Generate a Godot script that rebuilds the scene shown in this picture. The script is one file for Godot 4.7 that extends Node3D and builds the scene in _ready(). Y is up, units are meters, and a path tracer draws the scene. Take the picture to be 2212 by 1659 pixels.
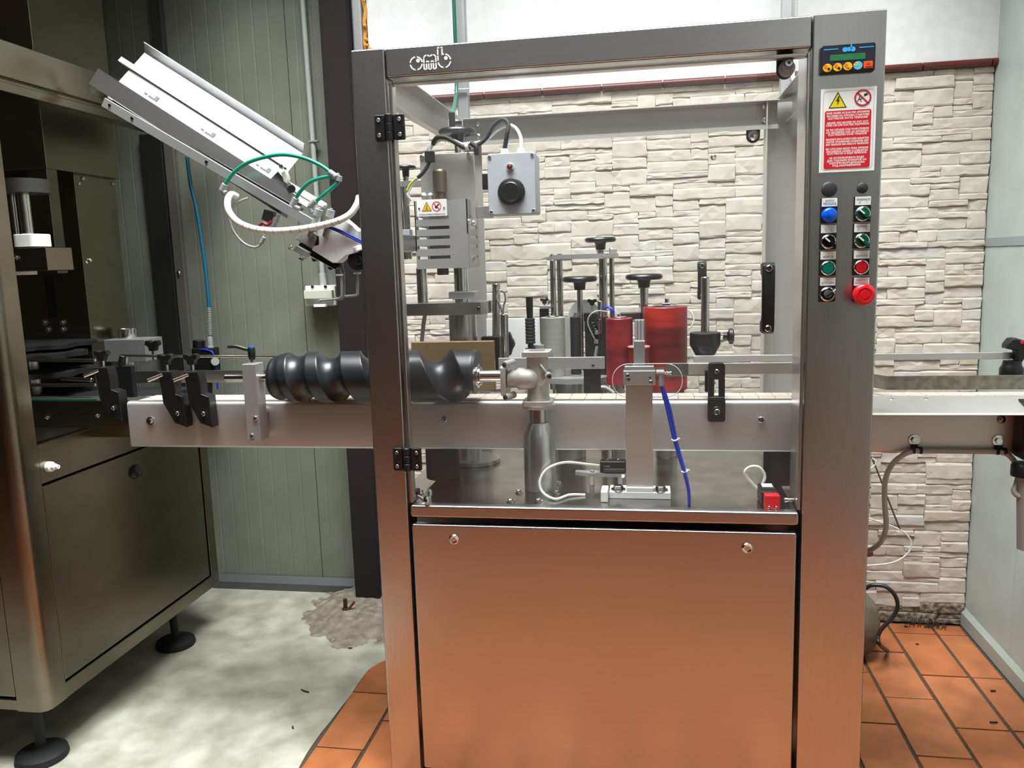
extends Node3D
# A labelling machine in a stone-clad corner of a bottling hall. x runs along the conveyor, y is up, z points at the viewer; metres.

class Mb:
	var v := PackedVector3Array()
	var n := PackedVector3Array()
	var x := Transform3D()

	func tri(a: Vector3, b: Vector3, c: Vector3, na: Vector3, nb: Vector3, nc: Vector3) -> void:
		a = x * a
		b = x * b
		c = x * c
		na = (x.basis * na).normalized()
		nb = (x.basis * nb).normalized()
		nc = (x.basis * nc).normalized()
		if (b - a).cross(c - a).dot(na + nb + nc) > 0.0:
			v.append_array([a, c, b])
			n.append_array([na, nc, nb])
		else:
			v.append_array([a, b, c])
			n.append_array([na, nb, nc])

	func quad(a: Vector3, b: Vector3, c: Vector3, d: Vector3, na: Vector3, nb := Vector3.ZERO, nc := Vector3.ZERO, nd := Vector3.ZERO) -> void:
		if nb == Vector3.ZERO:
			nb = na
			nc = na
			nd = na
		tri(a, b, c, na, nb, nc)
		tri(a, c, d, na, nc, nd)

	func flat(a: Vector3, b: Vector3, c: Vector3, out: Vector3) -> void:
		var m := (b - a).cross(c - a).normalized()
		if m.dot(out) < 0.0:
			m = -m
		tri(a, b, c, m, m, m)

	# a box with softly chamfered edges
	func box(c: Vector3, s: Vector3, bev := 0.0015) -> void:
		var h := s * 0.5
		bev = minf(bev, minf(h.x, minf(h.y, h.z)) * 0.9)
		var e := h - Vector3.ONE * bev
		for ax in 3:
			var a1 := (ax + 1) % 3
			var a2 := (ax + 2) % 3
			for s0 in [-1.0, 1.0]:
				var m := Vector3.ZERO
				m[ax] = s0
				var q := []
				for k in [[-1.0, -1.0], [1.0, -1.0], [1.0, 1.0], [-1.0, 1.0]]:
					var p := Vector3.ZERO
					p[ax] = s0 * h[ax]
					p[a1] = k[0] * e[a1]
					p[a2] = k[1] * e[a2]
					q.append(c + p)
				quad(q[0], q[1], q[2], q[3], m)
				for s1 in [-1.0, 1.0]:   # edge between face ax and face a1
					var m1 := Vector3.ZERO
					m1[a1] = s1
					var r := []
					for k in [[0, -1.0], [0, 1.0], [1, 1.0], [1, -1.0]]:
						var p := Vector3.ZERO
						p[ax] = s0 * (h[ax] if k[0] == 0 else e[ax])
						p[a1] = s1 * (e[a1] if k[0] == 0 else h[a1])
						p[a2] = k[1] * e[a2]
						r.append(c + p)
					quad(r[0], r[1], r[2], r[3], m, m, m1, m1)
		for sx in [-1.0, 1.0]:
			for sy in [-1.0, 1.0]:
				for sz in [-1.0, 1.0]:
					var g := Vector3(sx, sy, sz)
					tri(c + g * Vector3(h.x, e.y, e.z), c + g * Vector3(e.x, h.y, e.z), c + g * Vector3(e.x, e.y, h.z), Vector3(sx, 0, 0), Vector3(0, sy, 0), Vector3(0, 0, sz))

	# a box between two corners
	func span(a: Vector3, b: Vector3, bev := 0.0015) -> void:
		box((a + b) * 0.5, (b - a).abs(), bev)

	# profile of (radius, height) turned about the Y axis of xf
	func lathe(prof: Array, xf := Transform3D(), seg := 24, crease := 0.6) -> void:
		var keep := x
		x = x * xf
		var nn := []
		for i in prof.size() - 1:
			var t: Vector2 = prof[i + 1] - prof[i]
			nn.append(Vector2(t.y, -t.x).normalized())
		for i in prof.size() - 1:
			var p: Vector2 = prof[i]
			var q: Vector2 = prof[i + 1]
			if p.distance_to(q) < 1e-6:
				continue
			var np: Vector2 = nn[i]
			var nq: Vector2 = nn[i]
			if i > 0 and absf(nn[i - 1].angle_to(nn[i])) < crease:
				np = (nn[i - 1] + nn[i]).normalized()
			if i < prof.size() - 2 and absf(nn[i].angle_to(nn[i + 1])) < crease:
				nq = (nn[i] + nn[i + 1]).normalized()
			for k in seg:
				var a0 := TAU * k / seg
				var a1 := TAU * (k + 1) / seg
				var d0 := Vector3(cos(a0), 0, sin(a0))
				var d1 := Vector3(cos(a1), 0, sin(a1))
				var up := Vector3.UP
				var p0 := d0 * p.x + up * p.y
				var p1 := d1 * p.x + up * p.y
				var q0 := d0 * q.x + up * q.y
				var q1 := d1 * q.x + up * q.y
				var f0 := d0 * np.x + up * np.y
				var f1 := d1 * np.x + up * np.y
				var g0 := d0 * nq.x + up * nq.y
				var g1 := d1 * nq.x + up * nq.y
				if p.x > 1e-6:
					tri(p0, p1, q1, f0, f1, g1)
				if q.x > 1e-6:
					tri(p0, q1, q0, f0, g1, g0)
		x = keep

	# a solid cylinder from a to b
	func rod(a: Vector3, b: Vector3, r: float, seg := 20, bev := 0.001) -> void:
		var l := a.distance_to(b)
		bev = minf(bev, minf(r, l) * 0.4)
		lathe([Vector2(0, 0), Vector2(r - bev, 0), Vector2(r, bev), Vector2(r, l - bev), Vector2(r - bev, l), Vector2(0, l)], frame(a, b - a), seg, 0.3)

	static func frame(o: Vector3, up: Vector3) -> Transform3D:
		var y := up.normalized()
		var s := Vector3.RIGHT if absf(y.x) < 0.9 else Vector3.FORWARD
		var z := s.cross(y).normalized()
		return Transform3D(Basis(y.cross(z), y, z), o)

	# points of a smooth curve through the given ones
	static func smooth(pts: Array, per := 8) -> Array:
		var out := []
		for i in pts.size() - 1:
			var p0: Vector3 = pts[maxi(i - 1, 0)]
			var p1: Vector3 = pts[i]
			var p2: Vector3 = pts[i + 1]
			var p3: Vector3 = pts[mini(i + 2, pts.size() - 1)]
			for k in per:
				out.append(p1.cubic_interpolate(p2, p0, p3, float(k) / per))
		out.append(pts[-1])
		return out

	func tube(pts: Array, r: float, seg := 10, per := 8, squash := 1.0) -> void:
		var c: Array = smooth(pts, per) if per > 1 else pts
		var t0: Vector3 = (c[1] - c[0]).normalized()
		var u := t0.cross(Vector3.UP if absf(t0.y) < 0.9 else Vector3.RIGHT).normalized()
		var rings := []
		var norms := []
		for i in c.size():
			var t: Vector3 = (c[mini(i + 1, c.size() - 1)] - c[maxi(i - 1, 0)]).normalized()
			u = (u - t * u.dot(t)).normalized()
			var w := t.cross(u)
			var ring := []
			var nr := []
			for k in seg:
				var a := TAU * k / seg
				var d := u * cos(a) + w * sin(a)
				ring.append(c[i] + (u * cos(a) * squash + w * sin(a)) * r)
				nr.append(d)
			rings.append(ring)
			norms.append(nr)
		for i in c.size() - 1:
			for k in seg:
				var k2 := (k + 1) % seg
				quad(rings[i][k], rings[i][k2], rings[i + 1][k2], rings[i + 1][k], norms[i][k], norms[i][k2], norms[i + 1][k2], norms[i + 1][k])
		for e in [[0, -1.0], [c.size() - 1, 1.0]]:
			var i: int = e[0]
			var t: Vector3 = (c[mini(i + 1, c.size() - 1)] - c[maxi(i - 1, 0)]).normalized() * e[1]
			for k in seg:
				tri(c[i], rings[i][k], rings[i][(k + 1) % seg], t, t, t)

	# an outline in the xy plane of xf given depth from z0 to z1; the front edge is softened
	func prism(poly: Array, z0: float, z1: float, xf := Transform3D(), bev := 0.0, crease := 0.6) -> void:
		var keep := x
		x = x * xf
		var pp := PackedVector2Array(poly)
		var m := pp.size()
		var area := 0.0
		for i in m:
			area += pp[i].cross(pp[(i + 1) % m])
		if area < 0.0:
			pp.reverse()
		var inner := pp
		var lo := minf(z0, z1)
		var hi := maxf(z0, z1)
		if bev > 0.0:
			var o := PackedVector2Array()
			for i in m:
				var a := (pp[i] - pp[(i + m - 1) % m]).normalized()
				var b := (pp[(i + 1) % m] - pp[i]).normalized()
				var na := Vector2(a.y, -a.x)
				var nb := Vector2(b.y, -b.x)
				var mi := (na + nb).normalized()
				o.append(pp[i] - mi * bev / maxf(0.35, mi.dot(na)))
			inner = o
		var ts := Geometry2D.triangulate_polygon(inner)
		for i in range(0, ts.size(), 3):
			var a := inner[ts[i]]
			var b := inner[ts[i + 1]]
			var c := inner[ts[i + 2]]
			tri(Vector3(a.x, a.y, hi), Vector3(b.x, b.y, hi), Vector3(c.x, c.y, hi), Vector3.BACK, Vector3.BACK, Vector3.BACK)
		ts = Geometry2D.triangulate_polygon(pp)
		for i in range(0, ts.size(), 3):
			var a := pp[ts[i]]
			var b := pp[ts[i + 1]]
			var c := pp[ts[i + 2]]
			tri(Vector3(a.x, a.y, lo), Vector3(b.x, b.y, lo), Vector3(c.x, c.y, lo), Vector3.FORWARD, Vector3.FORWARD, Vector3.FORWARD)
		var en := []
		for i in m:
			var t := (pp[(i + 1) % m] - pp[i]).normalized()
			en.append(Vector3(t.y, -t.x, 0))
		for i in m:
			var j := (i + 1) % m
			var na: Vector3 = en[i]
			var nb: Vector3 = en[i]
			if en[(i + m - 1) % m].angle_to(en[i]) < crease:
				na = (en[(i + m - 1) % m] + en[i]).normalized()
			if en[j].angle_to(en[i]) < crease:
				nb = (en[j] + en[i]).normalized()
			var a0 := Vector3(pp[i].x, pp[i].y, lo)
			var b0 := Vector3(pp[j].x, pp[j].y, lo)
			var a1 := Vector3(pp[i].x, pp[i].y, hi - bev)
			var b1 := Vector3(pp[j].x, pp[j].y, hi - bev)
			quad(a0, b0, b1, a1, na, nb, nb, na)
			if bev > 0.0:
				quad(a1, b1, Vector3(inner[j].x, inner[j].y, hi), Vector3(inner[i].x, inner[i].y, hi), na, nb, Vector3.BACK, Vector3.BACK)
		x = keep

	# a sheet of the given thickness bent along a path in the xy plane, as deep as z0 to z1
	func sheet(path: Array, th: float, z0: float, z1: float, xf := Transform3D()) -> void:
		var l := []
		var r := []
		for i in path.size():
			var p: Vector2 = path[i]
			var a: Vector2 = (p - path[maxi(i - 1, 0)]).normalized() if i > 0 else (path[1] - p).normalized()
			var b: Vector2 = (path[mini(i + 1, path.size() - 1)] - p).normalized() if i < path.size() - 1 else a
			var na := Vector2(-a.y, a.x)
			var mi := (na + Vector2(-b.y, b.x)).normalized()
			var o := mi * th * 0.5 / maxf(0.4, mi.dot(na))
			l.append(p + o)
			r.push_front(p - o)
		prism(l + r, z0, z1, xf)

	# a flat ribbon of constant width along a path in the xy plane, mitred at its bends
	func stroke(path: Array, w: float, z0: float, z1: float, xf := Transform3D()) -> void:
		var k := path.size()
		var closed: bool = k > 3 and path[0].distance_to(path[k - 1]) < 1e-6
		var off := []
		for i in k:
			var p: Vector2 = path[i]
			var before: Vector2 = path[i - 1] if i > 0 else (path[k - 2] if closed else p - (path[1] - p))
			var after: Vector2 = path[i + 1] if i < k - 1 else (path[1] if closed else p + (p - path[k - 2]))
			var a := (p - before).normalized()
			var c := (after - p).normalized()
			var na := Vector2(-a.y, a.x)
			var mi := (na + Vector2(-c.y, c.x)).normalized()
			off.append(mi * w * 0.5 / maxf(0.5, mi.dot(na)))
		for i in k - 1:
			prism([path[i] + off[i], path[i] - off[i], path[i + 1] - off[i + 1], path[i + 1] + off[i + 1]], z0, z1, xf)

	func add(m: Mesh, xf: Transform3D) -> void:
		for s in m.get_surface_count():
			var arr := m.surface_get_arrays(s)
			var vv: PackedVector3Array = arr[Mesh.ARRAY_VERTEX]
			var nv: PackedVector3Array = arr[Mesh.ARRAY_NORMAL]
			var ix = arr[Mesh.ARRAY_INDEX]
			var order: PackedInt32Array = ix if ix != null and ix.size() else PackedInt32Array(range(vv.size()))
			for i in order:
				v.append(x * (xf * vv[i]))
				n.append((x.basis * (xf.basis * nv[i])).normalized())

	func mesh(shift := Vector3.ZERO) -> ArrayMesh:
		var vv := v
		if shift != Vector3.ZERO:
			vv = PackedVector3Array()
			vv.resize(v.size())
			for i in v.size():
				vv[i] = v[i] - shift
		var a := []
		a.resize(Mesh.ARRAY_MAX)
		a[Mesh.ARRAY_VERTEX] = vv
		a[Mesh.ARRAY_NORMAL] = n
		var m := ArrayMesh.new()
		m.add_surface_from_arrays(Mesh.PRIMITIVE_TRIANGLES, a)
		return m


var taken := {}
var M := {}
var rng := RandomNumberGenerator.new()
var screws := {}


func numbered(called: String) -> String:
	var k: int = taken.get(called, 0)
	taken[called] = k + 1
	return called if k == 0 else "%s_%03d" % [called, k]


func where(o: Node3D) -> Vector3:
	var p := Vector3.ZERO
	var k: Node = o
	while k is Node3D and k != self:
		p += k.position
		k = k.get_parent()
	return p


func tag(o: Node3D, label: String, category: String, group := "") -> Node3D:
	o.set_meta("label", label)
	o.set_meta("category", category)
	if group:
		o.set_meta("group", group)
	return o


# a thing: an empty at its base whose children are its parts
func thing(called: String, label: String, category: String, at := Vector3.ZERO, group := "") -> Node3D:
	var o := Node3D.new()
	o.name = numbered(called)
	o.position = at
	add_child(o, true)
	o.set_meta("kind", "thing")
	return tag(o, label, category, group)


# one named mesh, given in world coordinates, under a thing, a part or the root
func put(called: String, b: Mb, m: Material, under: Node3D = null, label := "") -> MeshInstance3D:
	var o := MeshInstance3D.new()
	var p: Node3D = under if under else self
	o.name = called if under else numbered(called)
	o.mesh = b.mesh(where(p) if under else Vector3.ZERO)
	o.material_override = m
	p.add_child(o, true)
	if label:
		o.set_meta("label", label)
	return o


func single(called: String, b: Mb, m: Material, label: String, category: String, group := "") -> MeshInstance3D:
	var o := put(called, b, m)
	tag(o, label, category, group)
	o.set_meta("kind", "thing")
	return o


func struct(called: String, b: Mb, m: Material, label := "") -> MeshInstance3D:
	var o := put(called, b, m, null, label)
	o.set_meta("kind", "structure")
	return o


# a shared mesh set at a place under a thing
func shared(called: String, m: Mesh, mat: Material, under: Node3D, xf: Transform3D) -> MeshInstance3D:
	var o := MeshInstance3D.new()
	o.name = called
	o.mesh = m
	o.material_override = mat
	o.transform = Transform3D(xf.basis, xf.origin - where(under))
	under.add_child(o, true)
	return o


# socket-head, hex or cross screw of the given head radius, looking along dir
func screw(under: Node3D, at: Vector3, dir: Vector3, r: float, kind := "socket", mat: Material = null, called := "screw") -> MeshInstance3D:
	if not screws.has(kind):
		var b := Mb.new()
		if kind == "hex":
			b.lathe([Vector2(0, 0.35), Vector2(1.5, 0.35), Vector2(1.5, 0.0), Vector2(1.45, 0.0)].map(func(q): return q), Transform3D(), 24)
			var hexa := []
			for k in 6:
				hexa.append(Vector2(cos(TAU * k / 6), sin(TAU * k / 6)))
			b.prism(hexa, 0.3, 1.1, Transform3D(Basis(Vector3.RIGHT, -PI / 2), Vector3.ZERO), 0.12)
		elif kind == "cap":
			b.lathe([Vector2(0, 0.75), Vector2(0.35, 0.72), Vector2(0.7, 0.6), Vector2(1, 0.25), Vector2(1, 0)], Transform3D(), 20)
		else:
			b.lathe([Vector2(0, 0.35), Vector2(0.5, 0.35), Vector2(0.5, 0.8), Vector2(0.85, 0.8), Vector2(1, 0.65), Vector2(1, 0)], Transform3D(), 18, 0.3)
		screws[kind] = b.mesh()
	var f := Mb.frame(at, dir)
	return shared(called, screws[kind], mat if mat else M.chrome, under, Transform3D(f.basis.scaled_local(Vector3(r, r, r)), at))


func rounded(x0: float, y0: float, x1: float, y1: float, r: float, seg := 5) -> Array:
	var o := []
	for c in [[x1 - r, y1 - r, 0.0], [x0 + r, y1 - r, 0.25], [x0 + r, y0 + r, 0.5], [x1 - r, y0 + r, 0.75]]:
		for k in seg + 1:
			var a: float = TAU * (c[2] + 0.25 * k / seg)
			o.append(Vector2(c[0] + r * cos(a), c[1] + r * sin(a)))
	return o


func arc(c: Vector2, r: float, d0: float, d1: float, seg := 12) -> Array:
	var o := []
	for k in seg + 1:
		var a := deg_to_rad(lerpf(d0, d1, float(k) / seg))
		o.append(c + Vector2(cos(a), sin(a)) * r)
	return o


# a line of lettering: height h, centred at c, facing z
func letters(b: Mb, text: String, c: Vector3, h: float, wmax := 0.0, bold := false) -> void:
	var t := TextMesh.new()
	var f := SystemFont.new()
	f.font_names = PackedStringArray(["Droid Sans"])
	if bold:
		f.font_weight = 700
	t.font = f
	t.text = text
	t.font_size = 32
	t.pixel_size = 0.01
	t.depth = 0.01
	t.curve_step = 2.0
	var bb := t.get_aabb()
	var k := h / 0.24
	var kx := k
	if wmax > 0.0 and bb.size.x * k > wmax:
		kx = wmax / bb.size.x
	b.add(t, Transform3D(Basis(Vector3(kx, 0, 0), Vector3(0, k, 0), Vector3(0, 0, 0.03)), c - Vector3(bb.get_center().x * kx, bb.get_center().y * k, 0)))


func grain(freq: float, lo: Color, hi: Color, size := 512, octaves := 4, sd := 1, kind := FastNoiseLite.TYPE_SIMPLEX_SMOOTH) -> NoiseTexture2D:
	var f := FastNoiseLite.new()
	f.seed = sd
	f.noise_type = kind
	f.frequency = freq
	f.fractal_octaves = octaves
	var t := NoiseTexture2D.new()
	t.width = size
	t.height = size
	t.seamless = true
	t.noise = f
	var g := Gradient.new()
	g.set_color(0, lo)
	g.set_color(1, hi)
	t.color_ramp = g
	return t


func mat(c: Color, rough := 0.5, metal := 0.0) -> StandardMaterial3D:
	var m := StandardMaterial3D.new()
	m.albedo_color = c
	m.roughness = rough
	m.metallic = metal
	return m


func textured(m: StandardMaterial3D, albedo: Texture2D, s: Vector3, rough: Texture2D = null, normal: Texture2D = null, ns := 0.3) -> StandardMaterial3D:
	m.albedo_texture = albedo
	m.uv1_triplanar = true
	m.uv1_world_triplanar = true
	m.uv1_scale = s
	if rough:
		m.roughness_texture = rough
		m.roughness_texture_channel = BaseMaterial3D.TEXTURE_CHANNEL_RED
	if normal:
		m.normal_enabled = true
		m.normal_texture = normal
		m.normal_scale = ns
	return m

func _ready() -> void:
	rng.seed = 7
	var cam := Camera3D.new()
	cam.name = "camera"
	cam.position = Vector3(0.6363, 1.28, 1.7695)
	cam.rotation = Vector3(-0.149315, 0.1687, -0.031119)
	cam.fov = 50.724
	cam.near = 0.05
	cam.far = 60.0
	add_child(cam)
	cam.current = true
	var env := Environment.new()
	env.background_mode = Environment.BG_COLOR
	env.background_color = Color(0.8, 0.86, 0.92)
	env.background_energy_multiplier = 0.6
	env.tonemap_mode = Environment.TONE_MAPPER_LINEAR
	env.tonemap_exposure = 0.93
	env.sdfgi_enabled = true
	env.ssao_enabled = true
	env.ssil_enabled = true
	var we := WorldEnvironment.new()
	we.name = "world"
	we.environment = env
	add_child(we)
	# daylight: two translucent roof lights, each a glowing sheet with an area light of its size under it
	roof_light(Vector3(0.20, 4.60, 0.42), Vector2(2.25, 1.6), 54.0, 1.6)
	side_window(Vector3(1.66, 2.45, 3.3), Vector2(2.0, 0.75), 0.60, 0.7)
	front_window(Vector3(-0.1, 2.62, 5.17), Vector2(3.2, 0.5), 0.12, 0.25)
	materials()
	room()
	floor_tiles()
	stone_wall()
	cabinet()
	control_column()
	conveyor()
	timing_screw()
	stands()
	capper()
	rollers()
	guides()
	chute()
	filler()
	wall_fittings()
	right_side()


func roof_light(at: Vector3, size: Vector2, energy: float, glow: float) -> void:
	var b := Mb.new()
	b.box(at, Vector3(size.x, 0.02, size.y), 0.004)
	daylight_pane("window_1", b, "translucent roof light panel above the machines", glow)
	daylight(at - Vector3(0, 0.03, 0), Vector3(-PI / 2, 0, 0), size, energy)


func side_window(at: Vector3, size: Vector2, energy: float, glow: float) -> void:
	var b := Mb.new()
	b.box(at, Vector3(0.02, size.y, size.x), 0.004)
	daylight_pane("window_2", b, "frosted window strip high in the right wall", glow)
	daylight(at - Vector3(0.03, 0, 0), Vector3(0, PI / 2, 0), size, energy)


func front_window(at: Vector3, size: Vector2, energy: float, glow: float) -> void:
	var b := Mb.new()
	b.box(at, Vector3(size.x, size.y, 0.02), 0.004)
	daylight_pane("window_3", b, "frosted window strip high in the far wall", glow)
	daylight(at - Vector3(0, 0, 0.03), Vector3.ZERO, size, energy)


func daylight_pane(called: String, b: Mb, label: String, glow: float) -> void:
	var m := mat(Color(0.95, 0.97, 1.0), 0.6)
	m.emission_enabled = true
	m.emission = Color(0.93, 0.97, 1.0)
	m.emission_energy_multiplier = glow
	struct(called, b, m, label)


func daylight(at: Vector3, turn: Vector3, size: Vector2, energy: float) -> void:
	var l := AreaLight3D.new()
	l.name = "daylight"
	l.position = at
	l.rotation = turn
	l.area_size = size
	l.light_energy = energy
	l.light_color = Color(0.97, 0.985, 0.99)
	l.area_range = 12.0
	l.area_attenuation = 2.0
	l.shadow_enabled = true
	add_child(l, true)


func materials() -> void:
	var brushed := grain(0.02, Color(0.972, 0.972, 0.972), Color(1, 1, 1), 512, 4, 3)
	var wear := grain(0.012, Color(0.55, 0.55, 0.55), Color(1, 1, 1), 512, 5, 9)
	M.steel = textured(mat(Color(0.74, 0.73, 0.715), 0.30, 1.0), brushed, Vector3(0.5, 14, 0.5))
	M.steel_satin = textured(mat(Color(0.78, 0.77, 0.75), 0.47, 0.8), brushed, Vector3(0.5, 14, 0.5))
	M.steel_v = textured(mat(Color(0.74, 0.73, 0.71), 0.30, 1.0), brushed, Vector3(14, 0.5, 14))
	var dusty := grain(0.008, Color(0.90, 0.89, 0.86), Color(1, 0.995, 0.98), 512, 5, 21)
	M.steel_old = textured(mat(Color(0.54, 0.525, 0.47), 0.27, 1.0), dusty, Vector3(0.8, 2.0, 0.8))
	M.sheet = mat(Color(0.80, 0.80, 0.80), 0.30, 1.0)
	M.chrome = mat(Color(0.86, 0.86, 0.85), 0.15, 1.0)
	M.shaft = mat(Color(0.78, 0.77, 0.75), 0.2, 1.0)
	M.alu = textured(mat(Color(0.66, 0.66, 0.655), 0.42, 0.6), brushed, Vector3(4, 4, 4))
	M.turned = textured(mat(Color(0.82, 0.82, 0.81), 0.3, 1.0), brushed, Vector3(14, 0.6, 14))
	M.alu_bright = mat(Color(0.86, 0.86, 0.85), 0.5, 0.25)
	M.cast = textured(mat(Color(0.74, 0.73, 0.70), 0.55, 0.55), grain(0.25, Color(0.86, 0.86, 0.86), Color(1, 1, 1), 256, 2, 5), Vector3(8, 8, 8))
	M.grey_paint = mat(Color(0.60, 0.60, 0.59), 0.5, 0.35)
	M.black = mat(Color(0.045, 0.045, 0.048), 0.45)
	M.black_gloss = mat(Color(0.03, 0.03, 0.033), 0.32)
	M.rubber = mat(Color(0.055, 0.058, 0.06), 0.7)
	M.screw_pe = mat(Color(0.115, 0.125, 0.135), 0.34)
	M.white = mat(Color(0.90, 0.90, 0.88), 0.5)
	M.cable_white = mat(Color(0.85, 0.85, 0.82), 0.45)
	M.cable_grey = mat(Color(0.55, 0.55, 0.53), 0.5)
	M.clear = mat(Color(0.9, 0.92, 0.92, 0.012), 0.02)
	M.clear.metallic_specular = 0.4
	M.clear.transparency = BaseMaterial3D.TRANSPARENCY_ALPHA
	M.red = mat(Color(0.80, 0.09, 0.13), 0.4)
	M.blue = mat(Color(0.02, 0.16, 0.62), 0.4)
	M.green_hose = mat(Color(0.02, 0.50, 0.40), 0.35)
	M.teal_hose = mat(Color(0.0, 0.33, 0.42), 0.4)
	M.grey_box = mat(Color(0.62, 0.64, 0.66), 0.5)
	M.fitting = mat(Color(0.52, 0.53, 0.53), 0.45)


# ---------------------------------------------------------------- the room
func room() -> void:
	var plaster := textured(mat(Color(0.90, 0.905, 0.90), 0.85), grain(0.03, Color(0.95, 0.95, 0.95), Color(1, 1, 1), 512, 5, 31), Vector3(1.2, 1.2, 1.2))
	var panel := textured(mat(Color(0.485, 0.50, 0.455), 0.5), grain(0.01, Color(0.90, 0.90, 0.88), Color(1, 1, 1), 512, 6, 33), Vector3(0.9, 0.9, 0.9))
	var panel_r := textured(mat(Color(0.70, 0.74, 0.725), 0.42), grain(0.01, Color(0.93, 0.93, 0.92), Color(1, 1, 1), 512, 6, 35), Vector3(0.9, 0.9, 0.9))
	var dark := mat(Color(0.30, 0.29, 0.27), 0.8)
	# plaster over the stone, and the wall that carries both
	var b := Mb.new()
	b.span(Vector3(-0.315, 1.85, -1.30), Vector3(1.85, 3.0, -1.067), 0.0)
	b.span(Vector3(-0.315, 0, -1.30), Vector3(1.85, 1.85, -1.10), 0.0)
	struct("wall_back", b, plaster, "white plastered wall above the stone cladding")
	# sandwich panels on the left, each with its fine ribs
	b = Mb.new()
	b.span(Vector3(-3.3, 0, -1.40), Vector3(-0.315, 3.3, -1.20), 0.0)
	var wl := struct("wall_left_back", b, dark, "pale grey ribbed panel wall behind the machines")
	for k in 3:
		var x1 := -0.3305 - k * 1.0 if k > 0 else -0.375
		var x0 := -0.6555 - k * 1.0
		if k > 0:
			x1 = -0.6555 - (k - 1) * 1.0 - 0.003
		var path := [Vector2(x0, 0.0), Vector2(x1, 0.0)]
		var xx := x1
		path.append(Vector2(x1, 0.045))
		while xx > x0 + 0.05:
			xx -= 0.0595
			path.append_array([Vector2(xx, 0.045), Vector2(xx - 0.003, 0.0441), Vector2(xx - 0.0045, 0.0441), Vector2(xx - 0.0075, 0.045)])
		path.append(Vector2(x0, 0.045))
		b = Mb.new()
		b.prism(path, 0.0, 3.3, Transform3D(Basis(Vector3(1, 0, 0), Vector3(0, 0, 1), Vector3(0, 1, 0)), Vector3(0, 0, -1.205)), 0.0, 0.1)
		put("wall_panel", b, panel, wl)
	b = Mb.new()
	b.prism([Vector2(-1.155, 0), Vector2(-1.133, 0), Vector2(-1.133, 0.03), Vector2(-1.155, 0.055)], -1.9, -0.43, Transform3D(Basis(Vector3(0, 0, 1), Vector3(0, 1, 0), Vector3(1, 0, 0)), Vector3.ZERO))
	struct("baseboard_left_back", b, mat(Color(0.30, 0.315, 0.315), 0.5), "grey metal skirting at the foot of the panel wall")
	# brown steel pillar, galvanised strip and foam beside it
	b = Mb.new()
	b.span(Vector3(-0.47, 0.0, -1.15), Vector3(-0.372, 3.2, -1.02), 0.004)
	var pil := struct("pillar", b, textured(mat(Color(0.115, 0.065, 0.06), 0.9), grain(0.35, Color(0.75, 0.75, 0.75), Color(1, 1, 1), 512, 2, 41), Vector3(3, 3, 3)), "dark brown painted steel pillar")
	pil.set_meta("kind", "structure")
	b = Mb.new()
	b.span(Vector3(-0.3715, 0.0, -1.15), Vector3(-0.327, 3.2, -1.055), 0.012)
	struct("trim_1", b, mat(Color(0.66, 0.66, 0.66), 0.35, 0.5), "grey metal strip beside the brown pillar")
	b = Mb.new()
	var fpts := []
	for k in 60:
		fpts.append(Vector3(-0.322 + rng.randf_range(-0.004, 0.006), 1.0 + k * 0.036, -1.062 + rng.randf_range(-0.004, 0.006)))
	b.tube(fpts, 0.007, 7, 2)
	for k in 70:
		var c := Vector3(-0.316 + rng.randf_range(-0.006, 0.008), rng.randf_range(1.2, 3.1), -1.052 + rng.randf_range(-0.006, 0.004))
		b.lathe([Vector2(0, -1), Vector2(0.7, -0.7), Vector2(1, 0), Vector2(0.7, 0.7), Vector2(0, 1)], Transform3D(Basis().scaled(Vector3.ONE * rng.randf_range(0.003, 0.008)), c), 7, 2.0)
	struct("trim_2", b, mat(Color(0.80, 0.56, 0.24), 0.9), "orange line of expanded foam at the edge of the white wall")
	# right-hand wall of smooth panels with a band and a plinth
	b = Mb.new()
	b.span(Vector3(1.75, 0, -1.40), Vector3(1.95, 3.3, 5.2), 0.0)
	var wr := struct("wall_right", b, dark, "pale grey-green panel wall on the right")
	var zz := [-1.10, -0.733, 0.27, 1.27, 2.27, 3.27, 4.27, 5.2]
	for k in 7:
		for r in [[0.0, 1.282], [1.308, 3.3]]:
			b = Mb.new()
			b.span(Vector3(1.705, r[0], zz[k]), Vector3(1.752, r[1], zz[k + 1] - 0.002), 0.001)
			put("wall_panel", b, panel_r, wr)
	b = Mb.new()
	b.span(Vector3(1.702, 1.282, -1.09), Vector3(1.75, 1.308, 5.2), 0.001)
	put("band", b, mat(Color(0.55, 0.59, 0.59), 0.4), wr)
	b = Mb.new()
	b.prism([Vector2(0, 0), Vector2(-0.014, 0), Vector2(-0.014, 0.045), Vector2(0, 0.06)], 1.08, -5.2, Transform3D(Basis(Vector3(1, 0, 0), Vector3(0, 1, 0), Vector3(0, 0, -1)), Vector3(1.7045, 0, 0)))
	struct("baseboard_right", b, mat(Color(0.60, 0.63, 0.60), 0.5), "grey plinth along the right wall")
	# what lies behind the viewer
	b = Mb.new()
	b.span(Vector3(-3.5, 0, 5.2), Vector3(1.95, 3.3, 5.4), 0.0)
	struct("wall_front", b, mat(Color(0.32, 0.30, 0.28), 0.8), "far wall of the hall")
	b = Mb.new()
	b.span(Vector3(-3.5, 0, -1.40), Vector3(-3.3, 3.3, 5.2), 0.0)
	struct("wall_left", b, mat(Color(0.30, 0.29, 0.27), 0.8), "left wall of the hall")
	# ceiling with the shaft that leads up to the roof light
	b = Mb.new()
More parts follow.
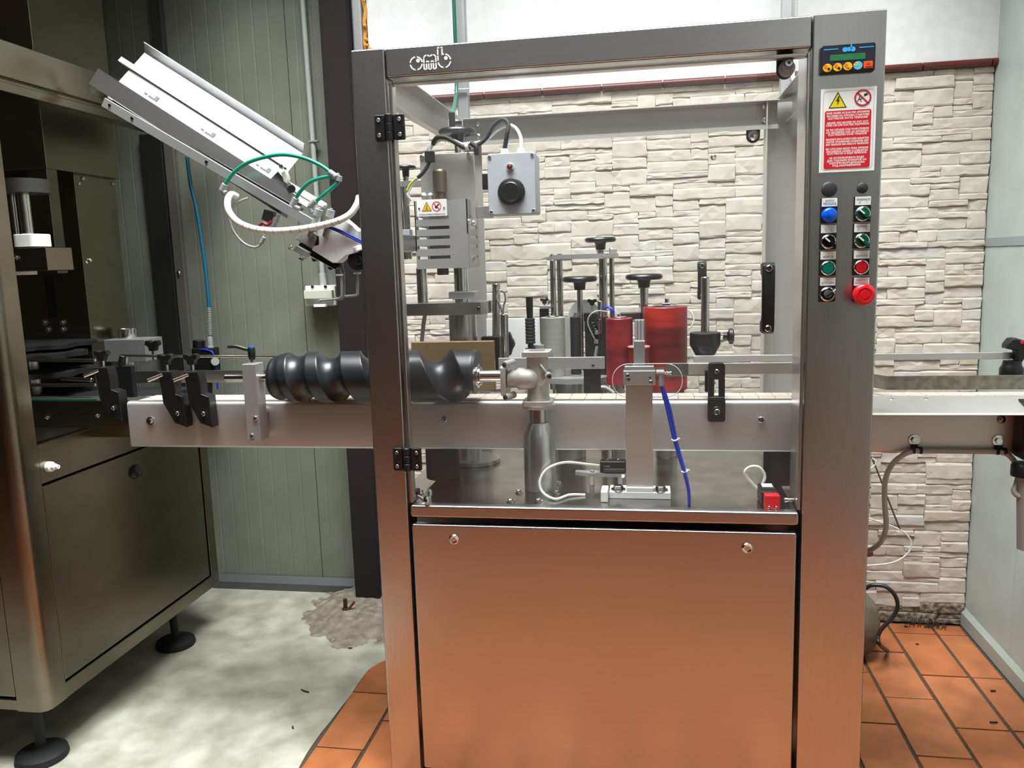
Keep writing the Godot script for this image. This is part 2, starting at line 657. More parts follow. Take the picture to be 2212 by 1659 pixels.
	for r in [[-3.5, -0.86, -1.40, 1.32, 2.42], [1.36, 1.95, -1.40, 1.32, 2.48], [-0.86, 1.36, -1.40, -0.44, 2.95], [-3.5, 1.95, 1.24, 5.4, 2.95]]:
		b.span(Vector3(r[0], r[4], r[2]), Vector3(r[1], 3.10, r[3]), 0.0)
	struct("ceiling", b, mat(Color(0.45, 0.45, 0.44), 0.8), "grey ceiling with lowered sides and an opening under the roof light")
	b = Mb.new()
	b.span(Vector3(-1.05, 3.05, -0.52), Vector3(-0.97, 4.62, 1.32), 0.0)
	b.span(Vector3(1.36, 3.05, -0.52), Vector3(1.44, 4.62, 1.32), 0.0)
	b.span(Vector3(-0.97, 3.05, -0.52), Vector3(1.36, 4.62, -0.44), 0.0)
	b.span(Vector3(-0.97, 3.05, 1.24), Vector3(1.36, 4.62, 1.32), 0.0)
	struct("wall_roof_light", b, mat(Color(0.60, 0.60, 0.59), 0.8), "side walls of the roof light shaft")


func floor_tiles() -> void:
	var conc := textured(mat(Color(0.74, 0.735, 0.695), 0.55), grain(0.009, Color(0.72, 0.71, 0.66), Color(1.0, 1.0, 0.985), 1024, 8, 51), Vector3(0.7, 0.7, 0.7), grain(0.01, Color(0.5, 0.5, 0.5), Color(1, 1, 1), 512, 4, 52))
	var b := Mb.new()
	b.span(Vector3(-3.5, -0.2, -1.40), Vector3(1.95, -0.012, 5.4), 0.0)
	# the concrete ends in a ragged line against the tiles
	var edge := [Vector2(-3.5, -1.40), Vector2(-3.5, 1.0)]
	var z := 1.0
	while z > -1.3:
		edge.append(Vector2(-0.262 + 0.006 * sin(z * 9.0) + rng.randf_range(-0.003, 0.003) + (0.075 * smoothstep(-0.55, -0.68, z)), z))
		z -= 0.05
	edge.append(Vector2(-0.19, -1.40))
	b.prism(edge, -0.02, 0.0, Transform3D(Basis(Vector3(1, 0, 0), Vector3(0, 0, 1), Vector3(0, 1, 0)), Vector3.ZERO))
	var fl := struct("floor", b, conc, "worn grey concrete floor meeting terracotta tiles")
	b = Mb.new()
	b.span(Vector3(-3.5, -0.02, 1.0), Vector3(1.75, 0.0, 5.4), 0.0)
	put("terracotta_floor", b, textured(mat(Color(0.62, 0.36, 0.225), 0.55), grain(0.01, Color(0.8, 0.78, 0.76), Color(1, 1, 1), 256, 5, 58), Vector3(1.2, 1.2, 1.2)), fl)
	b = Mb.new()
	b.span(Vector3(-0.30, -0.02, -1.10), Vector3(1.75, -0.005, 1.0), 0.0)
	put("grout", b, textured(mat(Color(0.36, 0.31, 0.24), 0.95), grain(0.2, Color(0.6, 0.6, 0.6), Color(1, 1, 1), 256, 3, 53), Vector3(4, 4, 4)), fl)
	var clay := []
	for c in [Color(0.70, 0.42, 0.25), Color(0.73, 0.44, 0.265), Color(0.675, 0.395, 0.235), Color(0.74, 0.46, 0.285)]:
		clay.append(textured(mat(c, 0.5), grain(0.008, Color(0.80, 0.78, 0.76), Color(1, 1, 1), 512, 5, 54 + clay.size()), Vector3(1.6, 1.6, 1.6), grain(0.02, Color(0.6, 0.6, 0.6), Color(1, 1, 1), 256, 4, 60)))
	for i in 15:
		var x0 := 1.304 + (i - 11) * 0.1425
		var off := 0.1425 if posmod(i, 2) == 1 and i != 13 else 0.0
		if i == 12:
			off = 0.0
		if i == 11:
			off = 0.1425
		if i == 10 or i == 13:
			off = 0.0
		for j in 24:
			var z1 := -0.99 + off + j * 0.285 - (0.285 if j == 0 and off > 0.0 else 0.0)
			if off > 0.0 and j > 0:
				z1 = -0.99 + off + (j - 1) * 0.285
			var z0 := maxf(z1 - 0.285, -1.064)
			if z1 - z0 < 0.03 or z1 > 1.01:
				continue
			var xa := x0 + 0.0045 + rng.randf_range(-0.0012, 0.0012)
			var xb := minf(x0 + 0.1380 + rng.randf_range(-0.0012, 0.0012), 1.682)
			if i == 0:
				xa = -0.258
				if z1 < -0.6:
					continue
			if xb - xa < 0.02:
				continue
			var t := Mb.new()
			var h := rng.randf_range(-0.0012, 0.0008)
			t.span(Vector3(xa, -0.015, z0 + 0.003 + rng.randf_range(0, 0.001)), Vector3(xb, h, z1 - 0.003), 0.0022)
			put("tile", t, clay[rng.randi() % 4], fl)


func stone_wall() -> void:
	var wall: Node3D = get_node("wall_back")
	var grey := textured(mat(Color(0.55, 0.53, 0.50), 0.9), grain(0.1, Color(0.7, 0.7, 0.7), Color(1, 1, 1), 256, 3, 71), Vector3(3, 3, 3))
	var b := Mb.new()
	b.span(Vector3(-0.315, 0, -1.10), Vector3(1.704, 1.836, -1.082), 0.0)
	put("mortar_bed", b, grey, wall)
	var tones := []
	for c in [Color(0.83, 0.803, 0.76), Color(0.80, 0.774, 0.735), Color(0.83, 0.79, 0.735), Color(0.82, 0.803, 0.785), Color(0.81, 0.772, 0.71), Color(0.85, 0.823, 0.785)]:
		tones.append(textured(mat(c, 0.8), grain(0.015, Color(0.90, 0.885, 0.86), Color(1, 1, 1), 512, 5, 72 + tones.size()), Vector3(1.6, 2.4, 1.6)))
	var noise := FastNoiseLite.new()
	noise.seed = 5
	noise.frequency = 9.0
	var stained := textured(mat(Color(0.74, 0.70, 0.63), 0.85), grain(0.03, Color(0.22, 0.19, 0.15), Color(1, 1, 1), 512, 5, 79), Vector3(3, 3, 3))   # mould at the foot of the wall
	# random packing on a grid of half courses: most stones fill two, some one or three
	var hidden := Mb.new()
	var count := 0
	var uy := 1.836 / 100.0
	var ux := 0.0288
	var cols := 70
	var grid := []
	for j in 100:
		var r := PackedByteArray()
		r.resize(cols)
		grid.append(r)
	for j in 100:
		var i := 0
		while i < cols:
			if grid[j][i]:
				i += 1
				continue
			var free := 0
			while i + free < cols and not grid[j][i + free] and free < 9:
				free += 1
			var roll := rng.randf()
			var hh := 1 if roll < 0.30 else (2 if roll < 0.85 else 3)
			hh = mini(hh, 100 - j)
			var ww: int = mini(free, rng.randi_range(2, 7) if hh < 3 else rng.randi_range(3, 5))
			if free - ww == 1:
				ww = free
			for jj in hh:
				for ii in ww:
					if grid[j + jj][i + ii]:
						ww = mini(ww, ii) if ii > 0 else ww
			for jj in hh:
				for ii in ww:
					grid[j + jj][i + ii] = 1
			var x0 := -0.315 + i * ux
			var x1 := minf(-0.315 + (i + ww) * ux, 1.703) - 0.0004
			var y0 := j * uy
			var y1 := (j + hh) * uy
			i += ww
			if x1 - x0 < 0.01:
				continue
			var seen := (y0 > 0.97 and x1 > 0.09 and x0 < 0.97) or (x1 > 1.22)
			var one := seen and count < 300
			var t := Mb.new() if one else hidden
			stone(t, noise, x0, x1, y0, y1)
			if one:
				count += 1
				var tone = tones[rng.randi() % 6] if rng.randf() < 0.6 else tones[0]
				put("stone", t, stained if y0 < 0.05 and x1 > 1.38 else tone, wall)
	var o := put("stone_courses", hidden, tones[0], wall)
	o.set_meta("kind", "stuff")
	# a rounded brown tile strip along the top of the stone
	var brown := mat(Color(0.36, 0.15, 0.13), 0.35)
	var st: Node3D = null
	var xx := -0.31
	var tr := Node3D.new()
	tr.name = "trim_3"
	tr.position = Vector3(-0.31, 1.836, -1.066)
	tr.set_meta("kind", "structure")
	tr.set_meta("label", "brown glazed tile strip along the top of the stone")
	add_child(tr)
	while xx < 1.70:
		b = Mb.new()
		b.lathe([Vector2(0, 0), Vector2(0.0105, 0), Vector2(0.0115, 0.001), Vector2(0.0115, 0.195), Vector2(0.0105, 0.196), Vector2(0, 0.196)], Transform3D(Basis(Vector3(0, 1, 0), Vector3(1, 0, 0), Vector3(0, 0, -1)), Vector3(xx, 1.846, -1.064)), 14)
		put("tile", b, brown, tr)
		xx += 0.2


# one split-faced stone: a slightly rough face standing proud, chamfered along the top and cut unevenly along the bottom
func stone(t: Mb, noise: FastNoiseLite, x0: float, x1: float, y0: float, y1: float) -> void:
	var nx := clampi(int((x1 - x0) / 0.024) + 1, 2, 8)
	var d := rng.randf_range(0.0, 0.0085)
	var lean := rng.randf_range(-0.003, 0.003)
	var skew0 := rng.randf_range(-0.005, 0.005)
	var skew1 := rng.randf_range(-0.005, 0.005)
	var h := y1 - y0
	var steps := [0.0, 0.10, 0.5, 0.86, 1.0]
	var g := []
	for j in 5:
		var r := []
		for i in nx + 1:
			var u := float(i) / nx
			var px: float = lerpf(x0, x1, u) + lerpf(skew0, skew1, u) * (steps[j] - 0.5)
			var py: float = y0 + h * steps[j]
			if j < 2:
				py += 0.0060 * noise.get_noise_2d(px * 4.0, y0 * 40.0 + 3.0) * (1.0 if j else 0.4) + (0.0008 if j else 0.0002)
			elif j == 3:
				py += 0.002 * noise.get_noise_2d(px * 4.0, y1 * 40.0 + 8.0)
			var zz := -1.0775 + d + lean * (u - 0.5) + 0.0027 * noise.get_noise_3d(px * 3.2, py * 7.0, d * 700.0) + 0.0013 * noise.get_noise_3d(px * 9.0, py * 14.0, d * 900.0)
			if j == 4:
				zz -= 0.0035
			elif j == 0:
				zz -= 0.0022
			if i == 0 or i == nx:
				zz -= 0.0012
			r.append(Vector3(px, py, zz))
		g.append(r)
	for j in 4:
		for i in nx:
			var a: Vector3 = g[j][i]
			var b: Vector3 = g[j][i + 1]
			var c: Vector3 = g[j + 1][i + 1]
			var e: Vector3 = g[j + 1][i]
			if (i + j) % 2:
				t.flat(a, b, c, Vector3.BACK)
				t.flat(a, c, e, Vector3.BACK)
			else:
				t.flat(a, b, e, Vector3.BACK)
				t.flat(b, c, e, Vector3.BACK)
	for i in nx:
		for jj in [[0, Vector3.DOWN], [4, Vector3.UP]]:
			var a: Vector3 = g[jj[0]][i]
			var b: Vector3 = g[jj[0]][i + 1]
			t.quad(a, b, Vector3(b.x, b.y, -1.09), Vector3(a.x, a.y, -1.09), jj[1])
	for j in 4:
		for ii in [[0, Vector3.LEFT], [nx, Vector3.RIGHT]]:
			var a: Vector3 = g[j][ii[0]]
			var b: Vector3 = g[j + 1][ii[0]]
			t.quad(a, b, Vector3(b.x, b.y, -1.09), Vector3(a.x, a.y, -1.09), ii[1])

# ---------------------------------------------------------------- the labelling machine's cabinet
func cabinet() -> void:
	var t := thing("machine_cabinet", "brushed stainless cabinet of the labelling machine with clear guard door and plain lower door", "machine", Vector3(0.55, 0, -0.36))
	var b := Mb.new()
	b.span(Vector3(0, 0.04, -0.075), Vector3(0.0775, 1.7465, 0), 0.004)
	put("post", b, M.steel_v, t)
	for zz in [[-0.72, -0.655]]:
		b = Mb.new()
		b.sheet([Vector2(0.142, -0.715), Vector2(0.098, -0.715), Vector2(0.098, -0.66)], 0.003, -0.722, -1.70, Transform3D(Basis(Vector3(1, 0, 0), Vector3(0, 0, 1), Vector3(0, -1, 0)), Vector3.ZERO))
		put("post", b, M.steel_satin, t)
		b = Mb.new()
		b.sheet([Vector2(0.967, -0.66), Vector2(0.967, -0.715), Vector2(1.06, -0.715), Vector2(1.06, -0.66)], 0.003, -0.722, -1.705, Transform3D(Basis(Vector3(1, 0, 0), Vector3(0, 0, 1), Vector3(0, -1, 0)), Vector3.ZERO))
		put("post", b, M.steel_satin, t)
	# front top rail with the stencilled mark
	b = Mb.new()
	b.span(Vector3(0.0785, 1.684, -0.07), Vector3(0.961, 1.7455, -0.001), 0.004)
	var rail := put("top_rail", b, M.steel, t)
	b = Mb.new()
	logo(b, Transform3D(Basis(), Vector3(0.1335, 1.6935, -0.0008)), 0.0019)
	put("logo", b, M.white, rail, "white stencilled machine mark")
	# side rails of folded sheet from front to rear
	for xx in [0.045, 1.04]:
		b = Mb.new()
		var s := 1.0 if xx < 0.5 else -1.0
		b.sheet([Vector2(xx + s * 0.04, 1.712), Vector2(xx, 1.712), Vector2(xx, 1.645), Vector2(xx + s * 0.02, 1.645)], 0.0025, -0.07, -0.70)
		put("side_rail", b, M.steel_satin, t)
	# rear top rail
	b = Mb.new()
	b.sheet([Vector2(-0.655, 1.702), Vector2(-0.70, 1.702), Vector2(-0.70, 1.645), Vector2(-0.68, 1.637), Vector2(-0.68, 1.628)], 0.0025, 0.10, 1.00, Transform3D(Basis(Vector3(0, 0, 1), Vector3(0, 1, 0), Vector3(1, 0, 0)), Vector3.ZERO))
	put("rear_rail", b, M.steel_satin, t)
	for q in [Vector3(0.964, 1.69, -0.69), Vector3(0.964, 1.655, -0.69), Vector3(0.14, 1.69, -0.68), Vector3(0.14, 1.655, -0.68), Vector3(1.056, 1.56, -0.66)]:
		screw(t, q, Vector3.LEFT if q.x > 0.5 else Vector3.RIGHT, 0.006, "hex")
	# rear guard: clear sheet with its own edging
	b = Mb.new()
	b.span(Vector3(0.142, 0.80, -0.722), Vector3(0.965, 1.63, -0.718), 0.0)
	put("rear_pane", b, M.clear, t)
	# table top with a folded front lip
	b = Mb.new()
	b.span(Vector3(0.085, 0.708, -0.722), Vector3(0.9555, 0.722, -0.004), 0.003)
	put("table_top", b, textured(mat(Color(0.74, 0.74, 0.73), 0.27, 1.0), grain(0.012, Color(0.80, 0.80, 0.80), Color(1, 1, 1), 512, 6, 81), Vector3(1.5, 1.5, 1.5), grain(0.006, Color(0.5, 0.5, 0.5), Color(1, 1, 1), 512, 6, 82)), t)
	b = Mb.new()
	b.span(Vector3(0.0815, 0.693, -0.03), Vector3(0.958, 0.7245, 0.0), 0.006)
	put("front_lip", b, M.steel, t)
	# lower body behind the door
	b = Mb.new()
	b.span(Vector3(0.005, 0.06, -0.72), Vector3(1.095, 0.705, -0.166), 0.003)
	put("body", b, M.steel, t)
	b = Mb.new()
	b.span(Vector3(0.083, 0.05, -0.022), Vector3(0.9545, 0.678, -0.001), 0.005)
	var door := put("lower_door", b, M.steel, t)
	for q in [Vector3(0.186, 0.6435, 0), Vector3(0.849, 0.641, 0)]:
		b = Mb.new()
		b.lathe([Vector2(0, 0.0015), Vector2(0.006, 0.0015), Vector2(0.0065, 0.004), Vector2(0.0085, 0.005), Vector2(0.0115, 0.003), Vector2(0.0125, 0)], Transform3D(Basis(Vector3.RIGHT, PI / 2), q), 24, 0.9)
		put("latch", b, M.chrome, door)
	for q in [Vector3(0.05, 0.02, -0.05), Vector3(1.05, 0.02, -0.05), Vector3(0.05, 0.02, -0.66), Vector3(1.05, 0.02, -0.66)]:
		b = Mb.new()
		b.lathe([Vector2(0, -0.02), Vector2(0.03, -0.02), Vector2(0.035, -0.012), Vector2(0.018, 0.0), Vector2(0.011, 0.002), Vector2(0.011, 0.05), Vector2(0, 0.05)], Transform3D(Basis(), q), 20)
		put("foot", b, M.rubber, t)
	# guard door: clear sheet in an edging, on two black hinges, with a black bow handle
	b = Mb.new()
	for r in [[0.0815, 0.7275, 0.0895, 1.6765], [0.9535, 0.7275, 0.9605, 1.6765], [0.0895, 1.669, 0.9535, 1.6765]]:
		b.span(Vector3(r[0], r[1], -0.03), Vector3(r[2], r[3], -0.006), 0.002)
	var gd := put("guard_door", b, M.steel_v, t)
	b = Mb.new()
	b.span(Vector3(0.0885, 0.7275, -0.020), Vector3(0.955, 1.671, -0.016), 0.0)
	put("pane", b, M.clear, gd, "clear pane of the guard door")
	for yy in [1.5785, 0.8355]:
		hinge(t, Vector3(0.0824 if yy > 1.0 else 0.0837, yy, 0.0))
	bow_handle(gd, Vector3(0.8826, 1.1889, -0.016), 0.148)
	bow_handle(t, Vector3(0.7935, 1.2089, -0.717), 0.112)
	# stop bracket with rubber buffer at the head of the door
	for q in [[Vector3(0.9164, 1.6544, -0.045), 1.0], [Vector3(0.9359, 1.6188, -0.712), 1.15]]:
		b = Mb.new()
		b.prism(rounded(-0.0165, -0.02, 0.0165, 0.05, 0.0164).map(func(p): return p * q[1]), -0.002, 0.002, Transform3D(Basis(), q[0]))
		var br := put("stop_bracket", b, M.black, t)
		screw(br, q[0] + Vector3(0.0, -0.002, 0.002), Vector3.BACK, 0.0125 * q[1], "cap")
		for s in [-1.0, 1.0]:
			screw(br, q[0] + Vector3(s * 0.009, 0.034, 0.002), Vector3.BACK, 0.0035, "cap", M.black_gloss)
	b = Mb.new()
	var nz: Vector3 = Vector3(0.9194, 1.653, -0.043)
	b.lathe([Vector2(0, 0.0), Vector2(0.016, 0.0), Vector2(0.016, 0.012), Vector2(0.011, 0.02), Vector2(0.011, 0.026), Vector2(0.007, 0.026), Vector2(0.007, 0.034), Vector2(0.0035, 0.034), Vector2(0.0035, 0.03), Vector2(0, 0.03)], Transform3D(Basis(Vector3.RIGHT, PI / 2 - 0.2), nz), 24, 0.4)
	put("door_stop", b, M.fitting, t)
	# gusset plate at the right rear corner
	b = Mb.new()
	b.prism([Vector2(0.965, -0.70), Vector2(1.072, -0.70), Vector2(1.072, -0.60), Vector2(1.05, -0.60)], -1.706, -1.702, Transform3D(Basis(Vector3(1, 0, 0), Vector3(0, 0, 1), Vector3(0, -1, 0)), Vector3.ZERO))
	put("gusset", b, M.steel, t)


func hinge(t: Node3D, c: Vector3) -> void:
	var b := Mb.new()
	b.prism(rounded(-0.033, -0.027, -0.010, 0.027, 0.004), 0.0, 0.008, Transform3D(Basis(), c), 0.0015)
	b.prism(rounded(0.010, -0.027, 0.034, 0.027, 0.004), 0.0, 0.008, Transform3D(Basis(), c), 0.0015)
	b.prism(rounded(-0.012, -0.026, 0.012, 0.026, 0.002), 0.0, 0.004, Transform3D(Basis(), c))
	var h := put("hinge", b, M.black, t, "black plastic hinge")
	b = Mb.new()
	for k in 3:
		var y0 := -0.0275 + k * 0.0185
		b.rod(c + Vector3(0, y0, 0.007), c + Vector3(0, y0 + 0.018, 0.007), 0.0085, 20, 0.0012)
	put("knuckle", b, M.black, h)
	for sx in [-0.0235, 0.0235]:
		for sy in [-0.016, 0.016]:
			screw(h, c + Vector3(sx, sy, 0.0068), Vector3.BACK, 0.0043)


func bow_handle(t: Node3D, c: Vector3, l: float) -> void:
	var b := Mb.new()
	var o := []
	var w := l * 0.5
	o.append_array([Vector2(0.0, -w), Vector2(0.0, -w + 0.028), Vector2(0.013, -w + 0.028), Vector2(0.024, -w + 0.040), Vector2(0.024, w - 0.040), Vector2(0.013, w - 0.028), Vector2(0.0, w - 0.028), Vector2(0.0, w), Vector2(0.022, w), Vector2(0.033, w - 0.006), Vector2(0.037, w - 0.02), Vector2(0.037, -w + 0.02), Vector2(0.033, -w + 0.006), Vector2(0.022, -w)])
	b.prism(o, -0.0125, 0.0125, Transform3D(Basis(Vector3(0, 0, 1), Vector3(0, 1, 0), Vector3(-1, 0, 0)), c), 0.004)
	var h := put("handle", b, M.black, t, "black bow handle")
	for s in [-1.0, 1.0]:
		screw(h, c + Vector3(0, s * (w - 0.012), 0.034), Vector3.BACK, 0.0065)


# the maker's stencil lettering, 50 units wide
func logo(b: Mb, xf: Transform3D, s: float, filled := false) -> void:
	var k := Transform3D(xf.basis.scaled(Vector3(s, s, 1)), xf.origin)
	var w := 1.45
	for g in [[8.0, 80.0], [100.0, 172.0], [188.0, 260.0], [280.0, 352.0]]:
		b.stroke(arc(Vector2(7.5, 8), 7.0, g[0], g[1], 10), w, 0.0, 0.0012, k)
	b.prism(arc(Vector2(9.8, 10.8), 2.1, 0, 352, 16), 0.0, 0.0012, k)
	# m: outer and inner contour
	for p in [[Vector2(16.5, 0.8), Vector2(16.5, 7)], [Vector2(16.5, 8), Vector2(16.5, 12.5)], [Vector2(30.5, 0.8), Vector2(30.5, 7)], [Vector2(30.5, 8), Vector2(30.5, 12.5)], [Vector2(19.5, 0.8), Vector2(19.5, 7)], [Vector2(22.0, 0.8), Vector2(22.0, 7)], [Vector2(25.0, 0.8), Vector2(25.0, 7)], [Vector2(27.5, 0.8), Vector2(27.5, 7)], [Vector2(17.3, 0.8), Vector2(18.7, 0.8)], [Vector2(22.8, 0.8), Vector2(24.2, 0.8)], [Vector2(28.3, 0.8), Vector2(29.7, 0.8)]]:
		b.stroke(p, w, 0.0, 0.0012, k)
	for g in [[Vector2(20.0, 12.5), 3.5], [Vector2(27.0, 12.5), 3.5]]:
		b.stroke(arc(g[0], g[1], 172 if g[0].x < 23.0 else 150, 100, 8), w, 0.0, 0.0012, k)
		b.stroke(arc(g[0], g[1], 80, 30 if g[0].x < 23.0 else 8, 8), w, 0.0, 0.0012, k)
	for g in [Vector2(20.75, 8.2), Vector2(26.25, 8.2)]:
		b.stroke(arc(g, 1.25, 180, 0, 8), w * 0.9, 0.0, 0.0012, k)
	# b: bowl and open stem with its two dots
	for g in [[-80.0, -8.0], [8.0, 78.0], [190.0, 260.0]]:
		b.stroke(arc(Vector2(40.2, 8.6), 7.2, g[0], g[1], 10), w, 0.0, 0.0012, k)
	b.prism(arc(Vector2(42.2, 11.4), 2.1, 0, 352, 16), 0.0, 0.0012, k)
	for p in [[Vector2(33.0, 9.2), Vector2(33.0, 14.5)], [Vector2(33.0, 15.5), Vector2(33.0, 21.5)], [Vector2(38.0, 21.5), Vector2(38.0, 15.6), Vector2(40.0, 15.8)], [Vector2(32.6, 23.0), Vector2(35.0, 23.0)], [Vector2(36.4, 23.0), Vector2(38.6, 23.0)]]:
		b.stroke(p, w, 0.0, 0.0012, k)


# ---------------------------------------------------------------- the control column
func control_column() -> void:
	var t := thing("control_column", "stainless control column with display, warning sign and two rows of push buttons", "control panel", Vector3(1.03, 0, -0.08))
	var b := Mb.new()
	b.span(Vector3(0.9625, 0.04, -0.16), Vector3(1.1, 1.7465, 0), 0.003)
	put("column_body", b, M.steel_v, t)
	# display with keys
	var c := Vector3(1.0272, 1.6557, 0.0)
	b = Mb.new()
	b.box(c + Vector3(0, 0, 0.006), Vector3(0.1019, 0.0517, 0.012), 0.002)
	var dsp := put("display_unit", b, M.black, t, "black display unit with coloured keys")
	b = Mb.new()
	b.box(c + Vector3(0, 0.0045, 0.0122), Vector3(0.097, 0.044, 0.001), 0.0004)
	put("face", b, mat(Color(0.10, 0.12, 0.17), 0.4), dsp)
	b = Mb.new()
	b.box(c + Vector3(-0.001, 0.002, 0.0128), Vector3(0.066, 0.0115, 0.0012), 0.0004)
	put("screen", b, mat(Color(0.10, 0.42, 0.24), 0.25), dsp, "green screen of the display")
	b = Mb.new()
	b.box(c + Vector3(-0.0325, 0.0185, 0.0126), Vector3(0.027, 0.0016, 0.001), 0.0002)
	b.box(c + Vector3(0.0335, 0.0185, 0.0126), Vector3(0.027, 0.0016, 0.001), 0.0002)
	var lx := c + Vector3(0.001, 0.0165, 0.0122)
	for q in [Vector2(-0.0075, 0), Vector2(0.0075, 0)]:
		b.prism(arc(q, 0.0046, 0, 350, 20), 0.0, 0.0009, Transform3D(Basis(), lx))
	b.prism(rounded(-0.0035, -0.0035, 0.0035, 0.004, 0.001), 0.0, 0.0009, Transform3D(Basis(), lx))
	b.prism(rounded(0.0029, 0.0, 0.0052, 0.0105, 0.001), 0.0, 0.0009, Transform3D(Basis(), lx))
	put("mark", b, mat(Color(0.20, 0.66, 0.88), 0.4), dsp, "light blue mark and lines")
	var key_tones := [Color(0.93, 0.68, 0.05), Color(0.93, 0.68, 0.05), Color(0.93, 0.68, 0.05), Color(0.35, 0.70, 0.86), Color(0.90, 0.30, 0.10)]
	for k in 5:
		var kc := c + Vector3(-0.0385 + k * 0.0190, -0.0160 + k * 0.0003, 0.0124)
		b = Mb.new()
		if k < 4:
			b.prism(arc(Vector2.ZERO, 1.0, 0, 352, 22).map(func(p): return p * Vector2(0.0086, 0.0078)), 0.0, 0.0012, Transform3D(Basis(), kc), 0.0004)
		else:
			b.prism(rounded(-0.0085, -0.0066, 0.0085, 0.0066, 0.002), 0.0, 0.0012, Transform3D(Basis(), kc), 0.0004)
		var key := put("key", b, mat(key_tones[k], 0.4), dsp)
		if k < 4:
			b = Mb.new()
			b.prism(arc(Vector2(-0.0038, 0.0028), 0.0036, 0, 350, 16), 0.0013, 0.0016, Transform3D(Basis(), kc))
			put("key_spot", b, mat(Color(0.92, 0.42, 0.08) if k < 3 else Color(0.93, 0.80, 0.10), 0.4), dsp)
		b = Mb.new()
		if k < 2:
			b.prism([Vector2(0.0012, -0.0050), Vector2(0.0032, -0.0050), Vector2(0.0032, -0.0022), Vector2(0.0052, -0.0022), Vector2(0.0022, 0.0010), Vector2(-0.0008, -0.0022), Vector2(0.0012, -0.0022)], 0.0013, 0.0016, Transform3D(Basis(), kc))
		elif k == 2:
			letters(b, "Esc", kc + Vector3(0.001, -0.0035, 0.0014), 0.0032)
		elif k == 3:
			letters(b, "F1", kc + Vector3(-0.004, 0.003, 0.0017), 0.003)
		else:
			letters(b, "Clr", kc + Vector3(0, 0.0012, 0.0014), 0.0038)
			b.stroke([Vector2(-0.006, -0.004), Vector2(0.005, -0.004), Vector2(0.006, -0.002)], 0.001, 0.0013, 0.0016, Transform3D(Basis(), kc))
		put("key_print", b, M.black, dsp)
	# warning sign
	var s0 := Vector3(1.0328, 1.5207, 0.0)
	var sw: float = 0.1056
	var sh: float = 0.1624
	b = Mb.new()
	b.box(s0 + Vector3(0, 0, 0.0006), Vector3(sw, sh, 0.0012), 0.0003)
	var sign := put("warning_sign", b, M.white, t, "white and red electrical fire warning sign")
	b = Mb.new()
	b.prism(rounded(-0.0445, -0.0745, 0.0435, 0.0385, 0.004), 0.0, 0.0004, Transform3D(Basis(), s0 + Vector3(0, 0.0, 0.0012)))
	put("red_field", b, mat(Color(0.78, 0.06, 0.13), 0.45), sign)
	b = Mb.new()
	var ring := rounded(-sw / 2 + 0.005, -sh / 2 + 0.005, sw / 2 - 0.005, sh / 2 - 0.005, 0.006)
	ring.append(ring[0])
	b.stroke(ring, 0.0006, 0.0012, 0.0014, Transform3D(Basis(), s0))
	put("border_line", b, mat(Color(0.55, 0.56, 0.58), 0.5), sign)
	var lines := [["NON USARE ACQUA PER SPEGNERE", 0], ["INCENDI SU APPARECCHIATURE", 0], ["ELETTRICHE SOTTO TENSIONE", 0], ["NEVER USE WATER TO PUT OUT", 1], ["FIRES ON LIVE ELECTRIC EQUIPMENT", 1], ["NE PAS UTILISER L'EAU POUR ETEINDRE", 2], ["LES INCENDIES SUR LES APPAREILS", 2], ["ELECTRIQUES SOUS TENSION", 2], ["BRAENDE EN ELEKTRISCHEN GERAETEN", 3], ["UNTER SPANNUNG DUERFEN NIE", 3], ["MIT WASSER GELOESCHT WERDEN!", 3], ["NO UTILIZAR AGUA PARA APAGAR", 4], ["INCENDIOS SOBRE ELEMENTOS", 4], ["ELECTRICOS O BAJO RENSION", 4], ["НЕ ИСПОЛЬЗОВАТЬ ВОДУ", 5], ["ДЛЯ ТУШЕНИЯ ПОЖАРОВ НА", 5], ["ЭЛЕКТРООБОРУДОВАНИИ", 5], ["ПОД НАПРЯЖЕНИЕМ", 5]]
	b = Mb.new()
	var yy := 0.0335
	for k in lines.size():
		if k > 0:
			yy -= 0.0050 + (0.0035 if lines[k][1] != lines[k - 1][1] else 0.0)
		letters(b, lines[k][0], s0 + Vector3(-0.0005, yy, 0.00165), 0.0040, 0.081, true)
	put("lettering", b, M.white, sign)
	var tx := Transform3D(Basis().scaled(Vector3(0.82, 0.82, 1)), s0 + Vector3(-0.0205, 0.0575, 0.0012))
	b = Mb.new()
	b.prism([Vector2(-0.021, -0.017), Vector2(0.021, -0.017), Vector2(0, 0.021)], 0.0, 0.0003, tx)
	var tri := put("triangle", b, M.black, sign)
	b = Mb.new()
	b.prism([Vector2(-0.0175, -0.0152), Vector2(0.0175, -0.0152), Vector2(0, 0.0165)], 0.0003, 0.0006, tx)
	put("triangle_field", b, mat(Color(0.88, 0.82, 0.05), 0.45), sign)
	b = Mb.new()
	b.prism([Vector2(0.001, 0.0105), Vector2(-0.005, -0.002), Vector2(0.0, 0.0), Vector2(-0.002, -0.012), Vector2(0.0045, 0.003), Vector2(0.0005, 0.0015), Vector2(0.004, 0.010)], 0.0006, 0.0009, tx)
	put("bolt_sign", b, M.black, sign)
	tx = Transform3D(Basis().scaled(Vector3(0.88, 0.88, 1)), s0 + Vector3(0.0265, 0.0605, 0.0012))
	b = Mb.new()
	b.stroke(arc(Vector2.ZERO, 0.0165, 0, 360, 36), 0.0034, 0.0004, 0.0008, tx)
	b.stroke([Vector2(-0.0115, 0.0115), Vector2(0.0115, -0.0115)], 0.003, 0.0004, 0.0008, tx)
	put("prohibition_ring", b, mat(Color(0.74, 0.08, 0.22), 0.45), sign)
	b = Mb.new()
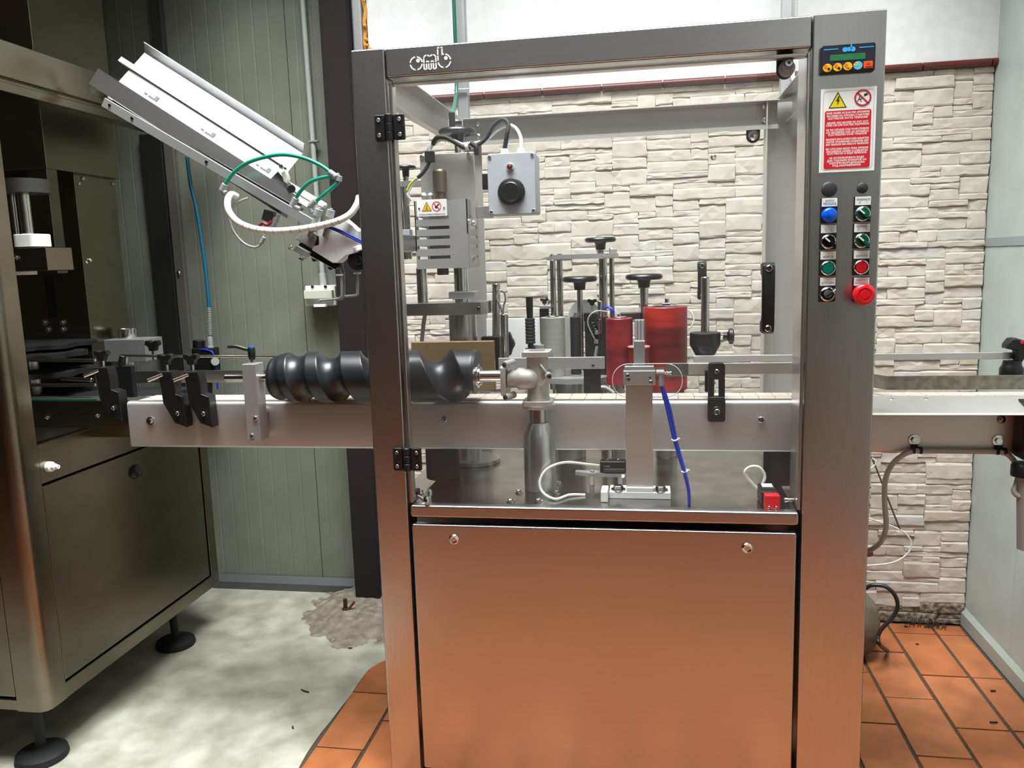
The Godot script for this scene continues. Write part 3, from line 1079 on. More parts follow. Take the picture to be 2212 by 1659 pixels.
	b.prism([Vector2(0.002, 0.003), Vector2(0.010, 0.005), Vector2(0.011, 0.0095), Vector2(0.003, 0.0085)], 0.0, 0.0003, tx)
	for p in [[Vector2(-0.011, -0.008), Vector2(-0.008, -0.002), Vector2(-0.005, -0.003), Vector2(-0.003, -0.009)], [Vector2(-0.008, -0.002), Vector2(-0.006, 0.004)], [Vector2(-0.005, -0.003), Vector2(-0.002, -0.001)]]:
		b.stroke(p, 0.0016, 0.0, 0.0003, tx)
	put("pictogram", b, M.black, sign)
	# blanking plugs
	for q in [[Vector3(1.0006, 1.4062, 0), 0.0157], [Vector3(1.0646, 1.4061, 0), 0.011]]:
		b = Mb.new()
		b.lathe([Vector2(0, 0.0045), Vector2(q[1] * 0.7, 0.004), Vector2(q[1] * 0.93, 0.0025), Vector2(q[1], 0)], Transform3D(Basis(Vector3.RIGHT, PI / 2), q[0]), 26, 0.9)
		put("blanking_plug", b, mat(Color(0.13, 0.14, 0.145), 0.6), t)
	# push buttons and switches: [centre, legend, kind, colour]
	var g1 := Color(0.0, 0.30, 0.22)
	var rows := [
		[Vector3(1.001, 1.3545, 0), ["SOTTO", "TENSIONE"], "lamp", Color(0.0, 0.30, 0.78), "blue signal lamp"],
		[Vector3(1.0653, 1.3548, 0), ["STAMPANTE", "2        1"], "selector", g1, "upper green selector switch"],
		[Vector3(1.0006, 1.3015, 0), ["", "1      2"], "selector", Color(0.02, 0.02, 0.022), "black selector switch"],
		[Vector3(1.0652, 1.3011, 0), ["DISTRIB.", "2        1"], "selector", g1, "lower green selector switch"],
		[Vector3(1.0011, 1.2479, 0), ["", "MARCIA"], "button", Color(0.0, 0.42, 0.34), "green start button"],
		[Vector3(1.066, 1.2478, 0), ["", "ARRESTO"], "button", Color(0.72, 0.05, 0.09), "red stop button"],
		[Vector3(1.0015, 1.1947, 0), ["", "AUTO MAN"], "key", Color(0.02, 0.02, 0.022), "key-operated switch"],
		[Vector3(1.0677, 1.1931, 0), ["ARRESTO", "EMERGENZA"], "mushroom", Color(0.80, 0.07, 0.13), "red mushroom emergency stop"],
	]
	for r in rows:
		push_button(t, r[0], r[1], r[2], r[3], r[4])


func push_button(t: Node3D, c: Vector3, legend: Array, kind: String, tone: Color, label: String) -> void:
	var b := Mb.new()
	b.box(c + Vector3(0, 0.0095, 0.0015), Vector3(0.033, 0.051, 0.003), 0.001)
	var o := put("push_button" if kind in ["button", "mushroom"] else ("signal_lamp" if kind == "lamp" else "selector_switch"), b, M.black, t, label)
	b = Mb.new()
	b.box(c + Vector3(0.0005, 0.0255, 0.0033), Vector3(0.030, 0.0165, 0.0014), 0.0004)
	put("legend_plate", b, mat(Color(0.88, 0.88, 0.86), 0.5), o)
	b = Mb.new()
	letters(b, legend[0] if legend[0] else " ", c + Vector3(0.0005, 0.0285, 0.0041), 0.0042, 0.025)
	letters(b, legend[1], c + Vector3(0.0005, 0.0228, 0.0041), 0.0042, 0.025)
	put("legend", b, mat(Color(0.28, 0.28, 0.28), 0.6), o)
	var f := Transform3D(Basis(Vector3.RIGHT, PI / 2), c)
	var plastic := mat(tone, 0.22)
	b = Mb.new()
	if kind == "lamp":
		b.lathe([Vector2(0, 0.017), Vector2(0.010, 0.0165), Vector2(0.0135, 0.0145), Vector2(0.0148, 0.011), Vector2(0.0152, 0.003)], f, 28, 0.7)
		put("lens", b, plastic, o)
		return
	b.lathe([Vector2(0.0118, 0.008), Vector2(0.0128, 0.0095), Vector2(0.0148, 0.008), Vector2(0.0152, 0.003)], f, 28, 0.9)
	put("bezel_ring", b, M.chrome, o)
	b = Mb.new()
	if kind == "button":
		b.lathe([Vector2(0, 0.009), Vector2(0.0105, 0.009), Vector2(0.0115, 0.008), Vector2(0.0118, 0.004)], f, 26, 0.5)
		put("cap", b, plastic, o)
	elif kind == "mushroom":
		b.lathe([Vector2(0, 0.036), Vector2(0.008, 0.036), Vector2(0.0085, 0.035), Vector2(0.0135, 0.035), Vector2(0.014, 0.036), Vector2(0.018, 0.035), Vector2(0.0215, 0.031), Vector2(0.0222, 0.026), Vector2(0.0205, 0.021), Vector2(0.012, 0.018), Vector2(0.011, 0.004)], f, 32, 0.7)
		put("mushroom_head", b, plastic, o)
	else:
		b.lathe([Vector2(0, 0.010), Vector2(0.011, 0.010), Vector2(0.0122, 0.009), Vector2(0.0124, 0.004)], f, 26, 0.5)
		put("dial", b, plastic, o)
		var a := deg_to_rad(-42.0) if kind == "selector" else deg_to_rad(38.0)
		var bx := Basis(Vector3.BACK, a)
		b = Mb.new()
		if kind == "selector":
			b.prism([Vector2(-0.0115, -0.0030), Vector2(0.0155, -0.0034), Vector2(0.0168, 0.0), Vector2(0.0155, 0.0034), Vector2(-0.0115, 0.0030)], 0.009, 0.019, Transform3D(bx, c), 0.001)
			put("grip", b, plastic, o)
			b = Mb.new()
			b.prism(rounded(-0.0112, -0.0013, 0.001, 0.0013, 0.0012), 0.019, 0.0194, Transform3D(bx, c))
			put("pointer_line", b, M.white, o)
		else:
			b.lathe([Vector2(0, 0.013), Vector2(0.0075, 0.013), Vector2(0.008, 0.012), Vector2(0.008, 0.009)], f, 22, 0.5)
			put("lock", b, mat(Color(0.45, 0.45, 0.45), 0.4, 0.6), o)
			b = Mb.new()
			b.prism(rounded(-0.006, -0.0022, 0.0185, 0.0022, 0.002), 0.012, 0.022, Transform3D(bx, c), 0.0008)
			put("grip", b, mat(Color(0.07, 0.07, 0.07), 0.3), o)
			b = Mb.new()
			b.prism(rounded(0.009, -0.0011, 0.0165, 0.0011, 0.001), 0.022, 0.0224, Transform3D(bx, c))
			put("pointer_line", b, M.white, o)

# ---------------------------------------------------------------- the conveyor and what stands along it
func conveyor() -> void:
	var t := thing("conveyor", "stainless slat-chain conveyor with pale plastic slats running through the machine", "conveyor", Vector3(0.45, 0, -0.26))
	var turn := Transform3D(Basis(Vector3(0, 0, -1), Vector3(0, 1, 0), Vector3(1, 0, 0)), Vector3.ZERO)   # profile (depth, height) swept along x
	# front and rear side plates, each with rounded folds at top and bottom
	for q in [[0.21, 1.0], [0.315, -1.0]]:
		var z: float = q[0]
		var s: float = q[1]
		var pr := [Vector2(z + s * 0.020, 0.9335)]
		for k in 5:
			var a := PI / 2 * k / 4
			pr.append(Vector2(z + s * (0.009 - 0.009 * sin(a)), 0.9335 - 0.009 + 0.009 * cos(a)))
		for k in 5:
			var a := PI / 2 * k / 4
			pr.append(Vector2(z + s * (0.006 - 0.006 * cos(a)), 0.815 - 0.006 * sin(a)))
		pr.append(Vector2(z + s * 0.022, 0.809))
		var b := Mb.new()
		b.sheet(pr, 0.002, -0.7703, 1.62, turn)
		var sp := put("side_plate", b, M.steel_satin, t)
		if s > 0.0:
			b = Mb.new()
			b.span(Vector3(-0.7703, 0.811, -0.228), Vector3(-0.7703 + 0.002, 0.930, -0.209), 0.0005)
			put("end_fold", b, M.steel_satin, sp)
	var b := Mb.new()
	b.span(Vector3(-0.76, 0.900, -0.300), Vector3(1.62, 0.927, -0.226), 0.0)
	put("chain_bed", b, M.black, t)
	b = Mb.new()
	b.span(Vector3(-0.70, 0.926, -0.2235), Vector3(1.62, 0.934, -0.2155), 0.0005)
	put("wear_strip", b, mat(Color(0.05, 0.42, 0.28), 0.5), t, "green wear strip")
	var slat := Mb.new()
	slat.prism([Vector2(-0.0186, -0.0415), Vector2(0.0186, -0.0415), Vector2(0.0186, -0.01), Vector2(0.0236, 0.0), Vector2(0.0186, 0.01), Vector2(0.0186, 0.0415), Vector2(-0.0186, 0.0415), Vector2(-0.0186, 0.01), Vector2(-0.0136, 0.0), Vector2(-0.0186, -0.01)], 0.0, 0.004, Transform3D(Basis(Vector3.RIGHT, -PI / 2), Vector3.ZERO), 0.0005)
	var sm := slat.mesh()
	var pale := mat(Color(0.70, 0.66, 0.62), 0.4)
	for k in 62:
		shared("belt_slat", sm, pale, t, Transform3D(Basis(), Vector3(-0.72 + k * 0.0381, 0.9345, -0.2585)))
	for q in [Vector3(-0.7034, 0.8825, -0.2085), Vector3(0.1215, 0.8888, -0.2085), Vector3(0.9021, 0.8889, -0.2085)]:
		screw(t, q, Vector3.BACK, 0.0075, "hex" if q.x < 0.0 else "socket", M.chrome, "bolt")
	# black legs on the table
	for q in [0.0977, 0.9609]:
		b = Mb.new()
		b.rod(Vector3(q, 0.722, -0.262), Vector3(q, 0.811, -0.262), 0.0445, 36, 0.001)
		put("leg", b, M.rubber, t, "black round leg under the conveyor")
	b = Mb.new()
	b.span(Vector3(1.645, 0.0, -0.31), Vector3(1.695, 0.80, -0.235), 0.003)
	b.span(Vector3(1.60, 0.80, -0.31), Vector3(1.695, 0.83, -0.235), 0.003)
	put("floor_leg", b, M.steel_v, t)


func timing_screw() -> void:
	var x0: float = -0.3154
	var x1: float = 0.2231
	var yc: float = 1.0054
	var t := thing("timing_screw", "large dark grey timing screw with deep spiral pockets lying over the conveyor", "feed screw", Vector3(x0, yc, -0.165))
	var big := 0.0655
	var nx := 260
	var ns := 96
	var ring := []
	var len := x1 - x0
	# position of the groove centre: phase grows as the pitch widens towards the right
	var ph := []
	var acc := 0.0
	for i in nx + 1:
		var u := float(i) / nx
		var pitch := lerpf(0.052, 0.215, u)
		ph.append(acc)
		acc += TAU * (len / nx) / pitch
	var ph_end: float = acc
	var b := Mb.new()
	for i in nx + 1:
		var u := float(i) / nx
		var pitch := lerpf(0.052, 0.215, u)
		var dep := lerpf(0.010, 0.029, smoothstep(0.0, 0.7, u))
		var half := minf(pitch * lerpf(0.36, 0.24, smoothstep(0.0, 0.6, u)), 0.042)
		var rho := (half * half + dep * dep) / (2.0 * dep)
		var r := []
		for k in ns:
			var th := TAU * k / ns     # 0 = towards the viewer, a quarter turn = up
			# groove centred on the top at 72% of the length
			var w := fposmod((ph[i] - ph[int(nx * 0.80)]) + (th - PI / 2), TAU) / TAU
			var s := (w if w < 0.5 else w - 1.0) * pitch
			var rad := big
			if absf(s) < half:
				rad = big - (dep - rho + sqrt(maxf(rho * rho - s * s, 0.0)))
			var cap := big
			if u < 0.14:
				cap = lerpf(0.044, big, sqrt(maxf(0.0, 1.0 - pow(1.0 - u / 0.14, 2.0))))
			if u > 0.985:
				cap = big - (u - 0.985) / 0.015 * 0.0035
			rad = minf(rad, cap)
			r.append(Vector3(x0 + len * u, yc + rad * sin(th), -0.165 + rad * cos(th)))
		ring.append(r)
	var nrm := []
	for i in nx + 1:
		var r := []
		for k in ns:
			var du: Vector3 = ring[mini(i + 1, nx)][k] - ring[maxi(i - 1, 0)][k]
			var dv: Vector3 = ring[i][(k + 1) % ns] - ring[i][(k + ns - 1) % ns]
			var m := du.cross(dv).normalized()
			var out: Vector3 = ring[i][k] - Vector3(ring[i][k].x, yc, -0.165)
			r.append(m if m.dot(out) > 0.0 else -m)
		nrm.append(r)
	for i in nx:
		for k in ns:
			var k2 := (k + 1) % ns
			b.quad(ring[i][k], ring[i][k2], ring[i + 1][k2], ring[i + 1][k], nrm[i][k], nrm[i][k2], nrm[i + 1][k2], nrm[i + 1][k])
	for e in [[0, Vector3.LEFT], [nx, Vector3.RIGHT]]:
		var c := Vector3(ring[e[0]][0].x, yc, -0.165)
		for k in ns:
			b.tri(c, ring[e[0]][k], ring[e[0]][(k + 1) % ns], e[1], e[1], e[1])
	put("spiral_body", b, M.screw_pe, t)
	b = Mb.new()
	b.rod(Vector3(-0.4478, yc, -0.165), Vector3(x0 + 0.01, yc, -0.165), 0.0105, 24, 0.002)
	put("shaft", b, M.shaft, t, "bright steel shaft")
	b = Mb.new()
	b.lathe([Vector2(0.030, 0.0), Vector2(0.030, 0.002), Vector2(0.027, 0.003), Vector2(0.0145, 0.003)], Mb.frame(Vector3(x1 - 0.001, yc, -0.165), Vector3.RIGHT), 30)
	put("hub_ring", b, M.chrome, t)
	b = Mb.new()
	b.rod(Vector3(x1 - 0.01, yc, -0.165), Vector3(x1 + 0.008, yc, -0.165), 0.023, 30)
	b.rod(Vector3(x1, yc, -0.165), Vector3(0.2911, yc, -0.165), 0.0145, 24)
	put("shaft", b, M.shaft, t, "bright steel shaft")


func stands() -> void:
	var yc: float = 1.0054
	# bearing block with clamp lever at the left end of the screw
	var bx: float = -0.3688
	var t := thing("bearing_block", "upright aluminium block that carries the left end of the timing screw", "bearing block", Vector3(bx, 0.843, -0.165))
	var b := Mb.new()
	b.span(Vector3(bx - 0.0185, 0.843, -0.185), Vector3(bx + 0.0185, 1.0432, -0.140), 0.0012)
	put("block", b, M.alu, t)
	b = Mb.new()
	b.rod(Vector3(bx + 0.004, 0.9122, -0.2085), Vector3(bx + 0.004, 0.9122, -0.184), 0.010)
	b.rod(Vector3(bx, 0.8501, -0.2085), Vector3(bx, 0.8501, -0.184), 0.010)
	put("spacer", b, M.chrome, t)
	screw(t, Vector3(bx + 0.009, 0.904, -0.1402), Vector3.BACK, 0.0058)
	screw(t, Vector3(bx - 0.004, 0.8577, -0.1402), Vector3.BACK, 0.0058)
	t = thing("clamp_lever", "black clamp lever with a bright blue cap on the aluminium block", "lever", Vector3(bx, 1.0432, -0.163))
	var ly: float = 1.0403
	b = Mb.new()
	b.rod(Vector3(bx, ly - 0.002, -0.163), Vector3(bx, ly + 0.014, -0.163), 0.004)
	put("stud", b, M.chrome, t)
	b = Mb.new()
	b.lathe([Vector2(0, 0.012), Vector2(0.007, 0.012), Vector2(0.0095, 0.02), Vector2(0.0098, 0.040), Vector2(0.008, 0.044), Vector2(0, 0.044)], Transform3D(Basis(), Vector3(bx, ly, -0.163)), 22)
	b.tube([Vector3(bx, ly + 0.037, -0.163), Vector3(bx - 0.016, ly + 0.040, -0.161), Vector3(bx - 0.038, ly + 0.047, -0.158), Vector3(bx - 0.060, ly + 0.0475, -0.156)], 0.0052, 12, 6)
	put("lever_arm", b, M.black, t)
	b = Mb.new()
	b.lathe([Vector2(0, 0.0475), Vector2(0.006, 0.0465), Vector2(0.0065, 0.0435)], Transform3D(Basis(), Vector3(bx, ly, -0.163)), 18)
	put("cap", b, mat(Color(0.02, 0.36, 0.80), 0.35), t, "blue cap")

	# bevel gearbox on its pedestal
	var gx: float = 0.3711
	t = thing("gearbox", "cast aluminium angle gearbox at the right end of the timing screw", "gearbox", Vector3(gx, 0.955, -0.165))
	var gy: float = 0.9998
	var gt: float = 1.0666
	var gb: float = 0.9334
	b = Mb.new()
	b.lathe([Vector2(0.0, gb + 0.012), Vector2(0.030, gb + 0.012), Vector2(0.027, gb + 0.022), Vector2(0.026, gt - 0.03), Vector2(0.027, gt - 0.010), Vector2(0, gt - 0.010)], Transform3D(Basis(), Vector3(gx, 0, -0.165)), 32, 0.8)
	b.lathe([Vector2(0.010, 0.0), Vector2(0.022, 0.010), Vector2(0.027, 0.024), Vector2(0.027, 0.050), Vector2(0.022, 0.056), Vector2(0.022, 0.076)], Mb.frame(Vector3(gx + 0.006, gy, -0.150), Vector3.LEFT), 30, 0.7)
	var body := put("housing", b, M.cast, t)
	b = Mb.new()
	b.prism(rounded(-0.034, -0.034, 0.034, 0.034, 0.008), 0.0, 0.013, Transform3D(Basis(Vector3.RIGHT, -PI / 2), Vector3(gx, gt - 0.013, -0.165)), 0.0015)
	put("flange", b, M.cast, t)
	b = Mb.new()
	b.lathe([Vector2(0.0, 0.0006), Vector2(0.020, 0.0006), Vector2(0.0205, 0.0)], Transform3D(Basis(), Vector3(gx, gt, -0.165)), 28)
	put("bore", b, mat(Color(0.42, 0.42, 0.41), 0.6, 0.4), t)
	b = Mb.new()
	b.prism(rounded(-0.041, -0.036, 0.041, 0.036, 0.006), 0.0, 0.012, Transform3D(Basis(Vector3(0, 0, 1), Vector3(0, 1, 0), Vector3(-1, 0, 0)), Vector3(gx - 0.073, gy - 0.002, -0.160)), 0.0015)
	put("flange", b, M.cast, t)
	b = Mb.new()
	b.prism(rounded(-0.036, -0.036, 0.036, 0.036, 0.01), 0.0, 0.012, Transform3D(Basis(Vector3.RIGHT, -PI / 2), Vector3(gx, gb + 0.001, -0.165)), 0.0015)
	b.lathe([Vector2(0, gb - 0.007), Vector2(0.039, gb - 0.007), Vector2(0.040, gb - 0.005), Vector2(0.040, gb + 0.001), Vector2(0.0, gb + 0.001)], Transform3D(Basis(), Vector3(gx, 0, -0.165)), 36)
	put("flange", b, M.cast, t)
	# bosses that carry the clamp screws, each on its ribs
	for q in [[Vector3(gx - 0.074, 1.0381, -0.122), 0.8], [Vector3(gx - 0.074, 0.9585, -0.122), 0.8], [Vector3(0.4035, 1.0087, -0.127), 1.0]]:
		b = Mb.new()
		var e := Vector3(0.5, 0.06, -1).normalized() if q[1] < 0.9 else Vector3(-0.35, 0.05, -1).normalized()
		b.rod(q[0], q[0] + e * 0.036, 0.0085, 20, 0.001)
		var o := put("boss", b, M.cast, t)
		screw(o, q[0], -e, 0.0048, "socket", M.black_gloss)
		if q[1] > 0.9:
			b = Mb.new()
			for s in [-1.0, 1.0]:
				b.tube([q[0] + e * 0.006, q[0] + Vector3(-0.013, s * 0.016, -0.006), q[0] + Vector3(-0.022, s * 0.027, -0.012)], 0.003, 8, 4)
			put("rib", b, M.cast, o)
	t = thing("gearbox_pedestal", "turned aluminium pedestal with a conical shoulder under the gearbox", "pedestal", Vector3(gx, 0.722, -0.165))
	b = Mb.new()
	b.lathe([Vector2(0.0235, gb - 0.008), Vector2(0.0235, 0.8919), Vector2(0.0, 0.8919)].map(func(p): return p), Transform3D(Basis(), Vector3(gx, 0, -0.165)), 36)
	put("neck", b, M.shaft, t)
	b = Mb.new()
	b.lathe([Vector2(0, 0.8907), Vector2(0.0245, 0.8907), Vector2(0.0395, 0.8594), Vector2(0.0398, 0.7225), Vector2(0, 0.7225)], Transform3D(Basis(), Vector3(gx, 0, -0.165)), 44)
	put("barrel", b, M.turned, t)
	for q in [Vector3(0.3141, 0.722, -0.0515), Vector3(0.3797, 0.722, -0.0556), Vector3(0.3224, 0.722, -0.1255), Vector3(0.4156, 0.722, -0.1269), Vector3(0.41, 0.722, -0.2094)]:
		screw(t, q, Vector3.UP, 0.0068, "hex", M.chrome, "bolt")

	# upright plate with the valve block
	var px0: float = 0.5842
	var px1: float = 0.6457
	t = thing("valve_stand", "upright grey steel plate on a bolted foot carrying an aluminium valve block", "stand", Vector3((px0 + px1) / 2, 0.722, -0.105))
	b = Mb.new()
	b.span(Vector3(px0, 0.738, -0.110), Vector3(px1, 0.9949, -0.098), 0.001)
	put("plate", b, M.steel_satin, t)
	var fx0: float = 0.5437
	var fx1: float = 0.6862
	b = Mb.new()
	b.span(Vector3(fx0, 0.7225, -0.150), Vector3(fx1, 0.738, -0.088), 0.001)
	b.span(Vector3(px0, 0.737, -0.130), Vector3(px1, 0.749, -0.089), 0.001)
	put("foot", b, M.alu_bright, t)
	b = Mb.new()
	b.span(Vector3(fx0 - 0.018, 0.7225, -0.110), Vector3(fx0 - 0.002, 0.748, -0.055), 0.002)
	put("stop_block", b, M.white, t, "white stop block")
	for q in [fx0 + 0.021, fx1 - 0.023]:
		screw(t, Vector3(q, 0.738, -0.104), Vector3.UP, 0.0115, "hex", M.chrome, "bolt")
	var vx0: float = 0.5794
	var vx1: float = 0.6523
	b = Mb.new()
	b.span(Vector3(vx0, 0.9934, -0.108), Vector3(vx1, 1.0264, -0.080), 0.0015)
	b.span(Vector3(vx0 + 0.003, 1.0254, -0.106), Vector3(vx1 - 0.003, 1.0354, -0.088), 0.0012)
	var vb := put("valve_block", b, M.alu, t)
	for q in [[1356, 811], [1359, 819], [1404, 816], [1405, 826]]:
		pass
	screw(vb, Vector3(vx0 + 0.0105, 1.016, -0.0802), Vector3.BACK, 0.0045, "socket", M.chrome)
	screw(vb, Vector3(vx0 + 0.0135, 1.0064, -0.0803), Vector3.BACK, 0.0026, "cap", M.black_gloss)
	screw(vb, Vector3(vx1 - 0.0125, 1.0114, -0.0803), Vector3.BACK, 0.0026, "cap", M.black_gloss)
	screw(vb, Vector3(vx1 - 0.0105, 1.0007, -0.0802), Vector3.BACK, 0.0045, "socket", M.chrome)
	b = Mb.new()
	b.span(Vector3(0.6031, 1.0214 - 0.02, -0.140), Vector3(0.6286, 1.0907, -0.118), 0.0012)
	put("piston_post", b, M.alu, t)
	b = Mb.new()
	b.prism(rounded(0.5536, 0.9601, 0.7134, 1.0382, 0.037, 10), -0.1165, -0.1125, Transform3D())
	var cpl := put("clear_plate", b, M.clear, t, "clear plate with rounded ends")
	b = Mb.new()
	var edge := []
	for p in rounded(0.5536, 0.9601, 0.7134, 1.0382, 0.037, 10):
		edge.append(Vector3(p.x, p.y, -0.1125))
	edge.append(edge[0])
	b.tube(edge, 0.0009, 6, 1)
	put("cut_edge", b, mat(Color(0.85, 0.87, 0.87), 0.3), cpl)
	t = thing("elbow_fitting", "grey push-in elbow with a brass-like screw on the valve block", "fitting", Vector3(vx1, 1.0193, -0.092))
	b = Mb.new()
	var ey: float = 1.019
	b.rod(Vector3(vx1 + 0.001, ey, -0.094), Vector3(vx1 + 0.020, ey, -0.094), 0.0078, 18)
	b.rod(Vector3(vx1 + 0.012, ey, -0.094), Vector3(vx1 + 0.012, ey - 0.030, -0.094), 0.0068, 18)
	put("elbow", b, M.fitting, t)
	b = Mb.new()
	for k in 4:
		b.rod(Vector3(vx1 + 0.020 + k * 0.0042, ey, -0.094), Vector3(vx1 + 0.0235 + k * 0.0042, ey, -0.094), 0.0042 if k % 2 else 0.003, 12)
	put("throttle_screw", b, M.chrome, t)
	# blue hoses down to the table
	t = thing("blue_air_hoses", "pair of blue air hoses bound with white ties running down to the table", "hose", Vector3(0.7279, 0.722, -0.0593))
	for s in [0.0, 1.0]:
		b = Mb.new()
		var o: float = s * 0.0065
		b.tube([Vector3(vx1 + 0.012 + o * 0.5, ey - 0.027, -0.094), Vector3(0.6772, 0.94, -0.09) + Vector3(o, 0, 0), Vector3(0.6864, 0.8975, -0.086) + Vector3(o * 0.9, 0, 0), Vector3(0.6945, 0.8638, -0.082) + Vector3(o * 0.6, 0, 0), Vector3(0.7058, 0.8237, -0.077) + Vector3(o * 0.5, 0, 0.002 * s), Vector3(0.7169, 0.7876, -0.07) + Vector3(o * 0.3, 0, 0.004 * s), Vector3(0.725, 0.7512, -0.064) + Vector3(o * 0.1, 0, 0.004 * s), Vector3(0.7269, 0.722, -0.0593)], 0.0036, 10, 8)
		put("hose", b, M.blue, t)
	for q in [Vector3(0.6945, 0.8648, -0.082), Vector3(0.7159, 0.7938, -0.071)]:
		b = Mb.new()
		b.tube([q + Vector3(-0.006, 0.001, 0.0), q + Vector3(0, 0.0, 0.0055), q + Vector3(0.0085, 0.003, 0.001), q + Vector3(0.003, 0.003, -0.005), q + Vector3(-0.006, 0.001, 0.0)], 0.0018, 8, 6)
		b.box(q + Vector3(0.010, 0.004, 0.002), Vector3(0.006, 0.004, 0.004), 0.001)
		put("cable_tie", b, M.white, t)
	# limit switch on its plate with its cable
	var lp: Vector3 = Vector3(0.5211, 0.7469, -0.19)
	t = thing("limit_switch", "black limit switch on a grey plate behind the valve stand", "switch", Vector3(lp.x, 0.722, -0.19))
	b = Mb.new()
	b.prism([Vector2(0.4546, -0.215), Vector2(0.5799, -0.225), Vector2(0.5799, -0.185), Vector2(0.4917, -0.185), Vector2(0.4546, -0.200)], -0.757, -0.748, Transform3D(Basis(Vector3(1, 0, 0), Vector3(0, 0, 1), Vector3(0, -1, 0)), Vector3.ZERO))
	put("plate", b, M.grey_paint, t)
	b = Mb.new()
	b.rod(Vector3(0.4952, 0.722, -0.2), Vector3(0.4952, 0.749, -0.2), 0.006)
	b.rod(Vector3(0.5663, 0.722, -0.2), Vector3(0.5663, 0.749, -0.2), 0.006)
	put("pillar", b, M.white, t)
	b = Mb.new()
	b.span(Vector3(0.5168, 0.7565, -0.215), Vector3(0.5804, 0.787, -0.187), 0.003)
	put("body", b, M.black, t)
	b = Mb.new()
	b.span(Vector3(0.526, 0.760, -0.188), Vector3(0.5782, 0.769, -0.183), 0.001)
	b.span(Vector3(0.526, 0.770, -0.188), Vector3(0.5419, 0.776, -0.184), 0.001)
	put("plunger_guide", b, mat(Color(0.20, 0.20, 0.20), 0.4), t)
	b = Mb.new()
	b.rod(Vector3(0.5735, 0.7493, -0.188), Vector3(0.5737, 0.7515, -0.18), 0.0045, 14)
	put("plunger", b, M.white, t)
	for q in [1313, 1336]:
		screw(t, Vector3(lp.x + (q - 1300) * 0.00112, 0.787, -0.2), Vector3.UP, 0.003, "hex")
	screw(t, Vector3(0.4977, 0.757, -0.196), Vector3.UP, 0.0045, "hex")
	var cable := [Vector3(0.5179, 0.772, -0.2), Vector3(0.4895, 0.786, -0.16), Vector3(0.4355, 0.7964, -0.135), Vector3(0.3948, 0.785, -0.115), Vector3(0.3774, 0.7565, -0.105), Vector3(0.3859, 0.732, -0.095), Vector3(0.4195, 0.7265, -0.0618), Vector3(0.4488, 0.7265, -0.0979), Vector3(0.4855, 0.724, -0.1085)]
	b = Mb.new()
	b.tube(cable, 0.0032, 10, 8)
	single("looped_cable", b, M.cable_white, "white cable looping from the black limit switch down to a hole in the table", "cable")
	# interlock switch of the guard door
	var rp: Vector3 = Vector3(0.9037, 0.722, -0.0156)
	t = thing("door_interlock", "red and black safety switch on the table by the right of the guard door", "switch", Vector3(rp.x, 0.722, rp.z - 0.03))
	b = Mb.new()
	var rx: float = rp.x
	b.x = Transform3D(Basis(), Vector3(rx, 0.722, -0.045))
	b.span(Vector3(-0.021, 0.002, -0.065), Vector3(0.014, 0.036, 0.004), 0.002)
	b.span(Vector3(-0.019, 0.034, -0.060), Vector3(0.012, 0.0385, -0.012), 0.001)
	put("body", b, M.black, t)
	b = Mb.new()
	b.x = Transform3D(Basis(), Vector3(rx, 0.722, -0.045))
	b.span(Vector3(-0.0165, 0.0005, 0.002), Vector3(0.0165, 0.034, 0.026), 0.002)
	put("head", b, M.red, t, "red head of the switch")
	b = Mb.new()
	b.x = Transform3D(Basis(), Vector3(rx, 0.722, -0.045))
	b.span(Vector3(-0.015, 0.0384, -0.055), Vector3(0.009, 0.0390, -0.025), 0.0)
	put("label_plate", b, mat(Color(0.72, 0.73, 0.72), 0.5), t)
	for s in [-0.007, 0.008]:
		screw(t, Vector3(rx + s, 0.729, -0.0188), Vector3.BACK, 0.0036)
	b = Mb.new()
	b.tube([Vector3(rx - 0.019, 0.745, -0.108), Vector3(0.8715, 0.758, -0.11), Vector3(0.8547, 0.7819, -0.11), Vector3(0.8659, 0.7964, -0.11), Vector3(0.8864, 0.7955, -0.11), Vector3(0.899, 0.7759, -0.11), Vector3(rx - 0.011, 0.752, -0.108)], 0.0036, 10, 8)
	put("cable", b, M.cable_white, t)
	t = thing("stop_bolt", "small chrome bolt at the right end of the table beside the red switch", "bolt", Vector3(0.9392, 0.7375, -0.05))
	b = Mb.new()
	b.rod(Vector3(0.9362, 0.7375, -0.05), Vector3(0.955, 0.7378, -0.05), 0.0042, 14)
	put("shank", b, M.chrome, t)
	b = Mb.new()
	b.rod(Vector3(0.9332, 0.7374, -0.05), Vector3(0.9411, 0.7375, -0.05), 0.0062, 6)
	put("head", b, M.chrome, t)
	# hinge bolts at the left end of the table
	t = thing("hinge_bolts", "cluster of chrome dome nuts and pins at the left end of the table", "bolt", Vector3(0.1211, 0.7245, -0.0237))
	b = Mb.new()
	b.lathe([Vector2(0, 0.022), Vector2(0.005, 0.0205), Vector2(0.0078, 0.015), Vector2(0.0080, 0.008), Vector2(0.0045, 0.006), Vector2(0.0045, 0), Vector2(0, 0)], Transform3D(Basis(), Vector3(0.1227, 0.7245, -0.0053)), 18)
	put("dome_nut", b, M.chrome, t)
	b = Mb.new()
	b.lathe([Vector2(0, 0.020), Vector2(0.005, 0.0185), Vector2(0.0075, 0.013), Vector2(0.0075, 0.004), Vector2(0.0045, 0.002), Vector2(0.0045, -0.012), Vector2(0, -0.012)], Transform3D(Basis(), Vector3(0.1176, 0.7302, -0.05)), 18)
	put("dome_nut", b, M.chrome, t)
	b = Mb.new()
	b.rod(Vector3(0.0898, 0.7361, -0.04), Vector3(0.113, 0.7205, -0.04), 0.0035, 12)
	b.rod(Vector3(0.0998, 0.7456, -0.055), Vector3(0.1096, 0.7258, -0.045), 0.0035, 12)
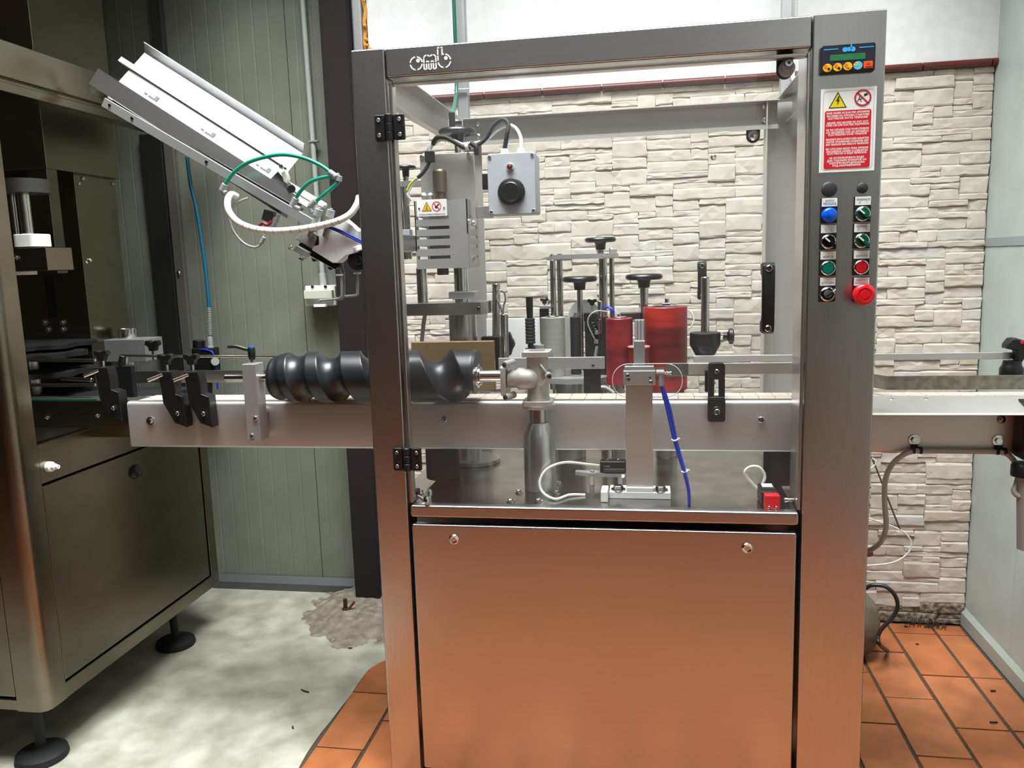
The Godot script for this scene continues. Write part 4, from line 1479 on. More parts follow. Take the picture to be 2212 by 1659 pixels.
	put("pin", b, M.chrome, t)
	b = Mb.new()
	b.rod(Vector3(0.0819, 0.7393, -0.06), Vector3(0.09, 0.7394, -0.06), 0.009, 16)
	put("bush", b, M.black, t)

# ---------------------------------------------------------------- capping head, switch box and cables
func handwheel(called: String, c: Vector3, r: float, stem: float, label: String, shaft_to: float, shaft_r: float, taper := 1.0) -> Node3D:
	var t := thing(called, label, "handwheel", Vector3(c.x, minf(c.y - stem, shaft_to), c.z), "black handwheels on the machine")
	var b := Mb.new()
	var rim := r * 0.16
	var prof := []
	for k in 13:
		var a := TAU * k / 12
		prof.append(Vector2(r - rim * 1.1 + cos(a) * rim * 1.1, sin(a) * rim))
	b.lathe(prof, Transform3D(Basis(), c), 40, 1.2)
	b.lathe([Vector2(0, 0.002), Vector2(r * 0.35, 0.0), Vector2(r * 0.85, rim * 0.2), Vector2(r * 0.85, -rim * 0.5), Vector2(r * 0.4, -rim * 1.0), Vector2(r * 0.34, -rim * 1.6), Vector2(r * 0.31, -stem), Vector2(0, -stem)], Transform3D(Basis(), c), 30, 0.7)
	put("wheel", b, M.black_gloss, t)
	b = Mb.new()
	b.lathe([Vector2(shaft_r * taper, shaft_to), Vector2(shaft_r, c.y - stem)], Transform3D(Basis(), Vector3(c.x, 0, c.z)), 20)
	put("shaft", b, M.shaft, t)
	return t


func capper() -> void:
	var zf := -0.36
	var x0: float = 0.0244
	var x1: float = 0.1685
	var t := thing("capping_head", "grey slotted capping head on steel rods at the left of the guard window", "capping head", Vector3((x0 + x1) / 2, 1.1423, -0.42))
	# louvred cover: a box with five slots on the front and the side
	var yt: float = 1.4478
	var yb: float = 1.2688
	var b := Mb.new()
	b.span(Vector3(x0 + 0.025, yb + 0.004, -0.50), Vector3(x1 - 0.025, yt - 0.004, zf - 0.050), 0.0)
	var inner := put("inner_block", b, mat(Color(0.42, 0.41, 0.40), 0.5, 0.5), t)
	var ys := [1.4032, 1.3767, 1.3513, 1.3257, 1.2989]
	b = Mb.new()
	var sl: float = 0.0282
	var sr: float = 0.1183
	b.span(Vector3(x0, yb, zf - 0.003), Vector3(sl, yt, zf), 0.0)
	b.span(Vector3(sr, yb, zf - 0.003), Vector3(x1, yt, zf), 0.0)
	var last := yt
	for y in ys + [yb - 0.004]:
		b.span(Vector3(sl, y + 0.0042 if y > yb else yb, zf - 0.003), Vector3(sr, last, zf), 0.0)
		last = y - 0.0042
	# the two flanks
	for q in [[x1 - 0.003, x1, true], [x0, x0 + 0.003, true]]:
		last = yt
		b.span(Vector3(q[0], yb, -0.50), Vector3(q[1], yt, -0.475), 0.0)
		b.span(Vector3(q[0], yb, -0.385), Vector3(q[1], yt, zf), 0.0)
		for y in ys + [yb - 0.004]:
			b.span(Vector3(q[0], y + 0.0042 if y > yb else yb, -0.475), Vector3(q[1], last, -0.385), 0.0)
			last = y - 0.0042
	put("louvred_cover", b, M.grey_paint, t, "grey cover with dark slots")
	# upper plate with knob and screws
	b = Mb.new()
	var px0: float = 0.0344
	var px1: float = 0.1818
	b.span(Vector3(px0, yt - 0.06, -0.415), Vector3(px1, 1.572, -0.402), 0.001)
	var plate := put("upper_plate", b, M.steel_satin, t)
	for q in [Vector3(px0 + 0.007, 1.5657, -0.402), Vector3(px1 - 0.012, 1.5656, -0.402)]:
		screw(plate, q, Vector3.BACK, 0.006)
	b = Mb.new()
	var kx: float = 0.0924
	b.lathe([Vector2(0, 1.5282), Vector2(0.0165, 1.5282), Vector2(0.0185, 1.5234), Vector2(0.0185, 1.4697), Vector2(0.0145, 1.4673), Vector2(0.0145, yt - 0.01), Vector2(0, yt - 0.01)], Transform3D(Basis(), Vector3(kx, 0, -0.382)), 28, 0.3)
	put("pressure_cylinder", b, mat(Color(0.50, 0.45, 0.40), 0.4, 0.85), t, "bronze-grey cylinder")
	for q in [Vector3(0.0488, yt, -0.385), Vector3(0.064, yt, -0.38)]:
		b = Mb.new()
		b.rod(q, q + Vector3(0, 0.016, 0), 0.0085, 18)
		put("cap_screw", b, M.alu, t)
	b = Mb.new()
	for q in [Vector3(0.0456, yt + 0.016, -0.385), Vector3(0.0656, yt + 0.014, -0.38)]:
		b.lathe([Vector2(0, 0.008), Vector2(0.006, 0.006), Vector2(0.007, 0)], Transform3D(Basis(), q), 14)
	put("white_cap", b, M.white, t)
	# warning plate
	var sc := Vector3(0.0732, 1.4283, -0.358)
	b = Mb.new()
	b.box(sc, Vector3(0.0821, 0.0432, 0.0016), 0.0004)
	var sg := put("warning_plate", b, M.white, t, "white plate with hot surface warning")
	var tx := Transform3D(Basis(), sc + Vector3(-0.0135, 0.003, 0.0009))
	b = Mb.new()
	b.prism([Vector2(-0.0135, -0.011), Vector2(0.0135, -0.011), Vector2(0, 0.0135)], 0.0, 0.0003, tx)
	put("triangle", b, M.black, sg)
	b = Mb.new()
	b.prism([Vector2(-0.0115, -0.0098), Vector2(0.0115, -0.0098), Vector2(0, 0.0107)], 0.0003, 0.0005, tx)
	put("triangle_field", b, mat(Color(0.88, 0.68, 0.03), 0.45), sg)
	b = Mb.new()
	b.prism([Vector2(-0.0007, -0.006), Vector2(0.0007, -0.006), Vector2(0.0007, 0.004), Vector2(-0.0007, 0.004)], 0.0005, 0.0007, tx)
	b.prism(arc(Vector2(0, -0.006), 0.0018, 0, 340, 12), 0.0005, 0.0007, tx)
	put("thermometer_sign", b, M.black, sg)
	tx = Transform3D(Basis(), sc + Vector3(0.0135, 0.0035, 0.0009))
	b = Mb.new()
	b.stroke(arc(Vector2.ZERO, 0.0118, 0, 360, 30), 0.0016, 0.0003, 0.0006, tx)
	b.stroke([Vector2(-0.008, 0.008), Vector2(0.008, -0.008)], 0.0016, 0.0003, 0.0006, tx)
	put("prohibition_ring", b, mat(Color(0.74, 0.08, 0.22), 0.45), sg)
	b = Mb.new()
	b.prism([Vector2(-0.0045, -0.005), Vector2(0.0035, -0.005), Vector2(0.003, 0.0005), Vector2(0.0085, 0.005), Vector2(0.006, 0.0065), Vector2(0.0, 0.002), Vector2(-0.004, 0.001)], 0.0, 0.0003, tx)
	put("hand_sign", b, M.black, sg)
	b = Mb.new()
	letters(b, "ATTENZIONE WARNING ATTENTION ACHTUNG", sc + Vector3(0, -0.0168, 0.0010), 0.0035, 0.071)
	put("lettering", b, mat(Color(0.2, 0.2, 0.2), 0.5), sg)
	for s in [-1.0, 1.0]:
		screw(sg, sc + Vector3(s * 0.034, 0.0, 0.0006), Vector3.BACK, 0.0026)
	# guide rods, clamp and cross plate
	var pl_t: float = 1.1755
	var pl_b: float = 1.143
	for q in [[0.0238, -0.405, 0.0145], [0.1285, -0.43, 0.0195]]:
		b = Mb.new()
		b.rod(Vector3(q[0], pl_t - 0.003, q[1]), Vector3(q[0], yb + 0.003, q[1]), q[2], 28)
		put("guide_rod", b, M.shaft, t)
	b = Mb.new()
	b.rod(Vector3(0.0831, 1.251, -0.41), Vector3(0.0831, yb + 0.003, -0.41), 0.016, 24)
	put("spindle_end", b, mat(Color(0.28, 0.25, 0.23), 0.5, 0.6), t)
	b = Mb.new()
	b.span(Vector3(0.101, 1.1849, -0.45), Vector3(0.1756, 1.2049, -0.39), 0.002)
	put("clamp_collar", b, M.alu, t)
	b = Mb.new()
	b.prism([Vector2(-0.0242, -0.37), Vector2(0.1925, -0.37), Vector2(0.2037, -0.40), Vector2(0.2037, -0.48), Vector2(-0.0242, -0.48)], -pl_t, -pl_b, Transform3D(Basis(Vector3(1, 0, 0), Vector3(0, 0, 1), Vector3(0, -1, 0)), Vector3.ZERO), 0.001)
	var cp := put("cross_plate", b, M.steel, t)
	screw(cp, Vector3(0.187, 1.1598, -0.371), Vector3.BACK, 0.005, "cap", M.black_gloss)
	b = Mb.new()
	b.rod(Vector3(0.1283, 0.722, -0.43), Vector3(0.1283, pl_b + 0.003, -0.43), 0.0385, 40)
	put("column", b, M.steel_v, t)
	b = Mb.new()
	b.tube([Vector3(0.0294, pl_b, -0.40), Vector3(0.0241, 1.1181, -0.4), Vector3(0.0164, 1.0694, -0.4)], 0.0058, 12, 4)
	put("drop_tube", b, M.grey_paint, t)
	# right bracket to the switch box
	b = Mb.new()
	b.span(Vector3(0.1761, 1.3996, -0.415), Vector3(0.2293, 1.4301, -0.410), 0.0005)
	put("bracket_plate", b, M.alu, t)
	for q in [Vector3(0.1721, 1.391, -0.36), Vector3(0.1801, 1.388, -0.38), Vector3(0.1823, 1.2893, -0.37)]:
		screw(t, q, Vector3(0.9, 0, 0.4), 0.0055, "hex")
	# top handwheel and the small one to the left
	handwheel("handwheel", Vector3(0.1298, 1.6331, -0.45), 0.0514, 0.028, "wide black handwheel on top of the capping head, under the green hose", 1.5724, 0.009)
	handwheel("handwheel", Vector3(-0.0264, 1.5489, -0.47), 0.0293, 0.025, "small black handwheel half hidden by the left door post near the upper hinge", 1.4508, 0.008)
	t = thing("side_column", "pale square bar with a grey sleeve behind the left door post", "bracket", Vector3(-0.0182, 1.3162, -0.47))
	b = Mb.new()
	b.span(Vector3(-0.0423, 1.4957, -0.485), Vector3(0.0164, 1.5121, -0.455), 0.001)
	put("arm", b, M.alu, t)
	b = Mb.new()
	b.span(Vector3(-0.049, 1.3162, -0.485), Vector3(-0.0193, 1.3791, -0.455), 0.001)
	put("sleeve", b, M.grey_box, t)
	b = Mb.new()
	b.rod(Vector3(-0.0322, 1.2969, -0.47), Vector3(-0.0322, 1.5108, -0.47), 0.012)
	put("bar", b, M.shaft, t)
	# black cord grip above the handwheel, where the green hose comes down
	t = thing("hose_plug", "black plug on the end of the green hose above the large handwheel", "plug", Vector3(0.0997, 1.6575, -0.52))
	b = Mb.new()
	b.rod(Vector3(0.0997, 1.6563, -0.52), Vector3(0.1001, 1.6974, -0.52), 0.0088, 16)
	put("body", b, M.black, t)
	# tan plate behind the timing screw
	b = Mb.new()
	b.span(Vector3(0.0054, 0.942, -0.352), Vector3(0.232, 1.0749, -0.332), 0.002)
	single("tan_backing_plate", b, mat(Color(0.47, 0.39, 0.26), 0.35, 0.3), "flat tan plate standing behind the timing screw", "plate")

	# grey switch box
	var c := Vector3(0.2921, 1.4791, -0.34)
	t = thing("switch_box", "light grey switch box with red lamp and large black dial hanging behind the guard window", "switch box", Vector3(c.x, c.y - 0.09, -0.385))
	var w: float = 0.1243
	var h: float = 0.1544
	b = Mb.new()
	b.prism(rounded(-w / 2, -h / 2, w / 2, h / 2, 0.006), -0.085, -0.03, Transform3D(Basis(), c))
	put("case", b, M.grey_box, t)
	b = Mb.new()
	b.prism(rounded(-w / 2, -h / 2, w / 2, h / 2, 0.006), -0.029, 0.0, Transform3D(Basis(), c), 0.002)
	var lid := put("lid", b, M.grey_box, t)
	for s in [[-1, -1], [1, -1], [-1, 1], [1, 1]]:
		screw(lid, c + Vector3(s[0] * (w / 2 - 0.007), s[1] * (h / 2 - 0.008), -0.001), Vector3.BACK, 0.0045)
	b = Mb.new()
	b.lathe([Vector2(0.006, 0.006), Vector2(0.0072, 0.008), Vector2(0.0095, 0.005), Vector2(0.0095, 0.0)], Transform3D(Basis(Vector3.RIGHT, PI / 2), Vector3(0.2898, 1.5209, -0.34)), 22)
	put("lamp_ring", b, M.chrome, t)
	b = Mb.new()
	b.lathe([Vector2(0, 0.009), Vector2(0.004, 0.0085), Vector2(0.0065, 0.006), Vector2(0.0065, 0.0)], Transform3D(Basis(Vector3.RIGHT, PI / 2), Vector3(0.2898, 1.5209, -0.34)), 20, 0.9)
	put("lamp_lens", b, mat(Color(0.45, 0.02, 0.06), 0.15), t, "red lamp lens")
	var dc: Vector3 = Vector3(0.2914, 1.4582, -0.34)
	b = Mb.new()
	b.lathe([Vector2(0, 0.020), Vector2(0.022, 0.020), Vector2(0.0245, 0.0175), Vector2(0.026, 0.010), Vector2(0.033, 0.008), Vector2(0.0355, 0.005), Vector2(0.0355, 0.0)], Transform3D(Basis(Vector3.RIGHT, PI / 2), dc), 44, 0.4)
	var dial := put("dial", b, M.black_gloss, t, "black rotary dial")
	b = Mb.new()
	letters(b, "OFF", dc + Vector3(-0.0008, -0.0295, 0.0085), 0.004)
	b.stroke([Vector2(-0.001, -0.022), Vector2(-0.001, -0.0255)], 0.0012, 0.0076, 0.0088, Transform3D(Basis(), dc + Vector3(0, -0.002, 0)))
	put("dial_print", b, mat(Color(0.45, 0.45, 0.45), 0.5), dial)
	for q in [[0.2704, 0.0], [0.3142, 0.0]]:
		b = Mb.new()
		b.lathe([Vector2(0.004, 0.016), Vector2(0.009, 0.015), Vector2(0.0095, 0.008), Vector2(0.0118, 0.0075), Vector2(0.0118, -0.002)], Transform3D(Basis(), Vector3(q[0], c.y + h / 2, -0.375)), 10, 0.3)
		put("gland", b, M.white, t)
	# black support bracket seen left of the box
	b = Mb.new()
	b.span(Vector3(0.1953, 1.4767, -0.46), Vector3(0.2196, 1.5184, -0.44), 0.001)
	put("support", b, M.black, t)
	# cables from the box, strapped together and led to the head
	var cy := c.y + h / 2 + 0.012
	b = Mb.new()
	b.tube([Vector3(0.2704, cy, -0.375), Vector3(0.2789, 1.605, -0.37), Vector3(0.2826, 1.6333, -0.375), Vector3(0.2663, 1.6466, -0.38), Vector3(0.2404, 1.6326, -0.385), Vector3(0.2209, 1.6033, -0.385), Vector3(0.1965, 1.5863, -0.38), Vector3(0.1663, 1.5802, -0.375), Vector3(0.1371, 1.5964, -0.37), Vector3(0.1151, 1.6081, -0.37), Vector3(0.0927, 1.6093, -0.37), Vector3(0.0781, 1.5931, -0.375)], 0.0058, 10, 8)
	single("black_cable", b, M.rubber, "thick black cable arching from the switch box to the capping head", "cable")
	b = Mb.new()
	b.tube([Vector3(0.3142, cy, -0.375), Vector3(0.3142, 1.5968, -0.375), Vector3(0.3012, 1.6223, -0.378), Vector3(0.2796, 1.6316, -0.385), Vector3(0.2511, 1.6237, -0.392), Vector3(0.2219, 1.6019, -0.392), Vector3(0.195, 1.5922, -0.388), Vector3(0.1587, 1.5899, -0.383), Vector3(0.1286, 1.6017, -0.38), Vector3(0.0974, 1.6046, -0.38), Vector3(0.08, 1.5939, -0.382)], 0.0048, 10, 8)
	single("white_cable", b, M.cable_white, "white cable arching beside the thick black one above the switch box", "cable")
	b = Mb.new()
	b.tube([Vector3(0.07, 1.5556, -0.375), Vector3(0.0637, 1.5389, -0.372), Vector3(0.0494, 1.5203, -0.37), Vector3(0.0349, 1.509, -0.37)], 0.0050, 10, 6)
	b.span(Vector3(0.0581, 1.5753, -0.385), Vector3(0.0811, 1.548, -0.365), 0.001)
	var cb := single("cable_clip", b, M.rubber, "black cable end and clip screwed to the capping head plate", "cable clip")
	b = Mb.new()
	b.tube([Vector3(0.0779, 1.5956, -0.376), Vector3(0.0698, 1.5842, -0.376), Vector3(0.0679, 1.5701, -0.376)], 0.0065, 10, 6)
	put("white_sleeve", b, M.cable_white, cb)
	b = Mb.new()
	b.tube([Vector3(0.0349, 1.509, -0.37), Vector3(0.0189, 1.4901, -0.365), Vector3(0.0089, 1.4661, -0.36), Vector3(0.0168, 1.4505, -0.365)], 0.0040, 10, 6)
	put("white_wire", b, M.cable_white, cb)
	b = Mb.new()
	b.tube([Vector3(0.0322, 1.5076, -0.366), Vector3(0.0166, 1.4922, -0.36), Vector3(0.008, 1.4755, -0.356)], 0.0026, 8, 6)
	put("earth_wire", b, mat(Color(0.62, 0.66, 0.10), 0.45), cb, "yellow-green wire")
	b = Mb.new()
	for q in [[Vector3(0.1729, 1.5825, -0.368), M], [Vector3(0.1858, 1.5847, -0.372), M]]:
		var f := Mb.frame(q[0], Vector3(1, 0.1, 0))
		b.lathe([Vector2(0.0085, -0.0045), Vector2(0.0105, -0.004), Vector2(0.0105, 0.004), Vector2(0.0085, 0.0045)], f, 16)
	var tie := single("cable_strap", b, M.white, "white straps binding the two cables next to the capping head", "cable tie")
	b = Mb.new()
	b.tube([Vector3(0.1832, 1.5905, -0.362), Vector3(0.1983, 1.5775, -0.358), Vector3(0.1984, 1.5579, -0.36)], 0.007, 10, 6, 0.5)
	put("black_loop", b, M.rubber, tie)


# ---------------------------------------------------------------- label rollers and their posts
func roller(called: String, cx: float, z: float, r: float, y0: float, y1: float, m: Material, label: String, group := "") -> Node3D:
	var t := thing(called, label, "roller", Vector3(cx, y0, z), group)
	var b := Mb.new()
	b.lathe([Vector2(0, y0), Vector2(r - 0.001, y0), Vector2(r, y0 + 0.001), Vector2(r, y1 - 0.0015), Vector2(r - 0.0015, y1), Vector2(0, y1)], Transform3D(Basis(), Vector3(cx, 0, z)), 40)
	put("sleeve", b, m, t)
	b = Mb.new()
	b.lathe([Vector2(0, y1 + 0.010), Vector2(0.0055, y1 + 0.010), Vector2(0.0055, y1 + 0.004), Vector2(r * 0.52, y1 + 0.004), Vector2(r * 0.55, y1 + 0.003), Vector2(r * 0.55, y1 - 0.001)], Transform3D(Basis(), Vector3(cx, 0, z)), 24, 0.3)
	b.rod(Vector3(cx, y0 - 0.03, z), Vector3(cx, y0 + 0.002, z), 0.012, 18)
	put("spindle", b, M.shaft, t)
	return t


func wing_knob(c: Vector3, s: float, label: String, group := "") -> Node3D:
	var t := thing("wing_screw", label, "knob", c, group)
	var b := Mb.new()
	b.prism([Vector2(-1, 0.45), Vector2(-0.9, 0.95), Vector2(-0.55, 1.0), Vector2(0, 0.78), Vector2(0.55, 1.0), Vector2(0.9, 0.95), Vector2(1, 0.45), Vector2(0.55, 0.2), Vector2(0.42, -0.35), Vector2(-0.42, -0.35), Vector2(-0.55, 0.2)].map(func(p): return p * s), -s * 0.38, s * 0.38, Transform3D(Basis(), c), s * 0.08, 0.9)
	put("grip", b, M.black, t)
	b = Mb.new()
	b.rod(c + Vector3(0, -s * 1.5, 0), c + Vector3(0, -s * 0.3, 0), s * 0.24, 12)
	put("stud", b, M.chrome, t)
	return t


func rollers() -> void:
	# base plates
	var b := Mb.new()
	b.prism([Vector2(0.353, -0.62), Vector2(0.353, -0.45), Vector2(0.4201, -0.432), Vector2(0.5047, -0.445), Vector2(0.5214, -0.47), Vector2(0.5214, -0.62)], -0.9567, -0.9412, Transform3D(Basis(Vector3(1, 0, 0), Vector3(0, 0, 1), Vector3(0, -1, 0)), Vector3.ZERO), 0.001)
	var bp := single("roller_plate", b, M.alu, "grey aluminium plate under the white and black rollers", "plate")
	b = Mb.new()
	b.rod(Vector3(0.4165, 0.722, -0.50), Vector3(0.4165, 0.9425, -0.50), 0.042, 28)
	put("column", b, M.steel_v, bp)
	# white, black and red rollers
	roller("white_roller", 0.3713, -0.50, 0.0342, 0.9483, 1.1234, textured(mat(Color(0.60, 0.60, 0.56), 0.6), grain(0.02, Color(0.9, 0.9, 0.9), Color(1, 1, 1), 256, 4, 91), Vector3(1, 14, 1)), "pale grey ringed roller left of the black rollers")
	roller("black_roller", 0.4364, -0.49, 0.0149, 0.9625, 1.1241, M.rubber, "thin black roller next to the pale grey roller", "")
	roller("black_roller", 0.5122, -0.52, 0.015, 0.9577, 1.1205, M.rubber, "thin black roller half behind the smaller red roller", "")
	var red := textured(mat(Color(0.74, 0.17, 0.13), 0.4), grain(0.012, Color(0.30, 0.26, 0.26), Color(1, 1, 1), 256, 3, 92), Vector3(0.4, 5, 0.4))
	var red2 := textured(mat(Color(0.60, 0.12, 0.13), 0.4), grain(0.012, Color(0.42, 0.38, 0.38), Color(1, 1, 1), 256, 3, 93), Vector3(0.4, 5, 0.4))
	roller("red_roller", 0.5588, -0.45, 0.0364, 0.9402, 1.1208, red2, "smaller dark red roller with worn bands")
	var big := roller("red_roller", 0.6832, -0.52, 0.0603, 0.9148, 1.1454, red, "large bright red roller with dark worn bands")
	b = Mb.new()
	b.rod(Vector3(0.6886, 1.1453, -0.52), Vector3(0.6886, 1.1683, -0.52), 0.0065, 14)
	b.span(Vector3(0.6744, 1.1478, -0.51), Vector3(0.6968, 1.1554, -0.50), 0.001)
	put("hub_pin", b, M.chrome, big)
	b = Mb.new()
	b.rod(Vector3(0.6863, 0.722, -0.52), Vector3(0.6863, 0.9096, -0.52), 0.031, 28)
	b.span(Vector3(0.6353, 0.8978, -0.56), Vector3(0.7352, 0.9122, -0.49), 0.002)
	single("roller_column", b, M.steel_v, "short steel column under the large red roller, seen below the conveyor", "column")
	b = Mb.new()
	b.rod(Vector3(0.555, 0.722, -0.46), Vector3(0.555, 0.9363, -0.46), 0.017, 24)
	single("roller_column", b, M.steel_v, "thin dark steel column under the smaller red roller, beside the valve stand", "column")
	# round stem seen below the conveyor by the left leg
	b = Mb.new()
	b.lathe([Vector2(0, 0.723), Vector2(0.075, 0.723), Vector2(0.075, 0.733), Vector2(0.0, 0.733)], Transform3D(Basis(), Vector3(0.1452, 0, -0.43)), 40)
	var fl := single("column_flange", b, M.steel, "round bolted flange of the capping head column on the table", "flange")
	screw(fl, Vector3(0.1254, 0.7006, -0.37), Vector3.UP, 0.009, "hex", M.steel, "bolt")
	# extruded profile between the red rollers, with a small pink-lidded guide behind the post
	b = Mb.new()
	var ex0: float = 0.6005
	var ex1: float = 0.6263
	for k in 3:
		var xa := lerpf(ex0, ex1, k / 3.0)
		b.span(Vector3(xa, 0.9226, -0.45), Vector3(lerpf(ex0, ex1, (k + 0.82) / 3.0), 1.1163, -0.43), 0.001)
	b.span(Vector3(ex0, 0.9226, -0.455), Vector3(ex1, 1.1163, -0.436), 0.0)
	single("slotted_profile", b, M.alu, "slotted aluminium profile standing between the two red rollers", "profile")
	b = Mb.new()
	b.rod(Vector3(0.6115, 1.0038, -0.4), Vector3(0.6118, 1.0472, -0.4), 0.027, 28)
	var pk := single("guide_pulley", b, mat(Color(0.42, 0.08, 0.09), 0.45), "small dark red pulley behind the aluminium piston post", "pulley")
	b = Mb.new()
	b.lathe([Vector2(0, 0.003), Vector2(0.029, 0.002), Vector2(0.030, 0.0), Vector2(0.029, -0.002)], Transform3D(Basis(), Vector3(0.6118, 1.0472, -0.4)), 28)
	put("flange", b, mat(Color(0.62, 0.42, 0.42), 0.4), pk)
	# twin posts with the bridge plate and its handwheel
	var t := thing("bridge_frame", "steel posts carrying a flat aluminium bridge behind the rollers", "frame", Vector3(0.4469, 0.722, -0.60))
	for q in [[1195, 1189, 1202, -0.60], [1211, 1204, 1217, -0.62], [1303, 1293, 1312, -0.58], [1322, 1316, 1328, -0.60]]:
		pass
	for q in [[0.3637, -0.60, 0.0088], [0.3809, -0.63, 0.0090], [0.509, -0.60, 0.0125], [0.5355, -0.57, 0.0072]]:
		b = Mb.new()
		b.rod(Vector3(q[0], 0.722, q[1]), Vector3(q[0], 1.2818, q[1]), q[2], 24)
		put("post", b, M.shaft, t)
	b = Mb.new()
	b.prism([Vector2(0.3507, -0.62), Vector2(0.3786, -0.575), Vector2(0.5526, -0.55), Vector2(0.5526, -0.64), Vector2(0.3507, -0.65)], -1.2962, -1.2831, Transform3D(Basis(Vector3(1, 0, 0), Vector3(0, 0, 1), Vector3(0, -1, 0)), Vector3.ZERO), 0.001)
	put("bridge_plate", b, M.alu, t)
	b = Mb.new()
	b.span(Vector3(0.5319, 1.2857, -0.59), Vector3(0.5501, 1.308, -0.555), 0.001)
	b.rod(Vector3(0.5355, 1.2949, -0.575), Vector3(0.5355, 1.3106, -0.575), 0.007)
	put("clamp", b, M.alu, t)
	for q in [[1192, 0], [1206, 0], [1211, 0]]:
		screw(t, Vector3(0.3617 + (q[0] - 1192) * 0.00134, 1.2962, -0.605), Vector3.UP, 0.0045)
	handwheel("handwheel", Vector3(0.5029, 1.3353, -0.60), 0.045, 0.028, "highest black handwheel, on top of the bridge plate", 1.2907, 0.010)
	handwheel("handwheel", Vector3(0.4461, 1.2264, -0.54), 0.0497, 0.030, "middle black handwheel on a long steel rod between the posts", 0.9662, 0.0082)
	handwheel("handwheel", Vector3(0.6256, 1.2275, -0.56), 0.0521, 0.030, "right black handwheel on a tapering stem beside the large red roller", 1.0945, 0.0125, 0.75)
	wing_knob(Vector3(0.3342, 1.1594, -0.62), 0.0125, "small black wing knob left of the twin posts")
	wing_knob(Vector3(0.4775, 1.1543, -0.58), 0.0135, "small black wing knob right of the middle handwheel rod")
	# label path parts: pale board, disc, small brackets, photocell
	b = Mb.new()
	b.span(Vector3(0.1499, 0.9658, -0.66), Vector3(0.4206, 1.1116, -0.652), 0.001)
	single("label_board", b, mat(Color(0.93, 0.93, 0.92), 0.5), "plain white board standing behind the rollers", "board")
	b = Mb.new()
	b.lathe([Vector2(0, 0.002), Vector2(0.046, 0.002), Vector2(0.047, 0.0), Vector2(0.046, -0.002), Vector2(0, -0.002)], Mb.frame(Vector3(0.4504, 1.1167, -0.63), Vector3(0, 0.15, 1)), 40)
	single("reel_disc", b, mat(Color(0.80, 0.81, 0.80), 0.35), "pale round reel disc behind the middle handwheel rod", "disc")
	t = thing("roller_bracket", "black upright bracket with a grey arm behind the pale grey roller", "bracket", Vector3(0.3322, 1.0438, -0.58))
	b = Mb.new()
	b.span(Vector3(0.3254, 1.0439, -0.58), Vector3(0.3522, 1.1429, -0.57), 0.001)
	put("upright", b, M.black, t)
	b = Mb.new()
	b.span(Vector3(0.3272, 1.1432, -0.575), Vector3(0.3598, 1.1524, -0.565), 0.001)
	put("arm", b, M.alu, t)
	b = Mb.new()
	b.rod(Vector3(0.3302, 1.0471, -0.575), Vector3(0.3326, 1.1417, -0.575), 0.0025, 10)
	put("pin", b, M.chrome, t)
	t = thing("sensor_unit", "dark sensor head with levers and fittings between the black rollers", "sensor", Vector3(0.4818, 0.9644, -0.55))
	b = Mb.new()
	b.span(Vector3(0.4576, 0.9619, -0.57), Vector3(0.5064, 1.1054, -0.55), 0.002)
	b.span(Vector3(0.4548, 1.1048, -0.57), Vector3(0.5093, 1.129, -0.55), 0.002)
	put("body", b, mat(Color(0.12, 0.125, 0.13), 0.5), t)
	b = Mb.new()
	for k in 4:
		b.tube([Vector3(0.4644, 1.092, -0.545) + Vector3(0.004 * k, -0.009 * k, 0), Vector3(0.4807, 1.1013, -0.54) + Vector3(0.004 * k, -0.009 * k, 0), Vector3(0.4933, 1.0875, -0.545) + Vector3(0.004 * k, -0.009 * k, 0)], 0.0032, 8, 4)
	put("spring_lever", b, M.black_gloss, t)
	b = Mb.new()
	b.span(Vector3(0.4884, 1.07, -0.535), Vector3(0.5035, 1.0812, -0.525), 0.001)
	b.span(Vector3(0.4853, 1.0436, -0.535), Vector3(0.5031, 1.0549, -0.525), 0.001)
	b.rod(Vector3(0.4833, 0.9778, -0.53), Vector3(0.4947, 1.0361, -0.53), 0.006, 12)
	put("clip", b, M.fitting, t)
	b = Mb.new()
	b.rod(Vector3(0.5041, 1.1144, -0.5), Vector3(0.5049, 1.1658, -0.5), 0.0068, 16)
	b.rod(Vector3(0.5036, 1.0756, -0.5), Vector3(0.5042, 1.117, -0.5), 0.0055, 16)
	put("pin", b, M.shaft, t)
	b = Mb.new()
	b.tube([Vector3(0.5254, 1.1352, -0.49), Vector3(0.498, 1.139, -0.48), Vector3(0.4777, 1.127, -0.475), Vector3(0.4722, 1.104, -0.475), Vector3(0.4842, 1.0726, -0.48), Vector3(0.496, 1.0481, -0.49)], 0.0022, 8, 8)
	single("thin_cable", b, M.cable_grey, "thin grey cable curving down from the sensor head beside the black roller", "cable")
	b = Mb.new()
	b.tube([Vector3(0.5135, 1.1425, -0.5), Vector3(0.5256, 1.148, -0.49), Vector3(0.5359, 1.143, -0.485), Vector3(0.5421, 1.1301, -0.485)], 0.0026, 8, 8)
	b.tube([Vector3(0.5169, 1.147, -0.51), Vector3(0.5302, 1.1486, -0.5), Vector3(0.5393, 1.1423, -0.495), Vector3(0.5443, 1.132, -0.495)], 0.0024, 8, 8)
	single("blue_tube", b, M.blue, "short pair of blue tubes above the smaller red roller", "tube")
	b = Mb.new()
	b.tube([Vector3(0.7429, 1.1359, -0.53), Vector3(0.7555, 1.1254, -0.53), Vector3(0.7618, 1.1073, -0.53), Vector3(0.7556, 1.0894, -0.53), Vector3(0.7455, 1.0818, -0.53)], 0.0020, 8, 8)
	single("thin_cable", b, M.cable_white, "thin white wire loop at the right flank of the large red roller", "cable")
	b = Mb.new()
	b.span(Vector3(0.5578, 1.1074, -0.58), Vector3(0.6173, 1.1281, -0.55), 0.002)
